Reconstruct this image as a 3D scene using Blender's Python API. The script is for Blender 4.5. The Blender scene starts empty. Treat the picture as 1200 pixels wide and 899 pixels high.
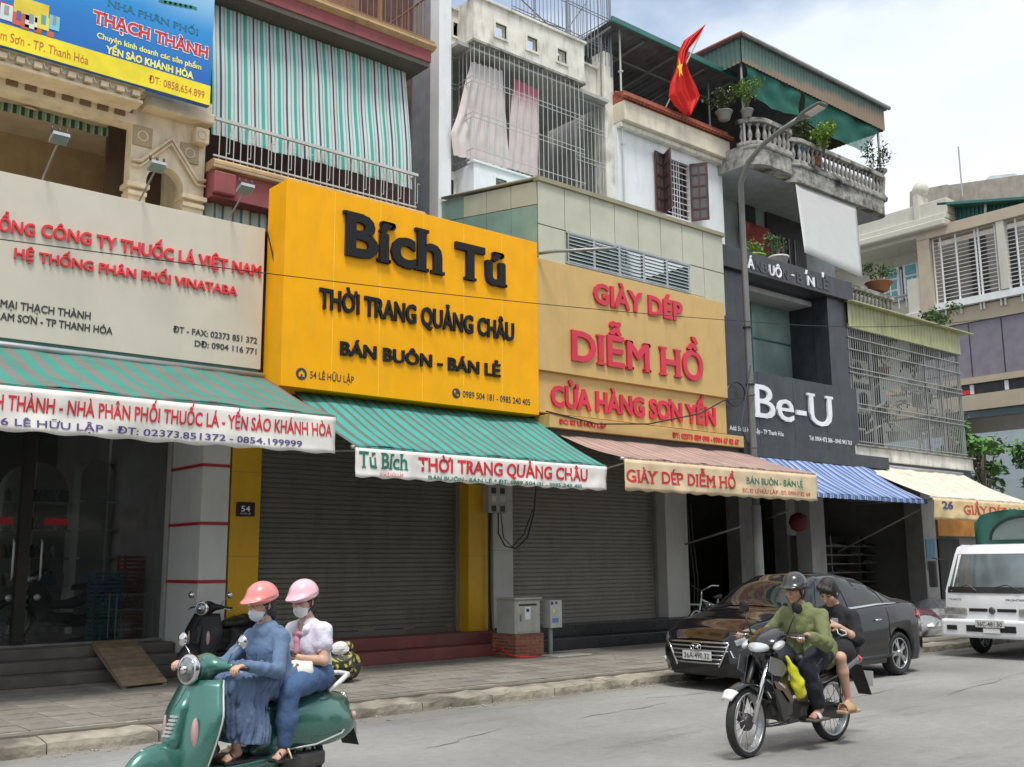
import bpy, bmesh, math, random
import numpy as np
from mathutils import Vector, Matrix, noise
random.seed(7); np.random.seed(7)
S = bpy.context.scene; COL = S.collection; D = bpy.data
R = math.radians
# ---------------------------------------------------------------- camera
F = 1217.0; PIT = math.atan(213/1217); YAW = R(49.76); ROLL = .0079; CH = 1.6
_h = Vector((math.cos(YAW), math.sin(YAW), 0)); _z = Vector((0, 0, 1)); _r = Vector((math.sin(YAW), -math.cos(YAW), 0))
FW = _h*math.cos(PIT)+_z*math.sin(PIT); _u = -_h*math.sin(PIT)+_z*math.cos(PIT)
RT = _r*math.cos(ROLL)-_u*math.sin(ROLL); UP = _r*math.sin(ROLL)+_u*math.cos(ROLL)
cam = D.cameras.new('camera'); co = D.objects.new('camera', cam); COL.objects.link(co)
cam.sensor_width = 36; cam.lens = 36*F/1200; cam.clip_end = 3000; cam.clip_start = .05
mw = Matrix.Identity(4)
for i in range(3):
    mw[i][0] = RT[i]; mw[i][1] = UP[i]; mw[i][2] = -FW[i]
mw[2][3] = CH
co.matrix_world = mw; S.camera = co
CP = Vector((0, 0, CH))
def P(u, v, Y=None, X=None, Z=None):
    "a point of the photograph taken back to a real plane of the street"
    d = FW+RT*((u-600)/F)-UP*((v-449.5)/F)
    for k, c in ((1, Y), (0, X), (2, Z)):
        if c is not None:
            return CP+d*((c-CP[k])/d[k])
# ---------------------------------------------------------------- sky and light
SUN_EL, SUN_AZ = R(66), R(212)
W = D.worlds.new('World'); S.world = W; W.use_nodes = True
n = W.node_tree; n.nodes.clear(); L = n.links.new
out = n.nodes.new('ShaderNodeOutputWorld'); bg = n.nodes.new('ShaderNodeBackground'); bg2 = n.nodes.new('ShaderNodeBackground')
sky = n.nodes.new('ShaderNodeTexSky'); sky.sky_type = 'NISHITA'; sky.sun_disc = False
sky.sun_elevation = SUN_EL; sky.sun_rotation = SUN_AZ; sky.air_density = 1.3; sky.dust_density = 1.5
bg.inputs[1].default_value = .14; L(sky.outputs[0], bg.inputs[0])
tc = n.nodes.new('ShaderNodeTexCoord'); mp = n.nodes.new('ShaderNodeMapping'); mp.inputs['Scale'].default_value = (1, 1, 2.0); mp.inputs['Location'].default_value = (.9, 2.2, .1)
L(tc.outputs['Generated'], mp.inputs[0])
no = n.nodes.new('ShaderNodeTexNoise'); no.inputs['Scale'].default_value = 1.7; no.inputs['Detail'].default_value = 7; no.inputs['Roughness'].default_value = .52
L(mp.outputs[0], no.inputs[0])
cr = n.nodes.new('ShaderNodeValToRGB'); cr.color_ramp.elements[0].position = .37; cr.color_ramp.elements[1].position = .46; cr.color_ramp.elements[0].color = (.30, .30, .30, 1)
L(no.outputs[0], cr.inputs[0])
no2 = n.nodes.new('ShaderNodeTexNoise'); no2.inputs['Scale'].default_value = 2.6; no2.inputs['Detail'].default_value = 5; L(mp.outputs[0], no2.inputs[0])
cr2 = n.nodes.new('ShaderNodeValToRGB'); cr2.color_ramp.elements[0].position = .35; cr2.color_ramp.elements[1].position = .62
cr2.color_ramp.elements[0].color = (.76, .84, .92, 1); cr2.color_ramp.elements[1].color = (.95, .97, 1, 1); L(no2.outputs[0], cr2.inputs[0])
L(cr2.outputs[0], bg2.inputs[0]); bg2.inputs[1].default_value = .85
mx = n.nodes.new('ShaderNodeMixShader'); L(cr.outputs[0], mx.inputs[0]); L(bg.outputs[0], mx.inputs[1]); L(bg2.outputs[0], mx.inputs[2]); L(mx.outputs[0], out.inputs[0])
sl = D.lights.new('sun', 'SUN'); sl.energy = 2.3; sl.angle = R(17); sl.color = (1, .96, .9)
so = D.objects.new('sun', sl); COL.objects.link(so)
sd = Vector((math.sin(SUN_AZ)*math.cos(SUN_EL), math.cos(SUN_AZ)*math.cos(SUN_EL), math.sin(SUN_EL)))
so.rotation_euler = sd.to_track_quat('Z', 'Y').to_euler(); so.location = sd*60
S.view_settings.view_transform = 'Standard'; S.view_settings.look = 'None'; S.view_settings.exposure = .42; S.view_settings.gamma = 1
# ---------------------------------------------------------------- materials
def new_mat(name):
    m = D.materials.new(name); m.use_nodes = True; t = m.node_tree
    return m, t, t.nodes['Principled BSDF']
def M(name, rgb, rough=.6, metal=0, var=.12, vs=3, streak=0, sc=(.08, .075, .06), spot=0, bump=0, bs=60, coat=0, spec=.5, rnd=0, alpha=1, trans=0, zs=.35):
    m, t, b = new_mat(name); N = t.nodes.new; K = t.links.new
    tc = N('ShaderNodeTexCoord')
    def noi(scale, det=4, mapscale=None):
        x = N('ShaderNodeTexNoise'); x.inputs['Scale'].default_value = scale; x.inputs['Detail'].default_value = det
        if mapscale:
            q = N('ShaderNodeMapping'); q.inputs['Scale'].default_value = mapscale; K(tc.outputs['Object'], q.inputs[0]); K(q.outputs[0], x.inputs[0])
        else: K(tc.outputs['Object'], x.inputs[0])
        return x.outputs[0]
    def mix(f, a, bb):
        x = N('ShaderNodeMix'); x.data_type = 'RGBA'
        (K(f, x.inputs[0]) if not isinstance(f, float) else setattr(x.inputs[0], 'default_value', f))
        for i, c in ((6, a), (7, bb)):
            if isinstance(c, tuple): x.inputs[i].default_value = (*c, 1)
            else: K(c, x.inputs[i])
        return x.outputs[2]
    def ramp(f, lo, hi):
        x = N('ShaderNodeMapRange'); x.inputs[1].default_value = lo; x.inputs[2].default_value = hi; K(f, x.inputs[0]); return x.outputs[0]
    c = mix(ramp(noi(vs), .3, .7), tuple(max(0, x*(1-var)) for x in rgb), tuple(min(1, x*(1+var)) for x in rgb))
    if streak: 
        f = ramp(noi(4, 6, (1.6, 1.6, zs)), .50, .80); g = N('ShaderNodeMath'); g.operation = 'MULTIPLY'; g.inputs[1].default_value = streak; K(f, g.inputs[0]); c = mix(g.outputs[0], c, sc)
    if spot:
        f = ramp(noi(1.3, 8), .52, .66); g = N('ShaderNodeMath'); g.operation = 'MULTIPLY'; g.inputs[1].default_value = spot; K(f, g.inputs[0]); c = mix(g.outputs[0], c, sc)
    if rnd:
        oi = N('ShaderNodeObjectInfo'); f = N('ShaderNodeMapRange'); f.inputs[3].default_value = 1-rnd; f.inputs[4].default_value = 1+rnd; K(oi.outputs['Random'], f.inputs[0])
        v = N('ShaderNodeVectorMath'); v.operation = 'SCALE'; K(c, v.inputs[0]); K(f.outputs[0], v.inputs['Scale']); c = v.outputs[0]
    K(c, b.inputs['Base Color']); b.inputs['Metallic'].default_value = metal
    r = ramp(noi(vs*4), .25, .75); q = N('ShaderNodeMapRange'); q.inputs[3].default_value = max(.03, rough*.85); q.inputs[4].default_value = min(1, rough*1.15); K(r, q.inputs[0]); K(q.outputs[0], b.inputs['Roughness'])
    b.inputs['Specular IOR Level'].default_value = spec; b.inputs['Coat Weight'].default_value = coat; b.inputs['Coat Roughness'].default_value = .05
    b.inputs['Alpha'].default_value = alpha; b.inputs['Transmission Weight'].default_value = trans
    if bump:
        x = N('ShaderNodeBump'); x.inputs['Strength'].default_value = bump; x.inputs['Distance'].default_value = .02; K(noi(bs, 5), x.inputs['Height']); K(x.outputs[0], b.inputs['Normal'])
    return m
def stripes(name, period, stops, axis='X', rough=.7, dirt=.25, off=0., trans=0, dirtc=(.12, .12, .10), bump=.15):
    "a woven stripe: constant colour ramp over one period along an object axis"
    m, t, b = new_mat(name); N = t.nodes.new; K = t.links.new
    tc = N('ShaderNodeTexCoord'); sp = N('ShaderNodeSeparateXYZ'); K(tc.outputs['Object'], sp.inputs[0])
    a = N('ShaderNodeMath'); a.operation = 'MULTIPLY_ADD'; a.inputs[1].default_value = 1/period; a.inputs[2].default_value = off; K(sp.outputs[axis], a.inputs[0])
    f = N('ShaderNodeMath'); f.operation = 'FRACT'; K(a.outputs[0], f.inputs[0])
    r = N('ShaderNodeValToRGB'); r.color_ramp.interpolation = 'CONSTANT'; e = r.color_ramp.elements
    e[0].position = 0; e[0].color = (*stops[0][1], 1); e[1].position = stops[1][0]; e[1].color = (*stops[1][1], 1)
    for p, c in stops[2:]: x = e.new(p); x.color = (*c, 1)
    K(f.outputs[0], r.inputs[0])
    no = N('ShaderNodeTexNoise'); no.inputs['Scale'].default_value = 2.2; no.inputs['Detail'].default_value = 7; K(tc.outputs['Object'], no.inputs[0])
    q = N('ShaderNodeMapRange'); q.inputs[1].default_value = .42; q.inputs[2].default_value = .72; q.inputs[4].default_value = dirt; K(no.outputs[0], q.inputs[0])
    x = N('ShaderNodeMix'); x.data_type = 'RGBA'; K(q.outputs[0], x.inputs[0]); K(r.outputs[0], x.inputs[6]); x.inputs[7].default_value = (*dirtc, 1); K(x.outputs[2], b.inputs['Base Color'])
    b.inputs['Roughness'].default_value = rough
    if trans:
        tr = N('ShaderNodeBsdfTranslucent'); K(x.outputs[2], tr.inputs[0]); ms = N('ShaderNodeMixShader'); ms.inputs[0].default_value = trans
        K(b.outputs[0], ms.inputs[1]); K(tr.outputs[0], ms.inputs[2]); K(ms.outputs[0], t.nodes['Material Output'].inputs[0])
    bp = N('ShaderNodeBump'); bp.inputs['Strength'].default_value = bump; bp.inputs['Distance'].default_value = .03; K(no.outputs[0], bp.inputs['Height']); K(bp.outputs[0], b.inputs['Normal'])
    return m
# ---------------------------------------------------------------- object tree helpers
def tag(o, label=None, cat=None, group=None, kind=None):
    if label: o['label'] = label
    if cat: o['category'] = cat
    if group: o['group'] = group
    if kind: o['kind'] = kind
    return o
LOC = {}
def thing(name, label, cat, loc=(0, 0, 0), group=None, rz=0):
    o = D.objects.new(name, None); o.empty_display_size = .2; COL.objects.link(o); o.location = loc; o.rotation_euler = (0, 0, rz)
    tag(o, label, cat, group); o['_k'] = 1; LOC[o] = Vector(loc) if not rz else Vector((0, 0, 0)); return o
def link(name, me, parent=None, loc=None, rot=(0, 0, 0), scale=(1, 1, 1)):
    "loc None: the mesh is in world coordinates (or in the frame of a turned thing)"
    o = D.objects.new(name, me); COL.objects.link(o)
    p = Vector(loc) if loc is not None else Vector((0, 0, 0))
    if parent is not None:
        o.parent = parent
        if parent in LOC: o.location = p-LOC[parent]
        elif parent.parent in LOC or parent.parent is None: o.location = p
    else: o.location = p
    o.rotation_euler = rot; o.scale = scale
    return o
class MB:
    def __init__(s): s.v = []; s.f = []; s.sm = []
    def add(s, vs, fs, sm=False):
        b = len(s.v); s.v += [tuple(p) for p in vs]; s.f += [tuple(i+b for i in f) for f in fs]; s.sm += [sm]*len(fs); return s
    def box(s, a, b, m=None):
        (x0, y0, z0), (x1, y1, z1) = a, b
        vs = [Vector(p) for p in ((x0, y0, z0), (x1, y0, z0), (x1, y1, z0), (x0, y1, z0), (x0, y0, z1), (x1, y0, z1), (x1, y1, z1), (x0, y1, z1))]
        if m: vs = [m@p for p in vs]
        return s.add(vs, [(0, 3, 2, 1), (4, 5, 6, 7), (0, 1, 5, 4), (1, 2, 6, 5), (2, 3, 7, 6), (3, 0, 4, 7)])
    def prism(s, pts, d):
        "polygon pts (3D, planar) extruded by vector d"
        k = len(pts); d = Vector(d); vs = [Vector(p) for p in pts]+[Vector(p)+d for p in pts]
        return s.add(vs, [tuple(range(k))[::-1], tuple(range(k, 2*k))]+[(i, (i+1) % k, k+(i+1) % k, k+i) for i in range(k)])
    def quad(s, a, b, c, d): return s.add([a, b, c, d], [(0, 1, 2, 3)])
    def tube(s, pts, r, n=6, r2=None, cap=True):
        pts = [Vector(p) for p in pts]; k = len(pts); vs = []; fs = []; pu = None
        for i, p in enumerate(pts):
            t = (pts[min(i+1, k-1)]-pts[max(i-1, 0)]).normalized()
            if pu is None: a = Vector((0, 0, 1)) if abs(t.z) < .9 else Vector((1, 0, 0)); pu = (a-t*a.dot(t)).normalized()
            else: pu = (pu-t*pu.dot(t)).normalized()
            w = t.cross(pu); rr = r if r2 is None else r+(r2-r)*i/(k-1)
            if isinstance(r, (list, tuple)): rr = r[i]
            for j in range(n):
                a = 2*math.pi*j/n; vs.append(p+(pu*math.cos(a)+w*math.sin(a))*rr)
        for i in range(k-1):
            for j in range(n): a = i*n+j; b = i*n+(j+1) % n; fs.append((a, b, b+n, a+n))
        if cap: fs += [tuple(range(n))[::-1], tuple(range((k-1)*n, k*n))]
        return s.add(vs, fs, n > 5)
    def lathe(s, prof, n=12, c=(0, 0, 0), m=None):
        "prof: (r, z) from bottom to top round the z axis"
        vs = []; fs = []; k = len(prof); c = Vector(c)
        for r, z in prof:
            for j in range(n):
                a = 2*math.pi*j/n; p = Vector((r*math.cos(a), r*math.sin(a), z)); vs.append((m@p if m else p)+c)
        for i in range(k-1):
            for j in range(n): a = i*n+j; b = i*n+(j+1) % n; fs.append((a, b, b+n, a+n))
        fs += [tuple(range(n))[::-1], tuple(range((k-1)*n, k*n))]
        return s.add(vs, fs, True)
    def grid(s, rows, close=False, smooth=True):
        h = len(rows); w = len(rows[0]); vs = [p for r in rows for p in r]; fs = []
        for i in range(h-1):
            for j in range(w if close else w-1): fs.append((i*w+j, i*w+(j+1) % w, (i+1)*w+(j+1) % w, (i+1)*w+j))
        return s.add(vs, fs, smooth)
    def mesh(s, name, mat):
        me = D.meshes.new(name); me.from_pydata([tuple(p) for p in s.v], [], s.f)
        me.polygons.foreach_set('use_smooth', s.sm); me.materials.append(mat); me.update(); return me
    def build(s, name, mat, parent=None, bevel=0, thick=0, kind=None, sub=0, **k):
        o = link(name, s.mesh(name, mat), parent, **k)
        if thick: q = o.modifiers.new('s', 'SOLIDIFY'); q.thickness = thick; q.offset = 0
        if bevel: q = o.modifiers.new('b', 'BEVEL'); q.width = bevel; q.segments = 2; q.limit_method = 'ANGLE'; q.harden_normals = False
        if sub: q = o.modifiers.new('u', 'SUBSURF'); q.levels = sub; q.render_levels = sub
        if kind: o['kind'] = kind
        return o
def box(name, a, b, mat, parent=None, bevel=0, kind=None): return MB().box(a, b).build(name, mat, parent, bevel=bevel, kind=kind)
_shared = {}
def bar(name, a, b, r, mat, parent, n=6):
    "a straight round bar that shares one unit mesh per material"
    key = (name, mat.name, n)
    if key not in _shared: _shared[key] = MB().tube([(0, 0, 0), (0, 0, 1)], 1, n).mesh(name, mat)
    a = Vector(a); b = Vector(b); d = b-a
    o = link(name, _shared[key], parent, loc=a, scale=(r, r, d.length)); o.rotation_euler = d.to_track_quat('Z', 'Y').to_euler(); return o
def sbox(name, a, b, mat, parent, rot=(0, 0, 0)):
    "a box that shares one unit mesh per material"
    key = (name, mat.name, 'b')
    if key not in _shared: _shared[key] = MB().box((0, 0, 0), (1, 1, 1)).mesh(name, mat)
    return link(name, _shared[key], parent, loc=a, scale=[b[i]-a[i] for i in range(3)], rot=rot)
# ---------------------------------------------------------------- lettering
_g = {}
HORN = {'Ơ': 'O', 'Ờ': 'Ò', 'Ở': 'Ỏ', 'Ớ': 'Ó', 'ơ': 'o', 'ờ': 'ò', 'ở': 'ỏ', 'ớ': 'ó'}
def glyphs(chars, off):
    chars = set(chars); hz = [c for c in chars if c in HORN and (c, off) not in _g]
    if hz:
        glyphs({HORN[c] for c in hz}, off)
        for c in hz:
            g = _g[(HORN[c], off)]; up = c.isupper(); rd_ = [v for v in g[0] if v[1] < (.7 if up else .52)]; xm = max(v[0] for v in rd_); t_ = .70 if up else .52; o_ = off
            n_ = len(g[0]); hv = [(xm-.16-o_*.3, t_-.13-o_), (xm-.03+o_*.5, t_-.12-o_), (xm+.075+o_, t_-.03), (xm+.085+o_, t_+.08+o_), (xm-.005, t_+.08+o_), (xm-.01, t_+.02), (xm-.08, t_-.05+o_*.5)]
            hv = [(x, y) for x, y in hv]; g2 = [list(g[0])+hv, list(g[1])+[tuple(range(n_, n_+7))], g[2]+.05]
            _g[(c, off)] = g2+([n_//8] if len(g) > 3 else [])
    objs = []
    for ch in chars:
        if (ch, off) in _g: continue
        for k, body in ((0, ch), (1, 'H'+ch+'H')):
            c = D.curves.new('t', 'FONT'); c.body = body; c.resolution_u = 3; c.offset = off
            o = D.objects.new('t', c); COL.objects.link(o); objs.append((ch, k, o))
    if not objs: return
    c = D.curves.new('t', 'FONT'); c.body = 'HH'; c.offset = off; h = D.objects.new('t', c); COL.objects.link(h)
    bpy.context.view_layer.update(); dg = bpy.context.evaluated_depsgraph_get()
    hw = h.evaluated_get(dg).dimensions.x; tmp = {}
    for ch, k, o in objs:
        e = o.evaluated_get(dg)
        if k: tmp[ch] = e.dimensions.x-hw
        else:
            me = D.meshes.new_from_object(e); vs = [(v.co.x, v.co.y) for v in me.vertices]; fs = [tuple(p.vertices) for p in me.polygons]
            _g[(ch, off)] = [vs, fs, 0]; D.meshes.remove(me)
    if off:
        glyphs(chars, 0.0)
        area = lambda g_: sum(abs(sum(g_[0][f[i]][0]*g_[0][f[(i+1) % len(f)]][1]-g_[0][f[(i+1) % len(f)]][0]*g_[0][f[i]][1] for i in range(len(f))))/2 for f in g_[1])
        for ch, k, o in objs:
            if k: continue
            g1, g0 = _g[(ch, off)], _g[(ch, 0.0)]; xs = [v[0] for v in g0[0]]
            r = sum(math.hypot(g0[0][f[i]][0]-g0[0][f[(i+1) % len(f)]][0], g0[0][f[i]][1]-g0[0][f[(i+1) % len(f)]][1]) for f in g0[1] for i in range(len(f)))
            if ord(ch) > 127 or area(g1) < area(g0)*1.04 or ch in 'MmNWwĐđƠơỜờỞởỚớÔôỒồỐốỔổƯưỮữỬửÒòỌọỖỗ':
                vs, fs = [], []
                for q in range(8):
                    dx, dy = off*math.cos(q*math.pi/4), off*math.sin(q*math.pi/4); b_ = len(vs); vs += [(x+dx, y+dy) for x, y in g0[0]]; fs += [tuple(i+b_ for i in f) for f in g0[1]]
                _g[(ch, off)] = [vs, fs, 0, len(g0[0])]
    for ch, k, o in objs:
        _g[(ch, off)][2] = tmp[ch]
        cu = o.data
        D.objects.remove(o)
        if k == 0: D.curves.remove(cu)
    D.objects.remove(h)
def solid(vs, fs, d):
    "flat glyph -> closed slab of depth d along +y (front at y=-d)"
    cnt = {}
    for f in fs:
        for i in range(len(f)): e = (f[i], f[(i+1) % len(f)]); cnt[e] = 1
    bd = [e for e in cnt if (e[1], e[0]) not in cnt]; k = len(vs)
    V = [(x, -d, y) for x, y in vs]; Fc = [tuple(f) for f in fs]
    if d > .004: V += [(x, 0, y) for x, y in vs]; Fc += [(a, a+k, b+k, b) for a, b in bd]
    return V, Fc, bd
def serifs(vs, bd, off):
    bars = []
    for a, b in bd:
        (x0, y0), (x1, y1) = vs[a], vs[b]
        if abs(y0-y1) < .006 and .05 < abs(x1-x0) < .26:
            lo, hi = min(x0, x1), max(x0, x1)
            if abs(y0+off) < .03 : bars.append((lo-.045, hi+.045, y0, y0+.055))
            elif .40 < y0 < .62+.2 and abs(y0-.69) < .06: bars.append((lo-.045, hi+.045, y0-.055, y0))
    return bars
def text(parent, s, a, b, top, Y, mat, d=.003, off=.0, serif=False, per=False, name='lettering', frame=None):
    """writing on a wall plane: a, b = ends of the baseline in the photograph, top = height of the capitals there; stands on plane Y, d thick"""
    if frame is None:
        A = P(*a, Y=Y); B = P(*b, Y=Y); T = P(a[0], top, Y=Y); cap = T.z-A.z; W = B.x-A.x; org = Vector((A.x, Y, A.z)); rise = (B.z-A.z)
        if abs(rise) < .15*W*.2 or True: org.z = (A.z+B.z)/2; rise = 0
        mt = lambda x, y, z: (org.x+x, org.y+y, org.z+z)
    else:
        org, ex, ez, W, cap = frame; org = Vector(org); ex = Vector(ex); ez = Vector(ez); ny = ez.cross(ex)
        mt = lambda x, y, z: tuple(org+ex*x+ez*z+ny*y)
    glyphs(set(s.replace(' ', '')), off); glyphs(['i'], off)
    if (' ', off) not in _g: _g[(' ', off)] = [[], [], .28]
    adv = [_g[(c, off)][2] for c in s]; xs = [0]
    for q in adv: xs.append(xs[-1]+q*(1.0))
    lastv = _g[(s[-1], off)][0]; firstv = _g[(s[0], off)][0]
    x0 = min(v[0] for v in firstv); x1 = xs[-2]+max(v[0] for v in lastv)
    sx = W/(x1-x0); sz = cap/(.729+off)
    mb = MB()
    for i, c in enumerate(s):
        vs, fs = _g[(c, off)][:2]; nb_ = (_g[(c, off)]+[0])[3] if len(_g[(c, off)]) > 3 else 0
        if not vs: continue
        V, Fc, bd = solid(vs, fs, d)
        if nb_: V = [(x, y-.0004*min(9, (j % len(vs))//nb_) if y < -1e-6 else y, z) for j, (x, y, z) in enumerate(V)]
        q = mb if not per else MB()
        q.add([mt((xs[i]+x-x0)*sx, y, z*sz) for x, y, z in V], Fc)
        if serif:
            for lo, hi, ya, yb in serifs(vs, bd, off):
                pts = [(lo, ya), (hi, ya), (hi, yb), (lo, yb)]
                V = [(x, -d-.0015, y) for x, y in pts]+[(x, 0, y) for x, y in pts]
                q.add([mt((xs[i]+x-x0)*sx, y, z*sz) for x, y, z in V], [(0, 1, 2, 3), (0, 4, 5, 1), (1, 5, 6, 2), (2, 6, 7, 3), (3, 7, 4, 0)])
        if per: q.build('letter', mat, parent)
    if not per: return mb.build(name, mat, parent)
# ================================================================ MATERIALS
cream = M('cream_stucco', (.78, .68, .50), .7, streak=.35, sc=(.2, .16, .1), bump=.2)
cream2 = M('cream_trim', (.74, .62, .44), .6, streak=.3, sc=(.2, .16, .1))
whitew = M('white_wall', (.78, .80, .82), .7, var=.04, streak=.22, sc=(.35, .36, .36), bump=.1)
oldwhite = M('old_white_wall', (.74, .71, .63), .75, streak=.6, spot=.35, sc=(.16, .15, .13), bump=.3, zs=.5)
mould = M('mouldy_concrete', (.34, .33, .30), .85, var=.35, streak=1, spot=1, sc=(.022, .022, .02), bump=.5, zs=1.1, vs=7)
greyw = M('grey_blue_wall', (.30, .32, .35), .8, streak=.3, sc=(.15, .16, .18), bump=.2)
greypl = M('grey_plaster', (.42, .42, .40), .8, streak=.3, sc=(.14, .14, .13), bump=.2)
greyt = M('grey_tile', (.50, .50, .46), .4, var=.05, streak=.2, sc=(.2, .2, .18))
whitet = M('white_cladding', (.62, .63, .62), .35, var=.04, streak=.15, sc=(.25, .25, .22))
redp = M('red_strip', (.45, .02, .03), .4)
yel = M('yellow_panel', (.95, .43, .003), .5, var=.05, spec=.2, streak=.22, sc=(.5, .3, .05))
yelt = M('yellow_tile', (.62, .35, .01), .35, var=.06, streak=.15, sc=(.25, .15, .02))
blk = M('black_letter', (.008, .008, .009), .5, spec=.3)
blkp = M('black_panel', (.035, .038, .045), .38, var=.25, streak=.35, sc=(.10, .10, .11))
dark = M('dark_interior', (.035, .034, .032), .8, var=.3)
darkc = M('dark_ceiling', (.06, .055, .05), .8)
pinkb = M('oxblood_plaster', (.27, .07, .075), .7, streak=.4, sc=(.12, .05, .05), bump=.2)
brownm = M('brown_moulding', (.50, .34, .18), .6, streak=.5, sc=(.12, .08, .05))
steel = M('grey_steel', (.30, .30, .29), .45, .5, streak=.3, sc=(.12, .09, .06))
galv = M('galvanised_steel', (.42, .43, .43), .45, .5, var=.15)
lsteel = M('painted_light_grey_steel', (.55, .56, .54), .5, .2, streak=.4, sc=(.25, .17, .1))
rust = M('rusty_brown_bars', (.22, .12, .08), .7, .2, var=.3)
shut = M('shutter_metal', (.155, .15, .13), .5, .3, var=.08, streak=.35, sc=(.08, .075, .06))
shut2 = M('shutter_metal_lighter', (.26, .245, .21), .5, .3, var=.06, streak=.35, sc=(.12, .11, .09))
stepred = M('oxblood_step', (.20, .055, .05), .55, var=.2, spot=.4, sc=(.14, .10, .08))
stepblk = M('black_granite', (.02, .021, .024), .3, var=.3)
stepst = M('worn_stone_step', (.15, .13, .11), .75, var=.25, spot=.4, sc=(.05, .045, .04), bump=.3)
beige = M('beige_acrylic', (.62, .57, .47), .5, var=.03, streak=.12, sc=(.42, .38, .30))
gold = M('khaki_panel', (.62, .42, .165), .55, spec=.25, var=.04, streak=.25, sc=(.33, .24, .12))
redl = M('red_letter', (.75, .02, .03), .35, coat=.3)
redl2 = M('crimson_letter', (.62, .018, .05), .4, coat=.2)
whl = M('white_letter', (.85, .86, .88), .35)
ghost = M('unlit_grey_letter', (.075, .078, .085), .5)
prn_red = M('print_red', (.62, .03, .04), .6); prn_navy = M('print_navy', (.07, .06, .22), .6); prn_blk = M('print_black', (.05, .05, .05), .6)
prn_green = M('print_green', (.02, .20, .14), .6); prn_white = M('print_white', (.85, .87, .88), .6); prn_yel = M('print_yellow', (.90, .86, .20), .6); prn_or = M('print_rust', (.52, .13, .05), .6)
valw = M('valance_vinyl', (.80, .77, .72), .5, var=.04, spot=.25, sc=(.5, .45, .38))
valb = M('valance_beige_vinyl', (.72, .57, .36), .5, var=.05, spot=.25, sc=(.5, .36, .2))
glassd = M('shop_glass', (.03, .035, .035), .04, alpha=.42, spec=.4)
glassg = M('green_glass', (.22, .31, .28), .15, var=.3, vs=1.2, alpha=.93)
tile_m = M('red_roof_tile', (.33, .085, .05), .7, var=.3)
wood = M('brown_wood', (.085, .032, .03), .5, var=.25)
teal = M('teal_metal', (.05, .17, .15), .5, .2, streak=.2, sc=(.1, .1, .08))
rope = M('cable_black', (.02, .02, .02), .5)
# ================================================================ GROUND
def road_mat():
    m, t, b = new_mat('asphalt'); N = t.nodes.new; K = t.links.new
    tc = N('ShaderNodeTexCoord')
    a = N('ShaderNodeTexNoise'); a.inputs['Scale'].default_value = .35; a.inputs['Detail'].default_value = 6; K(tc.outputs['Object'], a.inputs[0])
    g = N('ShaderNodeTexNoise'); g.inputs['Scale'].default_value = 90; g.inputs['Detail'].default_value = 3; K(tc.outputs['Object'], g.inputs[0])
    mpp = N('ShaderNodeMapping'); mpp.inputs['Scale'].default_value = (.25, 1.6, 1); K(tc.outputs['Object'], mpp.inputs[0])
    s = N('ShaderNodeTexNoise'); s.inputs['Scale'].default_value = 1.3; s.inputs['Detail'].default_value = 8; s.inputs['Roughness'].default_value = .7; K(mpp.outputs[0], s.inputs[0])
    r = N('ShaderNodeValToRGB'); r.color_ramp.elements[0].color = (.225, .22, .21, 1); r.color_ramp.elements[1].color = (.32, .313, .295, 1); r.color_ramp.elements[0].position = .35; r.color_ramp.elements[1].position = .65; K(a.outputs[0], r.inputs[0])
    x = N('ShaderNodeMix'); x.data_type = 'RGBA'; x.blend_type = 'OVERLAY'; x.inputs[0].default_value = .45; K(r.outputs[0], x.inputs[6]); K(g.outputs[0], x.inputs[7])
    q = N('ShaderNodeMapRange'); q.inputs[1].default_value = .555; q.inputs[2].default_value = .66; q.inputs[4].default_value = .40; K(s.outputs[0], q.inputs[0])
    y = N('ShaderNodeMix'); y.data_type = 'RGBA'; K(q.outputs[0], y.inputs[0]); K(x.outputs[2], y.inputs[6]); y.inputs[7].default_value = (.10, .095, .085, 1)
    md = N('ShaderNodeTexNoise'); md.inputs['Scale'].default_value = 9; md.inputs['Detail'].default_value = 8; md.inputs['Roughness'].default_value = .75; K(tc.outputs['Object'], md.inputs[0]); mr = N('ShaderNodeMapRange'); mr.inputs[1].default_value = .3; mr.inputs[2].default_value = .7; mr.inputs[3].default_value = .86; mr.inputs[4].default_value = 1.12; K(md.outputs[0], mr.inputs[0]); ms_ = N('ShaderNodeVectorMath'); ms_.operation = 'SCALE'; K(y.outputs[2], ms_.inputs[0]); K(mr.outputs[0], ms_.inputs['Scale'])
    # dust near the kerb
    sp = N('ShaderNodeSeparateXYZ'); K(tc.outputs['Object'], sp.inputs[0]); d = N('ShaderNodeMapRange'); d.inputs[1].default_value = 9.2; d.inputs[2].default_value = 9.95; d.inputs[4].default_value = 1; K(sp.outputs['Y'], d.inputs[0])
    dm = N('ShaderNodeMath'); dm.operation = 'MULTIPLY'; K(d.outputs[0], dm.inputs[0]); K(s.outputs[0], dm.inputs[1])
    w = N('ShaderNodeMix'); w.data_type = 'RGBA'; K(dm.outputs[0], w.inputs[0]); K(ms_.outputs[0], w.inputs[6]); w.inputs[7].default_value = (.17, .15, .12, 1)
    K(w.outputs[2], b.inputs['Base Color']); b.inputs['Roughness'].default_value = .85; b.inputs['Specular IOR Level'].default_value = .3
    bp = N('ShaderNodeBump'); bp.inputs['Strength'].default_value = .5; bp.inputs['Distance'].default_value = .006; K(g.outputs[0], bp.inputs['Height']); K(bp.outputs[0], b.inputs['Normal'])
    return m
MB().quad((-400, -400, -.03), (900, -400, -.03), (900, 700, -.03), (-400, 700, -.03)).build('ground', M('ground', (.2, .19, .17), .9), kind='structure')
asph = road_mat()
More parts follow.
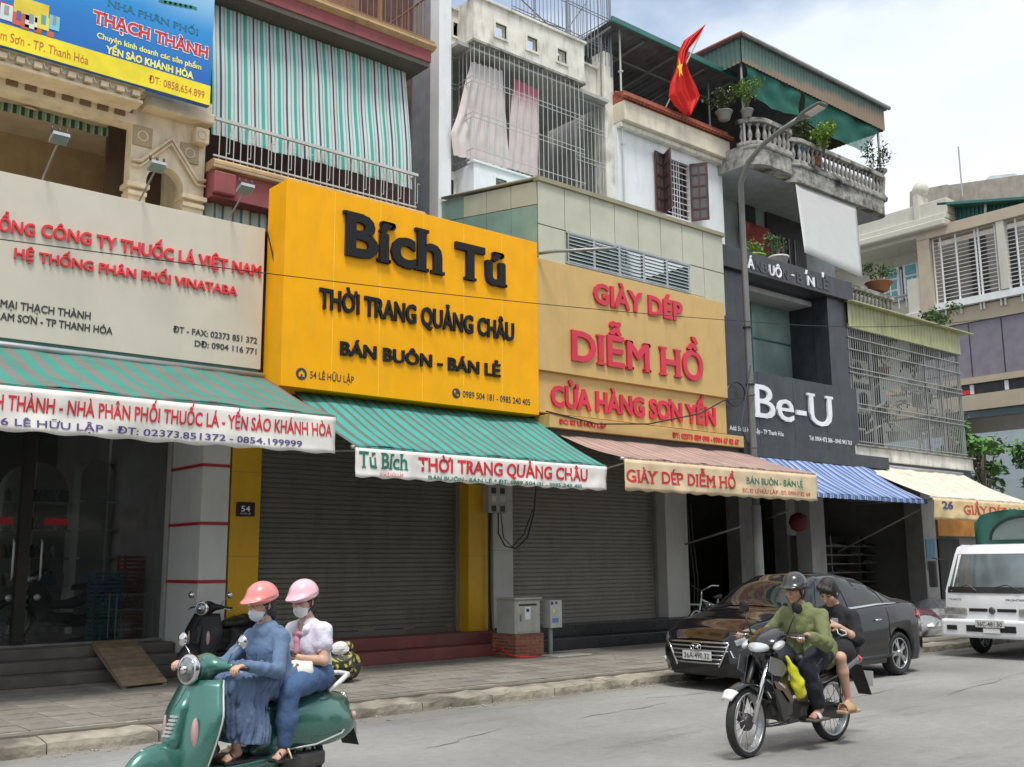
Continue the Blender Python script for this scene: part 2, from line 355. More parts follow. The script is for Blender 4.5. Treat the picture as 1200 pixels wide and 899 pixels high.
MB().quad((-60, -4, 0), (120, -4, 0), (120, 9.95, 0), (-60, 9.95, 0)).build('road', asph, kind='structure')
MB().quad((26.9, 9.95, -.003), (33, 9.95, -.003), (33, 60, -.003), (26.9, 60, -.003)).build('side_road', asph, kind='structure')
pvm = M('worn_paver', (.245, .22, .19), .8, var=.28, vs=3, spot=.75, sc=(.10, .09, .075), bump=.5, bs=25, rnd=.16)
gapm = M('sand_joint', (.16, .14, .115), .9, var=.2, bump=.3)
side = MB().box((-6, 10.2, -.02), (26.8, 14.2, .141)).build('pavement', gapm, kind='structure')
pm = MB().box((-.197, -.197, 0), (.197, .197, .012)).mesh('paver', pvm)
cnt = 0
for j in range(9):
    for i in range(32):
        x = 2.0+i*.4; y = 10.60+j*.4
        if y > 14.1: continue
        o = link('paver', pm, side, loc=(x+.003*random.uniform(-1, 1), y, .1385+random.uniform(-.0015, .0025))); o.rotation_euler = (random.uniform(-.006, .006), random.uniform(-.006, .006), random.uniform(-.01, .01)); cnt += 1
mb = MB()
for j in range(9):
    for i in range(31):
        for x in (2.0+(32+i)*.4,): mb.box((x-.197, 10.6+j*.4-.197, .139), (x+.197, 10.6+j*.4+.197, .15+random.uniform(0, .002)))
mb.build('far_pavers', pvm, side, kind='stuff')
kbm = M('old_kerb_concrete', (.29, .26, .205), .85, var=.3, vs=5, spot=.9, sc=(.11, .10, .08), bump=1, bs=14, rnd=.15)
kb = D.objects.new('kerb', None); COL.objects.link(kb); kb['kind'] = 'structure'; LOC[kb] = Vector((0, 0, 0))
for i in range(28):
    x0 = -1+i*1.0; rows = []
    for k in range(17):
        x = x0+.006+(1.0-.012)*k/16; jig = noise.noise(Vector((x*1.7, 0, 3)))*.05+noise.noise(Vector((x*9, 2, 3)))*.015; c = noise.noise(Vector((x*4, 5, 3)))*.02+noise.noise(Vector((x*12, 1, 3)))*.008-.012
        rows.append([(x, 9.86+jig, -.02), (x, 9.865+jig, .05+c*.5), (x, 9.89+jig+c, .108+c), (x, 10.05+jig, .128+c), (x, 10.25, .134+c*.8), (x, 10.41, .146), (x, 10.41, -.02)])
    q = MB().grid(rows, smooth=False); q.add(rows[0], [tuple(range(7))]); q.add(rows[-1], [tuple(range(6, -1, -1))]); q.build('kerb_stone', kbm, kb)
# grit and broken bits along the gutter
gm = M('grit', (.24, .21, .17), .9, rnd=.3); mb = MB()
for i in range(420):
    x = random.uniform(2, 18); y = random.choice((9.80, 9.74))+random.gauss(0, .05); r = random.uniform(.006, .022)
    if random.random() < .25: y = random.uniform(10.5, 13.4); r *= .7
    z = .152 if y > 10.3 else .0
    mb.lathe([(r, z-.002), (r*.7, z+r*.7), (.001, z+r*.8)], 5, (x, y, 0))
mb.build('gutter_grit', gm, kind='stuff')
lf = MB()
for i in range(60):
    x = random.uniform(3, 15); y = random.uniform(9.5, 13.3); z = .004 if y < 9.86 else .156; a = random.uniform(0, 6.3); r = random.uniform(.02, .05)
    lf.add([(x+r*math.cos(a+k), y+r*.5*math.sin(a+k), z+random.uniform(0, .01)) for k in (0, 1.3, 2.9, 4.4)], [(0, 1, 2, 3)])
lf.build('fallen_leaf_litter', M('dry_leaf', (.20, .14, .07), .8), kind='stuff')

# ================================================================ SHOPHOUSE 1 (cream, left)
b1 = thing('shophouse', 'cream ornate shophouse with pointed arch moulding, glass shop doors and grey column at far left', 'shophouse', (3, 15, .15))
def pt(u, v, Y): q = P(u, v, Y=Y); return q.x, q.z
# ground floor
box('party_wall', (6.1, 15.1, .15), (6.55, 22, 6.9), greypl, b1)
box('floor_slab', (-2, 15.0, .15), (6.1, 21, .57), stepst, b1)
for k, (y, z) in enumerate(((14.0, .29), (14.33, .43), (14.66, .5699))):
    box('step', (-2, y, .15 if k == 0 else .15+.14*k+.001), (6.09, 15.0, z), stepst, b1, bevel=.012)
box('back_wall', (-2, 20.6, .57), (6.1, 20.8, 4.6), M('shop_back_wall', (.20, .19, .17), .8), b1)
box('ceiling', (-2, 14.2, 4.32), (6.54, 21, 4.5), darkc, b1)
col_z = [.15]+[P(226, v, Y=14).z for v in (682, 613, 544)]+[4.35]
for a, b in zip(col_z, col_z[1:]): box('column_block', (6.12, 14.0, a+.02), (6.53, 15.08, b-.02), whitet, b1, bevel=.006)
for z in col_z[1:-1]: box('red_strip', (6.10, 13.99, z-.0195), (6.535, 15.09, z+.0195), redp, b1)
# glazed shopfront
gy = 15.2
box('door_header', (-2, gy-.05, 3.55), (6.1, gy+.05, 3.62), steel, b1)
box('door_sill', (-2, gy-.06, .571), (6.1, gy+.06, .60), steel, b1)
ux = [-1.0, .6, 2.2, P(20, 650, Y=gy).x, P(38, 650, Y=gy).x, 6.08]
def gpane(x0, x1, nm): return box(nm, (x0, gy-.006, .61), (x1, gy+.006, 3.54), glassd, b1)
gpane(ux[0], ux[1], 'glass_pane'); gpane(ux[1], ux[2], 'glass_pane')
d1 = gpane(ux[2]+.02, ux[3]-.02, 'glass_door'); d2 = gpane(ux[4]-.02, ux[4]+.95, 'glass_door'); gpane(ux[4]+.99, 6.08, 'glass_pane')
MB().box((ux[3]-.01, gy-.07, .6), (ux[3]+.14, gy+.07, 3.54)).build('door_post', M('dark_bronze', (.03, .028, .026), .4, .4), b1)
box('fanlight', (-2, gy-.006, 3.63), (6.1, gy+.006, 4.3), glassd, b1)
hx = [P(20, 650, Y=gy).x-.07, P(40, 650, Y=gy).x+.07]
for x, dd in zip(hx, (d1, d2)):
    MB().tube([(x, gy-.05, 1.45), (x, gy-.09, 1.5), (x, gy-.09, 1.95), (x, gy-.05, 2.0)], .016, 8).build('handle', galv, dd)
    box('red_sticker', (x-.28 if x < hx[1] else x+.02, gy-.009, 2.2), (x-.02 if x < hx[1] else x+.34, gy-.007, 2.29), M('red_sticker', (.4, .01, .02), .6), dd)
    MB().lathe([(.045, 0), (.045, .012)], 12, (x, gy-.012, 1.22), Matrix.Rotation(math.pi/2, 4, 'X')).build('lock', galv, dd)
# arched display niches at the back (parts of the shop)
niche = M('niche_white', (.42, .45, .42), .6)
for (xa, xb) in ((4.6, 5.6), (6.05, 7.2)):
    y = 18.2 if xa < 5 else 17.4
    if xa > 6: xa, xb = 5.55, 6.08
    pts = []; zz = 3.35; r = (xb-xa)/2
    for k in range(13): a = math.pi*k/12; pts.append(((xa+xb)/2+r*math.cos(a), y, zz-r+r*math.sin(a)))
    pts = [(xb, y, .58)]+pts+[(xa, y, .58)]
    MB().prism(pts, (0, .35, 0)).build('arched_display_panel', niche, b1)
    for z in (1.3, 1.75, 2.2, 2.65): box('shelf', (xa-.05, y-.28, z), (xb+.05, y, z+.03), niche, b1)
goods = [M('goods_%s' % n, c, .5, rnd=.3) for n, c in (('dark', (.05, .05, .06)), ('blue', (.05, .15, .25)), ('tan', (.3, .2, .1)), ('green', (.06, .2, .12)), ('pale', (.45, .45, .42)))]
gmesh = [MB().box((-.06, -.05, 0), (.06, .05, .2)).mesh('packet', g) for g in goods]
gcan = [MB().lathe([(.045, 0), (.05, .02), (.05, .13), (.02, .17), (.02, .2)], 8).mesh('bottle', g) for g in goods]
for z in (1.33, 1.78, 2.23, 2.68):
    for k in range(8):
        x = 4.62+k*.125; i = random.randrange(5)
        if random.random() < .8:
            o = link('packet' if k % 2 else 'bottle', (gmesh if k % 2 else gcan)[i], None, loc=(x, 18.02, z)); tag(o, '%s %s on the %s of the four dim shelves behind the left shop glass' % (('dark', 'blue', 'tan', 'green', 'pale')[i], 'packet' if k % 2 else 'bottle', {1.33: 'lowest', 1.78: 'second', 2.23: 'third', 2.68: 'top'}[z]), 'goods', 'goods on the shelves of the left shop')
# crates in the shop
crm = {'red': M('red_crate', (.38, .035, .03), .5), 'blue': M('blue_crate', (.05, .25, .42), .5), 'teal': M('teal_bale', (.10, .30, .32), .6)}
def crate_mesh(name, mat, w, d, h):
    m = MB(); t = .02
    m.box((-w/2, -d/2, 0), (w/2, d/2, t))
    for z in np.arange(.0, h-.02, h/4):
        z = float(z)
        for a, b in (((-w/2, -d/2), (w/2, -d/2+t)), ((-w/2, d/2-t), (w/2, d/2)), ((-w/2, -d/2+t), (-w/2+t, d/2-t)), ((w/2-t, -d/2+t), (w/2, d/2-t))):
            m.box((a[0], a[1], z+.012), (b[0], b[1], z+h/4-.012))
    for sx in (-1, 1):
        for sy in (-1, 1): m.box((sx*w/2-.02*(sx > 0)-.004, sy*d/2-.02*(sy > 0)-.004, 0), (sx*w/2+.02*(sx < 0)+.004, sy*d/2+.02*(sy < 0)+.004, h))
    return m.mesh(name, mat)
cm = {k: crate_mesh(k, m, .42, .34, .24) for k, m in crm.items()}
q0 = P(165, 745, Y=15.8)
stack = [(q0.x-.50, 'teal', 4, 'pale teal'), (q0.x-.03, 'red', 5, 'red'), (q0.x+.42, 'red', 4, 'red')]
for ix, (x, c, nn, word) in enumerate(stack):
    for k in range(nn):
        cc = 'blue' if (c == 'teal' and k >= 2) else c
        o = link('crate', cm[cc], None, loc=(x+random.uniform(-.02, .02), 16.0+ix*.08, .575+k*.245)); o.rotation_euler.z = random.uniform(-.06, .06)
        tag(o, ('%s plastic crate, ' % ('blue' if cc == 'blue' else word))+('bottom', 'second from bottom', 'third from bottom', 'fourth from bottom', 'fifth from bottom')[k]+(' of the stack left of the red ones', ' of the taller red stack behind the shop glass', ' of the shorter red stack beside the grey column')[ix], 'crate', 'plastic crates stacked behind the shop glass')
rk = thing('wire_rack', 'low white wire rack standing in front of the red crates behind the glass', 'rack', (q0.x, 15.5, .57))
ra, rb = P(133, 752, Y=15.45).x, P(176, 752, Y=15.45).x
for x in (ra, rb):
    for y in (15.4, 15.7): bar('leg', (x, y, .6), (x, y, 1.25), .012, lsteel, rk)
for z in (.72, 1.0, 1.22):
    for y in (15.4, 15.7): bar('rail', (ra, y, z), (rb, y, z), .008, lsteel, rk)
# ramp
rp = thing('wooden_ramp', 'wooden slatted ramp leading up the steps of the left shop', 'ramp', (5.1, 13.6, .15))
A0, A1 = Vector((4.80, 13.05, .165)), Vector((5.42, 13.2, .165)); B0, B1 = Vector((4.98, 14.72, .60)), Vector((5.58, 14.78, .60))
wm = M('weathered_plank', (.27, .19, .12), .8, var=.25, vs=8, streak=.3, rnd=.2)
for (a, b) in ((A0, B0), (A1, B1)):
    MB().prism([a, b, b-Vector((0, 0, .06)), a-Vector((0, 0, .012))], (.05 if a is A0 else -.05, 0, 0)).build('side_rail', wm, rp)
for k in range(11):
    t0, t1 = k/11+.006, (k+1)/11-.006
    p = [A0.lerp(B0, t0), A1.lerp(B1, t0), A1.lerp(B1, t1), A0.lerp(B0, t1)]; p = [q+Vector((0, 0, .012)) for q in p]
    MB().prism(p, (0, 0, .02)).build('plank', wm, rp)
# first-floor loggia
box('upper_wall', (-2, 18.0, 4.51), (6.55, 18.2, 12), M('loggia_wall', (.46, .34, .2), .7, streak=.3, sc=(.2, .14, .09)), b1)
box('upper_floor', (-2, 14.3, 4.51), (6.55, 18.0, 6.35), cream, b1)
box('upper_side_wall', (6.30, 15.62, 6.36), (6.58, 18.0, 12), cream, b1)
box('loggia_ceiling', (-2, 15.5, 8.82), (6.29, 18.0, 9.0), M('ceiling_paint', (.55, .47, .36), .8), b1)
MB().lathe([(.02, -.05), (.16, -.04), (.2, .0)], 16, P(33, 130, Z=8.80)).build('ceiling_light', cream2, b1)
xc = pt(165, 110, 15.0)[0]
box('cornice_fascia', (-2, 15.0, 8.60), (xc, 15.5, 9.0), cream, b1, bevel=.01)
box('cornice_moulding', (-2, 14.93, 8.68+.12), (xc+.05, 15.2, 8.90), cream2, b1, bevel=.02)
box('cornice_lip', (-2, 14.96, 8.58), (xc+.03, 15.25, 8.63), cream2, b1, bevel=.01)
x = xc-.1
while x > .6:
    box('dentil', (x-.055, 14.90, 8.66), (x+.055, 14.99, 8.74), M('dentil_cream', (.55, .46, .32), .7) if 'dentil_cream' not in D.materials else D.materials['dentil_cream'], b1)
    MB().tube([(x-.155+.0, 14.95, 8.78), (x-.13, 14.95, 8.71), (x-.09, 14.95, 8.70)], .014, 5).build('scroll', cream2, b1); x -= .235
zb0, zb1 = pt(150, 155, 15.5)[1]+.02, 8.60
box('loggia_beam', (-2, 15.45, zb0+.12), (5.42, 15.75, zb1), cream, b1)
x = 5.15
while x > .6:
    box('square_recess', (x-.08, 15.42, zb0+.2), (x+.08, 15.455, zb0+.36), M('recess_brown', (.20, .13, .08), .8) if 'recess_brown' not in D.materials else D.materials['recess_brown'], b1); x -= .26
# pointed arch bay
bx0, bx1 = pt(152, 200, 15.5)[0], 6.58; cx, cz, ar = 5.94, 7.58, .30
box('bay_pier', (bx0, 15.5, 6.36), (cx-ar, 15.75, cz), cream, b1); box('bay_pier', (cx+ar, 15.5, 6.36), (bx1, 15.75, cz), cream, b1)
pts = [(cx+ar*math.cos(a), 15.5, cz+ar*math.sin(a)) for a in [math.pi*k/14 for k in range(15)]]
MB().prism([(bx1, 15.5, cz)]+[(bx1, 15.5, 8.9), (bx0, 15.5, 8.9), (bx0, 15.5, cz)]+pts[::-1][0:], (0, .25, 0)).build('arch_wall', cream, b1)
for (xa, xb) in ((bx0-.05, cx-ar+.04), (cx+ar-.04, bx1+.04)):
    box('capital', (xa, 15.42, 7.42), (xb, 15.78, 7.50), cream2, b1, bevel=.015); box('capital', (xa+.03, 15.45, 7.30), (xb-.03, 15.76, 7.37), cream2, b1, bevel=.01)
ap = Vector((5.99, 15.44, 8.36)); lp = Vector((bx0+.02, 15.44, 7.86)); rp_ = Vector((bx1, 15.44, 7.78))
for off_, r_ in ((0, .035), (-.09, .022)):
    z_ = Vector((0, 0, off_)); MB().tube([lp+z_+Vector((-.02, 0, 0)), lp+z_+Vector((.12, 0, 0)), ap+z_, rp_+z_+Vector((-.14, 0, 0)), rp_+z_], r_, 6).build('gable_moulding', cream2, b1)
for (u, v) in ((167, 160), (222, 180)):
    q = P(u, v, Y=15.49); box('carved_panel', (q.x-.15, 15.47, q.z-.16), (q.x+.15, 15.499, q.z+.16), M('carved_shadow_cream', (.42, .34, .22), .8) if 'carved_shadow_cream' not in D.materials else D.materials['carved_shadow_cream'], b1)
    MB().tube([(q.x+.08*math.cos(a), 15.465, q.z+.08*math.sin(a)) for a in [k*math.pi/5 for k in range(11)]], .012, 5).build('rosette', cream2, b1)
box('bracket', (6.33, 15.30, 8.36), (6.56, 15.5, 8.62), cream2, b1, bevel=.02)
MB().tube([(6.44+.07*math.cos(a), 15.29, 8.49+.07*math.sin(a)) for a in [k*math.pi/5 for k in range(11)]], .012, 5).build('rosette', cream2, b1)
box('bay_cornice', (5.5, 15.25, 8.70), (6.62, 15.6, 8.88), cream2, b1, bevel=.03); box('bay_cornice', (5.45, 15.32, 8.89), (6.60, 15.6, 9.08), cream, b1, bevel=.02)
box('arch_backing', (bx0, 16.6, 6.36), (6.29, 16.7, 8.8), M('arch_back', (.10, .07, .05), .8), b1)
# green patterned curtain edge under the beam
MB().grid([[(x_*.12-1, 15.85+.02*math.sin(x_*1.7), z) for x_ in range(52)] for z in (8.42, 8.28)]).build('curtain_fringe', stripes('fringe', .12, [(0, (.02, .03, .02)), (.45, (.12, .25, .13)), (.8, (.3, .3, .2))]), b1)

# ================================================================ SHOPHOUSE 2 (pink and yellow)
b2 = thing('shophouse', 'narrow shophouse with oxblood red balcony slabs, yellow pillars and dark roller shutter', 'shophouse', (9, 15, .15))
box('party_wall', (11.30, 14.4, .15), (11.6, 24, 7.0), greypl, b2); 
box('ceiling', (6.56, 13.6, 4.05), (11.29, 15.9, 4.2), darkc, b2)
box('yellow_pillar', (6.56, 14.0, .52), (7.02, 14.45, 4.04), yelt, b2, bevel=.004)
box('yellow_pillar', (10.86, 14.0, .52), (11.28, 14.45, 4.04), yelt, b2, bevel=.004)
for xx in ((6.555, 7.025), (10.855, 11.285)):
    for v in (553, 652): 
        z = P(285, v, Y=14).z; box('tile_joint', (xx[0], 13.996, z-.004), (xx[1], 14.1, z+.004), M('joint', (.35, .25, .08), .7) if 'joint' not in D.materials else D.materials['joint'], b2)
box('step', (6.56, 13.50, .15), (11.40, 14.6, .333), stepred, b2, bevel=.012); box('step', (6.56, 13.78, .334), (11.395, 14.6, .519), stepred, b2, bevel=.012)
def shutter(parent, x0, x1, y, z0, z1, mat, box_h=.0, pitch=.075):
    m = MB(); z = z0; rows = []
    while z < z1-.001:
        for dz, dy in ((.0, 0), (.012, -.014), (pitch-.012, -.014), (pitch-.004, 0)):
            rows.append([(x0, y+dy, min(z+dz, z1)), (x1, y+dy, min(z+dz, z1))])
        z += pitch
    m.grid(rows, smooth=False).build('shutter_slats', mat, parent, kind='stuff')
    for x in (x0, x1): box('shutter_guide', (x-.03, y-.05, z0-.01), (x+.03, y+.05, z1), steel, parent)
    box('bottom_bar', (x0+.04, y-.03, z0-.01), (x1-.04, y+.02, z0+.07), mat, parent)
shutter(b2, 7.06, 10.82, 14.3, .53, 4.03, shut)
for i in range(26):
    x = random.uniform(7.1, 10.7); link('paint_flake', _shared.setdefault('fl', MB().box((-.05, -.001, -.02), (.06, .001, .03)).mesh('paint_flake', M('flake', (.22, .17, .11), .8))), b2, loc=(x, 14.284, random.uniform(.54, .62)), scale=(random.uniform(.4, 1.2), 1, random.uniform(.3, 1)))
np_ = thing('number_plate', 'small black house number plate reading 54 on the left yellow pillar', 'house number', (6.75, 13.98, 2.2))
q = P(288, 597, Y=13.98); box('plate', (q.x-.14, 13.975, q.z-.1), (q.x+.14, 13.995, q.z+.1), M('plate_black', (.015, .015, .02), .3), np_)
text(np_, '54', (282.5, 599.5), (293, 599.5), 592.5, 13.974, prn_white, d=.002, off=.01); text(np_, 'LÊ HỮU LẬP', (281.5, 602.8), (294, 602.8), 601, 13.974, prn_white, d=.002)
# balcony 1
xe = P(487, 215, Y=15.3).x
box('back_wall', (6.6, 16.9, 4.2), (11.6, 17.1, 14), M('dark_red_brown_wall', (.10, .05, .045), .8, var=.3), b2)
zt = 8.12
box('balcony_slab', (6.62, 15.28, zt-.62), (xe+.1, 16.9, zt-.16), pinkb, b2, bevel=.01)
MB().prism([(6.60, 15.28, zt-.16), (6.60, 15.16, zt-.10), (6.60, 15.16, zt-.05), (6.60, 15.22, zt), (6.60, 16.9, zt), (6.60, 16.9, zt-.16)], (xe-6.6+.15, 0, 0)).build('balcony_moulding', brownm, b2)
MB().tube([(6.6, 15.2, zt-.12), (xe+.15, 15.2, zt-.12)], .03, 6).build('moulding_bead', cream2, b2)
box('balcony_chamfer', (6.62, 15.18, zt-.58), (7.0, 15.285, zt-.2), pinkb, b2, bevel=.03)
MB().grid([[(6.62+k*.04, 15.6+.03*math.sin(k*.9), z+(.03*math.sin(k*1.1) if z < 7.4 else 0)) for k in range(118)] for z in (7.5, 7.22)]).build('awning_fringe', stripes('fringe2', .16, [(0, (.5, .55, .5)), (.5, (.08, .2, .18)), (.75, (.5, .55, .5))]), b2)
box('rail_top', (6.62, 15.25, 8.80), (xe+.03, 15.31, 8.85), lsteel, b2); box('rail_bottom', (6.62, 15.26, 8.18), (xe, 15.29, 8.205), lsteel, b2)
k = 0; x = 6.72
while x < xe:
    bar('rail_bar', (x, 15.28, 8.12), (x, 15.28, 8.80), .009, lsteel, b2); 
    if k % 3 == 1:
        bar('meander', (x+.055, 15.28, 8.28), (x+.055, 15.28, 8.66), .007, lsteel, b2); bar('meander', (x, 15.28, 8.28), (x+.055, 15.28, 8.28), .007, lsteel, b2); bar('meander', (x+.055, 15.28, 8.66), (x+.11, 15.28, 8.66), .007, lsteel, b2)
    k += 1; x += .125
for yy in (15.5, 15.9, 16.3): bar('side_rail_bar', (xe, yy, 8.12), (xe, yy, 8.80), .009, lsteel, b2)
bar('side_rail', (xe, 15.28, 8.82), (xe, 16.85, 8.82), .02, lsteel, b2)
# upper cornice with rail above
xq = P(508, 60, Y=15.2).x; z1, z0 = P(509, 53, Y=15.2).z, P(505, 72, Y=15.2).z
box('upper_slab', (6.62, 15.24, z0), (xq-.02, 16.9, z1-.12), pinkb, b2, bevel=.01)
MB().prism([(6.6, 15.24, z1-.12), (6.6, 15.14, z1-.06), (6.6, 15.14, z1-.02), (6.6, 15.22, z1+.02), (6.6, 15.2, z1+.07), (6.6, 16.9, z1+.07), (6.6, 16.9, z1-.12)], (xq-6.6+.04, 0, 0)).build('upper_moulding', brownm, b2)
box('slab_soffit_shade', (6.62, 15.26, z0-.10), (xq-.06, 16.89, z0-.001), M('soffit', (.10, .085, .07), .8), b2)  # shade under the slab, put into the dark colour of this strip
x = 8.2
while x < xq-.1: bar('rail_bar', (x, 15.3, z1+.07), (x, 15.3, z1+1.0), .012, rust, b2); x += .13
for z in (z1+.14, z1+.98): bar('rail', (8.0, 15.3, z), (xq-.1, 15.3, z), .018, rust, b2)
y = 15.45
while y < 16.8: bar('rail_bar', (xq-.12, y, z1+.07), (xq-.12, y, z1+1.0), .012, rust, b2); y += .14
bar('rail', (xq-.12, 15.3, z1+.98), (xq-.12, 16.9, z1+.98), .018, rust, b2)
bar('diagonal_brace', (xq-.9, 16.5, z1+.2), (xq-.15, 15.6, z1+.95), .02, rust, b2)
bar('timber_post', (9.9, 15.5, z1+.07), (9.9, 15.5, z1+1.6), .05, M('timber', (.35, .2, .1), .8), b2)
box('attic_wall', (6.6, 16.0, z1+.07), (xq-1.2, 16.9, z1+2), rust, b2)
# the big striped curtain
def ripple_sheet(x0, x1, z0, z1, y, amp, nx=160, nz=14, hem=0, lean=0):
    rows = []
    for j in range(nz+1):
        t = j/nz; row = []
        for i in range(nx+1):
            s = i/nx; x = x0+(x1-x0)*s
            dy = amp*(math.sin(s*95)+.5*math.sin(s*41+2))*(1-.4*t)+.05*noise.noise(Vector((x*1.1, t*2, 1)))
            z = z0+(z1-z0)*t+(hem*noise.noise(Vector((x*2, 3, 0))) if j == 0 else 0)
            row.append((x, y+dy+lean*(1-t), z))
        rows.append(row)
    return MB().grid(rows)
T1, W1, N1, G1 = (.06, .55, .47), (.80, .88, .86), (.05, .10, .17), (.32, .52, .50)
cst = stripes('striped_curtain_cloth', .31, [(0, N1), (.11, W1), (.26, G1), (.33, W1), (.46, T1), (.66, W1), (.80, G1), (.86, W1)], dirt=.10, trans=.3, off=.13)
cxe = P(484, 150, Y=15.42).x
ct = ripple_sheet(6.64, cxe, 8.60, z0-.12, 15.68, .012, hem=.08, lean=-.27).build('striped_curtain', cst, None)
tag(ct, 'big teal, white and navy striped curtain hanging behind the balcony rail', 'curtain')

# ================================================================ SHOPHOUSE 3 (white, grilled)
b3 = thing('shophouse', 'white stained shophouse with grilled balcony and square parapet holes above the khaki sign', 'shophouse', (14, 15, .15))
box('grey_pillar', (11.40, 14.0, .50), (11.84, 14.3, 4.1), greyt, b3, bevel=.005)
box('pillar_joint', (11.398, 13.997, 1.85), (11.843, 14.05, 1.858), steel, b3); box('pillar_joint', (11.398, 13.997, 2.70), (11.843, 14.05, 2.708), steel, b3)
box('grey_pillar', (15.84, 14.0, .56), (16.5, 14.6, 4.1), greyt, b3, bevel=.005)
box('party_wall', (16.3, 14.61, .15), (16.6, 24, 6.8), greypl, b3)
box('step', (11.42, 13.45, .15), (16.45, 14.7, .35), stepblk, b3, bevel=.01); box('step', (11.42, 13.8, .351), (16.45, 14.7, .555), stepblk, b3, bevel=.01)
shutter(b3, 11.88, 15.80, 14.3, .565, 4.03, shut2)
box('ceiling', (11.40, 13.3, 4.11), (16.6, 15.9, 4.25), darkc, b3)
box('upper_floor_mass', (11.61, 14.35, 4.26), (16.59, 15.99, 6.9), greypl, b3)
# white upper part
X0, X1 = 11.65, 16.66
box('grey_side_wall', (X0, 16.02, 7.0), (X0+.1, 24, 15), greyw, b3)
box('white_pilaster', (X0-.002, 15.98, 7.0), (11.96, 16.3, 15), whitew, b3, bevel=.01)
zr = P(706, 62, Y=16).z
box('white_pier', (16.36, 15.9, 7.0), (X1, 16.3, zr), oldwhite, b3, bevel=.01)
yb = 15.6
bxl, bxr = P(555, 45, Y=yb).x, P(685, 95, Y=yb).x
pz0, pz1 = P(684, 97, Y=yb).z, P(686, 53, Y=yb).z
def holed(x0, x1, z0, z1, y, th, holes, mat, parent):
    xs = sorted({x0, x1, *[h[0] for h in holes], *[h[1] for h in holes]}); hz0, hz1 = holes[0][2], holes[0][3]
    m = MB(); m.box((x0, y, z0), (x1, y+th, hz0)); m.box((x0, y, hz1), (x1, y+th, z1))
    p = x0
    for h in holes: m.box((p, y, hz0), (h[0], y+th, hz1)); p = h[1]
    m.box((p, y, hz0), (x1, y+th, hz1)); m.build('parapet_wall', mat, parent)
    for h in holes:
        for a, b in (((h[0]-.05, hz0-.05), (h[1]+.05, hz0)), ((h[0]-.05, hz1), (h[1]+.05, hz1+.05)), ((h[0]-.05, hz0), (h[0], hz1)), ((h[1], hz0), (h[1]+.05, hz1))):
            box('hole_frame', (a[0], y-.03, a[1]), (b[0], y+.04, b[1]), mat, parent)
hs = []
for u0, u1 in ((580, 593), (617, 629), (652, 663)): hs.append((P(u0, 30, Y=yb).x, P(u1, 45, Y=yb).x, pz0+.26, pz0+.56))
holed(bxl, bxr, pz0, pz1, yb, .14, hs, oldwhite, b3)
box('parapet_side', (bxl, yb+.14, pz0), (bxl+.12, 16.3, pz1), oldwhite, b3); box('parapet_side', (bxr-.12, yb+.14, pz0), (bxr, 16.3, pz1), oldwhite, b3)
box('parapet_coping', (bxl-.05, yb-.05, pz1), (bxr+.05, yb+.2, pz1+.06), oldwhite, b3, bevel=.01)
box('parapet_lip', (bxl-.02, yb-.03, pz0-.05), (bxr+.02, yb+.2, pz0), mould, b3)
for a, b, hx_ in ((11.97, bxl, .22), (bxr, 16.35, .3)):
    holed(a, b, pz0, pz1-.1, 16.16, .12, [(a+.15, a+.15+min(.2, hx_), pz0+.26, pz0+.56)], oldwhite, b3)
    box('parapet_coping', (a, 16.1, pz1-.1), (b, 16.32, pz1-.05), oldwhite, b3)
box('balcony_ceiling', (11.97, 15.76, pz0-.14), (16.35, 17.9, pz0-.06), greypl, b3)
box('balcony_back_wall', (11.97, 17.9, 7), (16.66, 18.1, pz0-.1), M('balcony_back', (.42, .41, .39), .8, streak=.3, sc=(.14, .14, .13)), b3)
box('balcony_side_wall', (16.5, 16.31, 7), (16.66, 17.9, pz0), greypl, b3)
lz = P(555, 190, Y=yb).z
holed(bxl, bxr, lz-1.1, lz, yb, .12, [(P(580, 210, Y=yb).x, P(593, 213, Y=yb).x, lz-.45, lz-.2)], whitew, b3)
box('parapet_side', (bxl, yb+.12, lz-1.1), (bxl+.12, 16.3, lz), whitew, b3); box('parapet_coping', (bxl-.04, yb-.04, lz), (bxr+.04, yb+.16, lz+.05), whitew, b3, bevel=.01)
holed(11.97, bxl, lz-1.1, lz-.05, 16.16, .12, [(12.02, 12.14, lz-.6, lz-.25)], oldwhite, b3)
box('balcony_floor', (11.97, yb+.12, lz-1.2), (16.35, 17.9, lz-1.1), greypl, b3)
# grille
gx = bxl+.03
gt = pz0-.02; gb = lz+.05
while gx < bxr: bar('grille_bar', (gx, yb+.02, gb), (gx, yb+.02, gt), .008, lsteel, b3); gx += .135
gy_ = yb+.14
while gy_ < 16.2: bar('grille_bar', (bxl+.03, gy_, gb), (bxl+.03, gy_, gt), .008, lsteel, b3); gy_ += .13
gx = 12.02
while gx < bxl: bar('grille_bar', (gx, 16.2, lz), (gx, 16.2, pz0), .008, lsteel, b3); gx += .12
gx = bxr+.05
while gx < 16.35: bar('grille_bar', (gx, 15.95, lz-.6), (gx, 15.95, pz0-.05), .008, lsteel, b3); gx += .12
for f in (.03, .1, .36, .40, .66, .70, .93):
    z = gb+(gt-gb)*f; bar('grille_rail', (bxl, yb+.03, z), (bxr, yb+.03, z), .009, lsteel, b3); bar('grille_rail', (11.97, 16.19, z), (bxl, 16.19, z), .009, lsteel, b3); bar('grille_rail', (bxr, 15.94, z), (16.36, 15.94, z), .009, lsteel, b3); bar('grille_rail', (bxr, yb+.03, z), (bxr, 15.95, z), .009, lsteel, b3); bar('grille_rail', (bxl, yb+.03, z), (bxl, 16.2, z), .009, lsteel, b3)
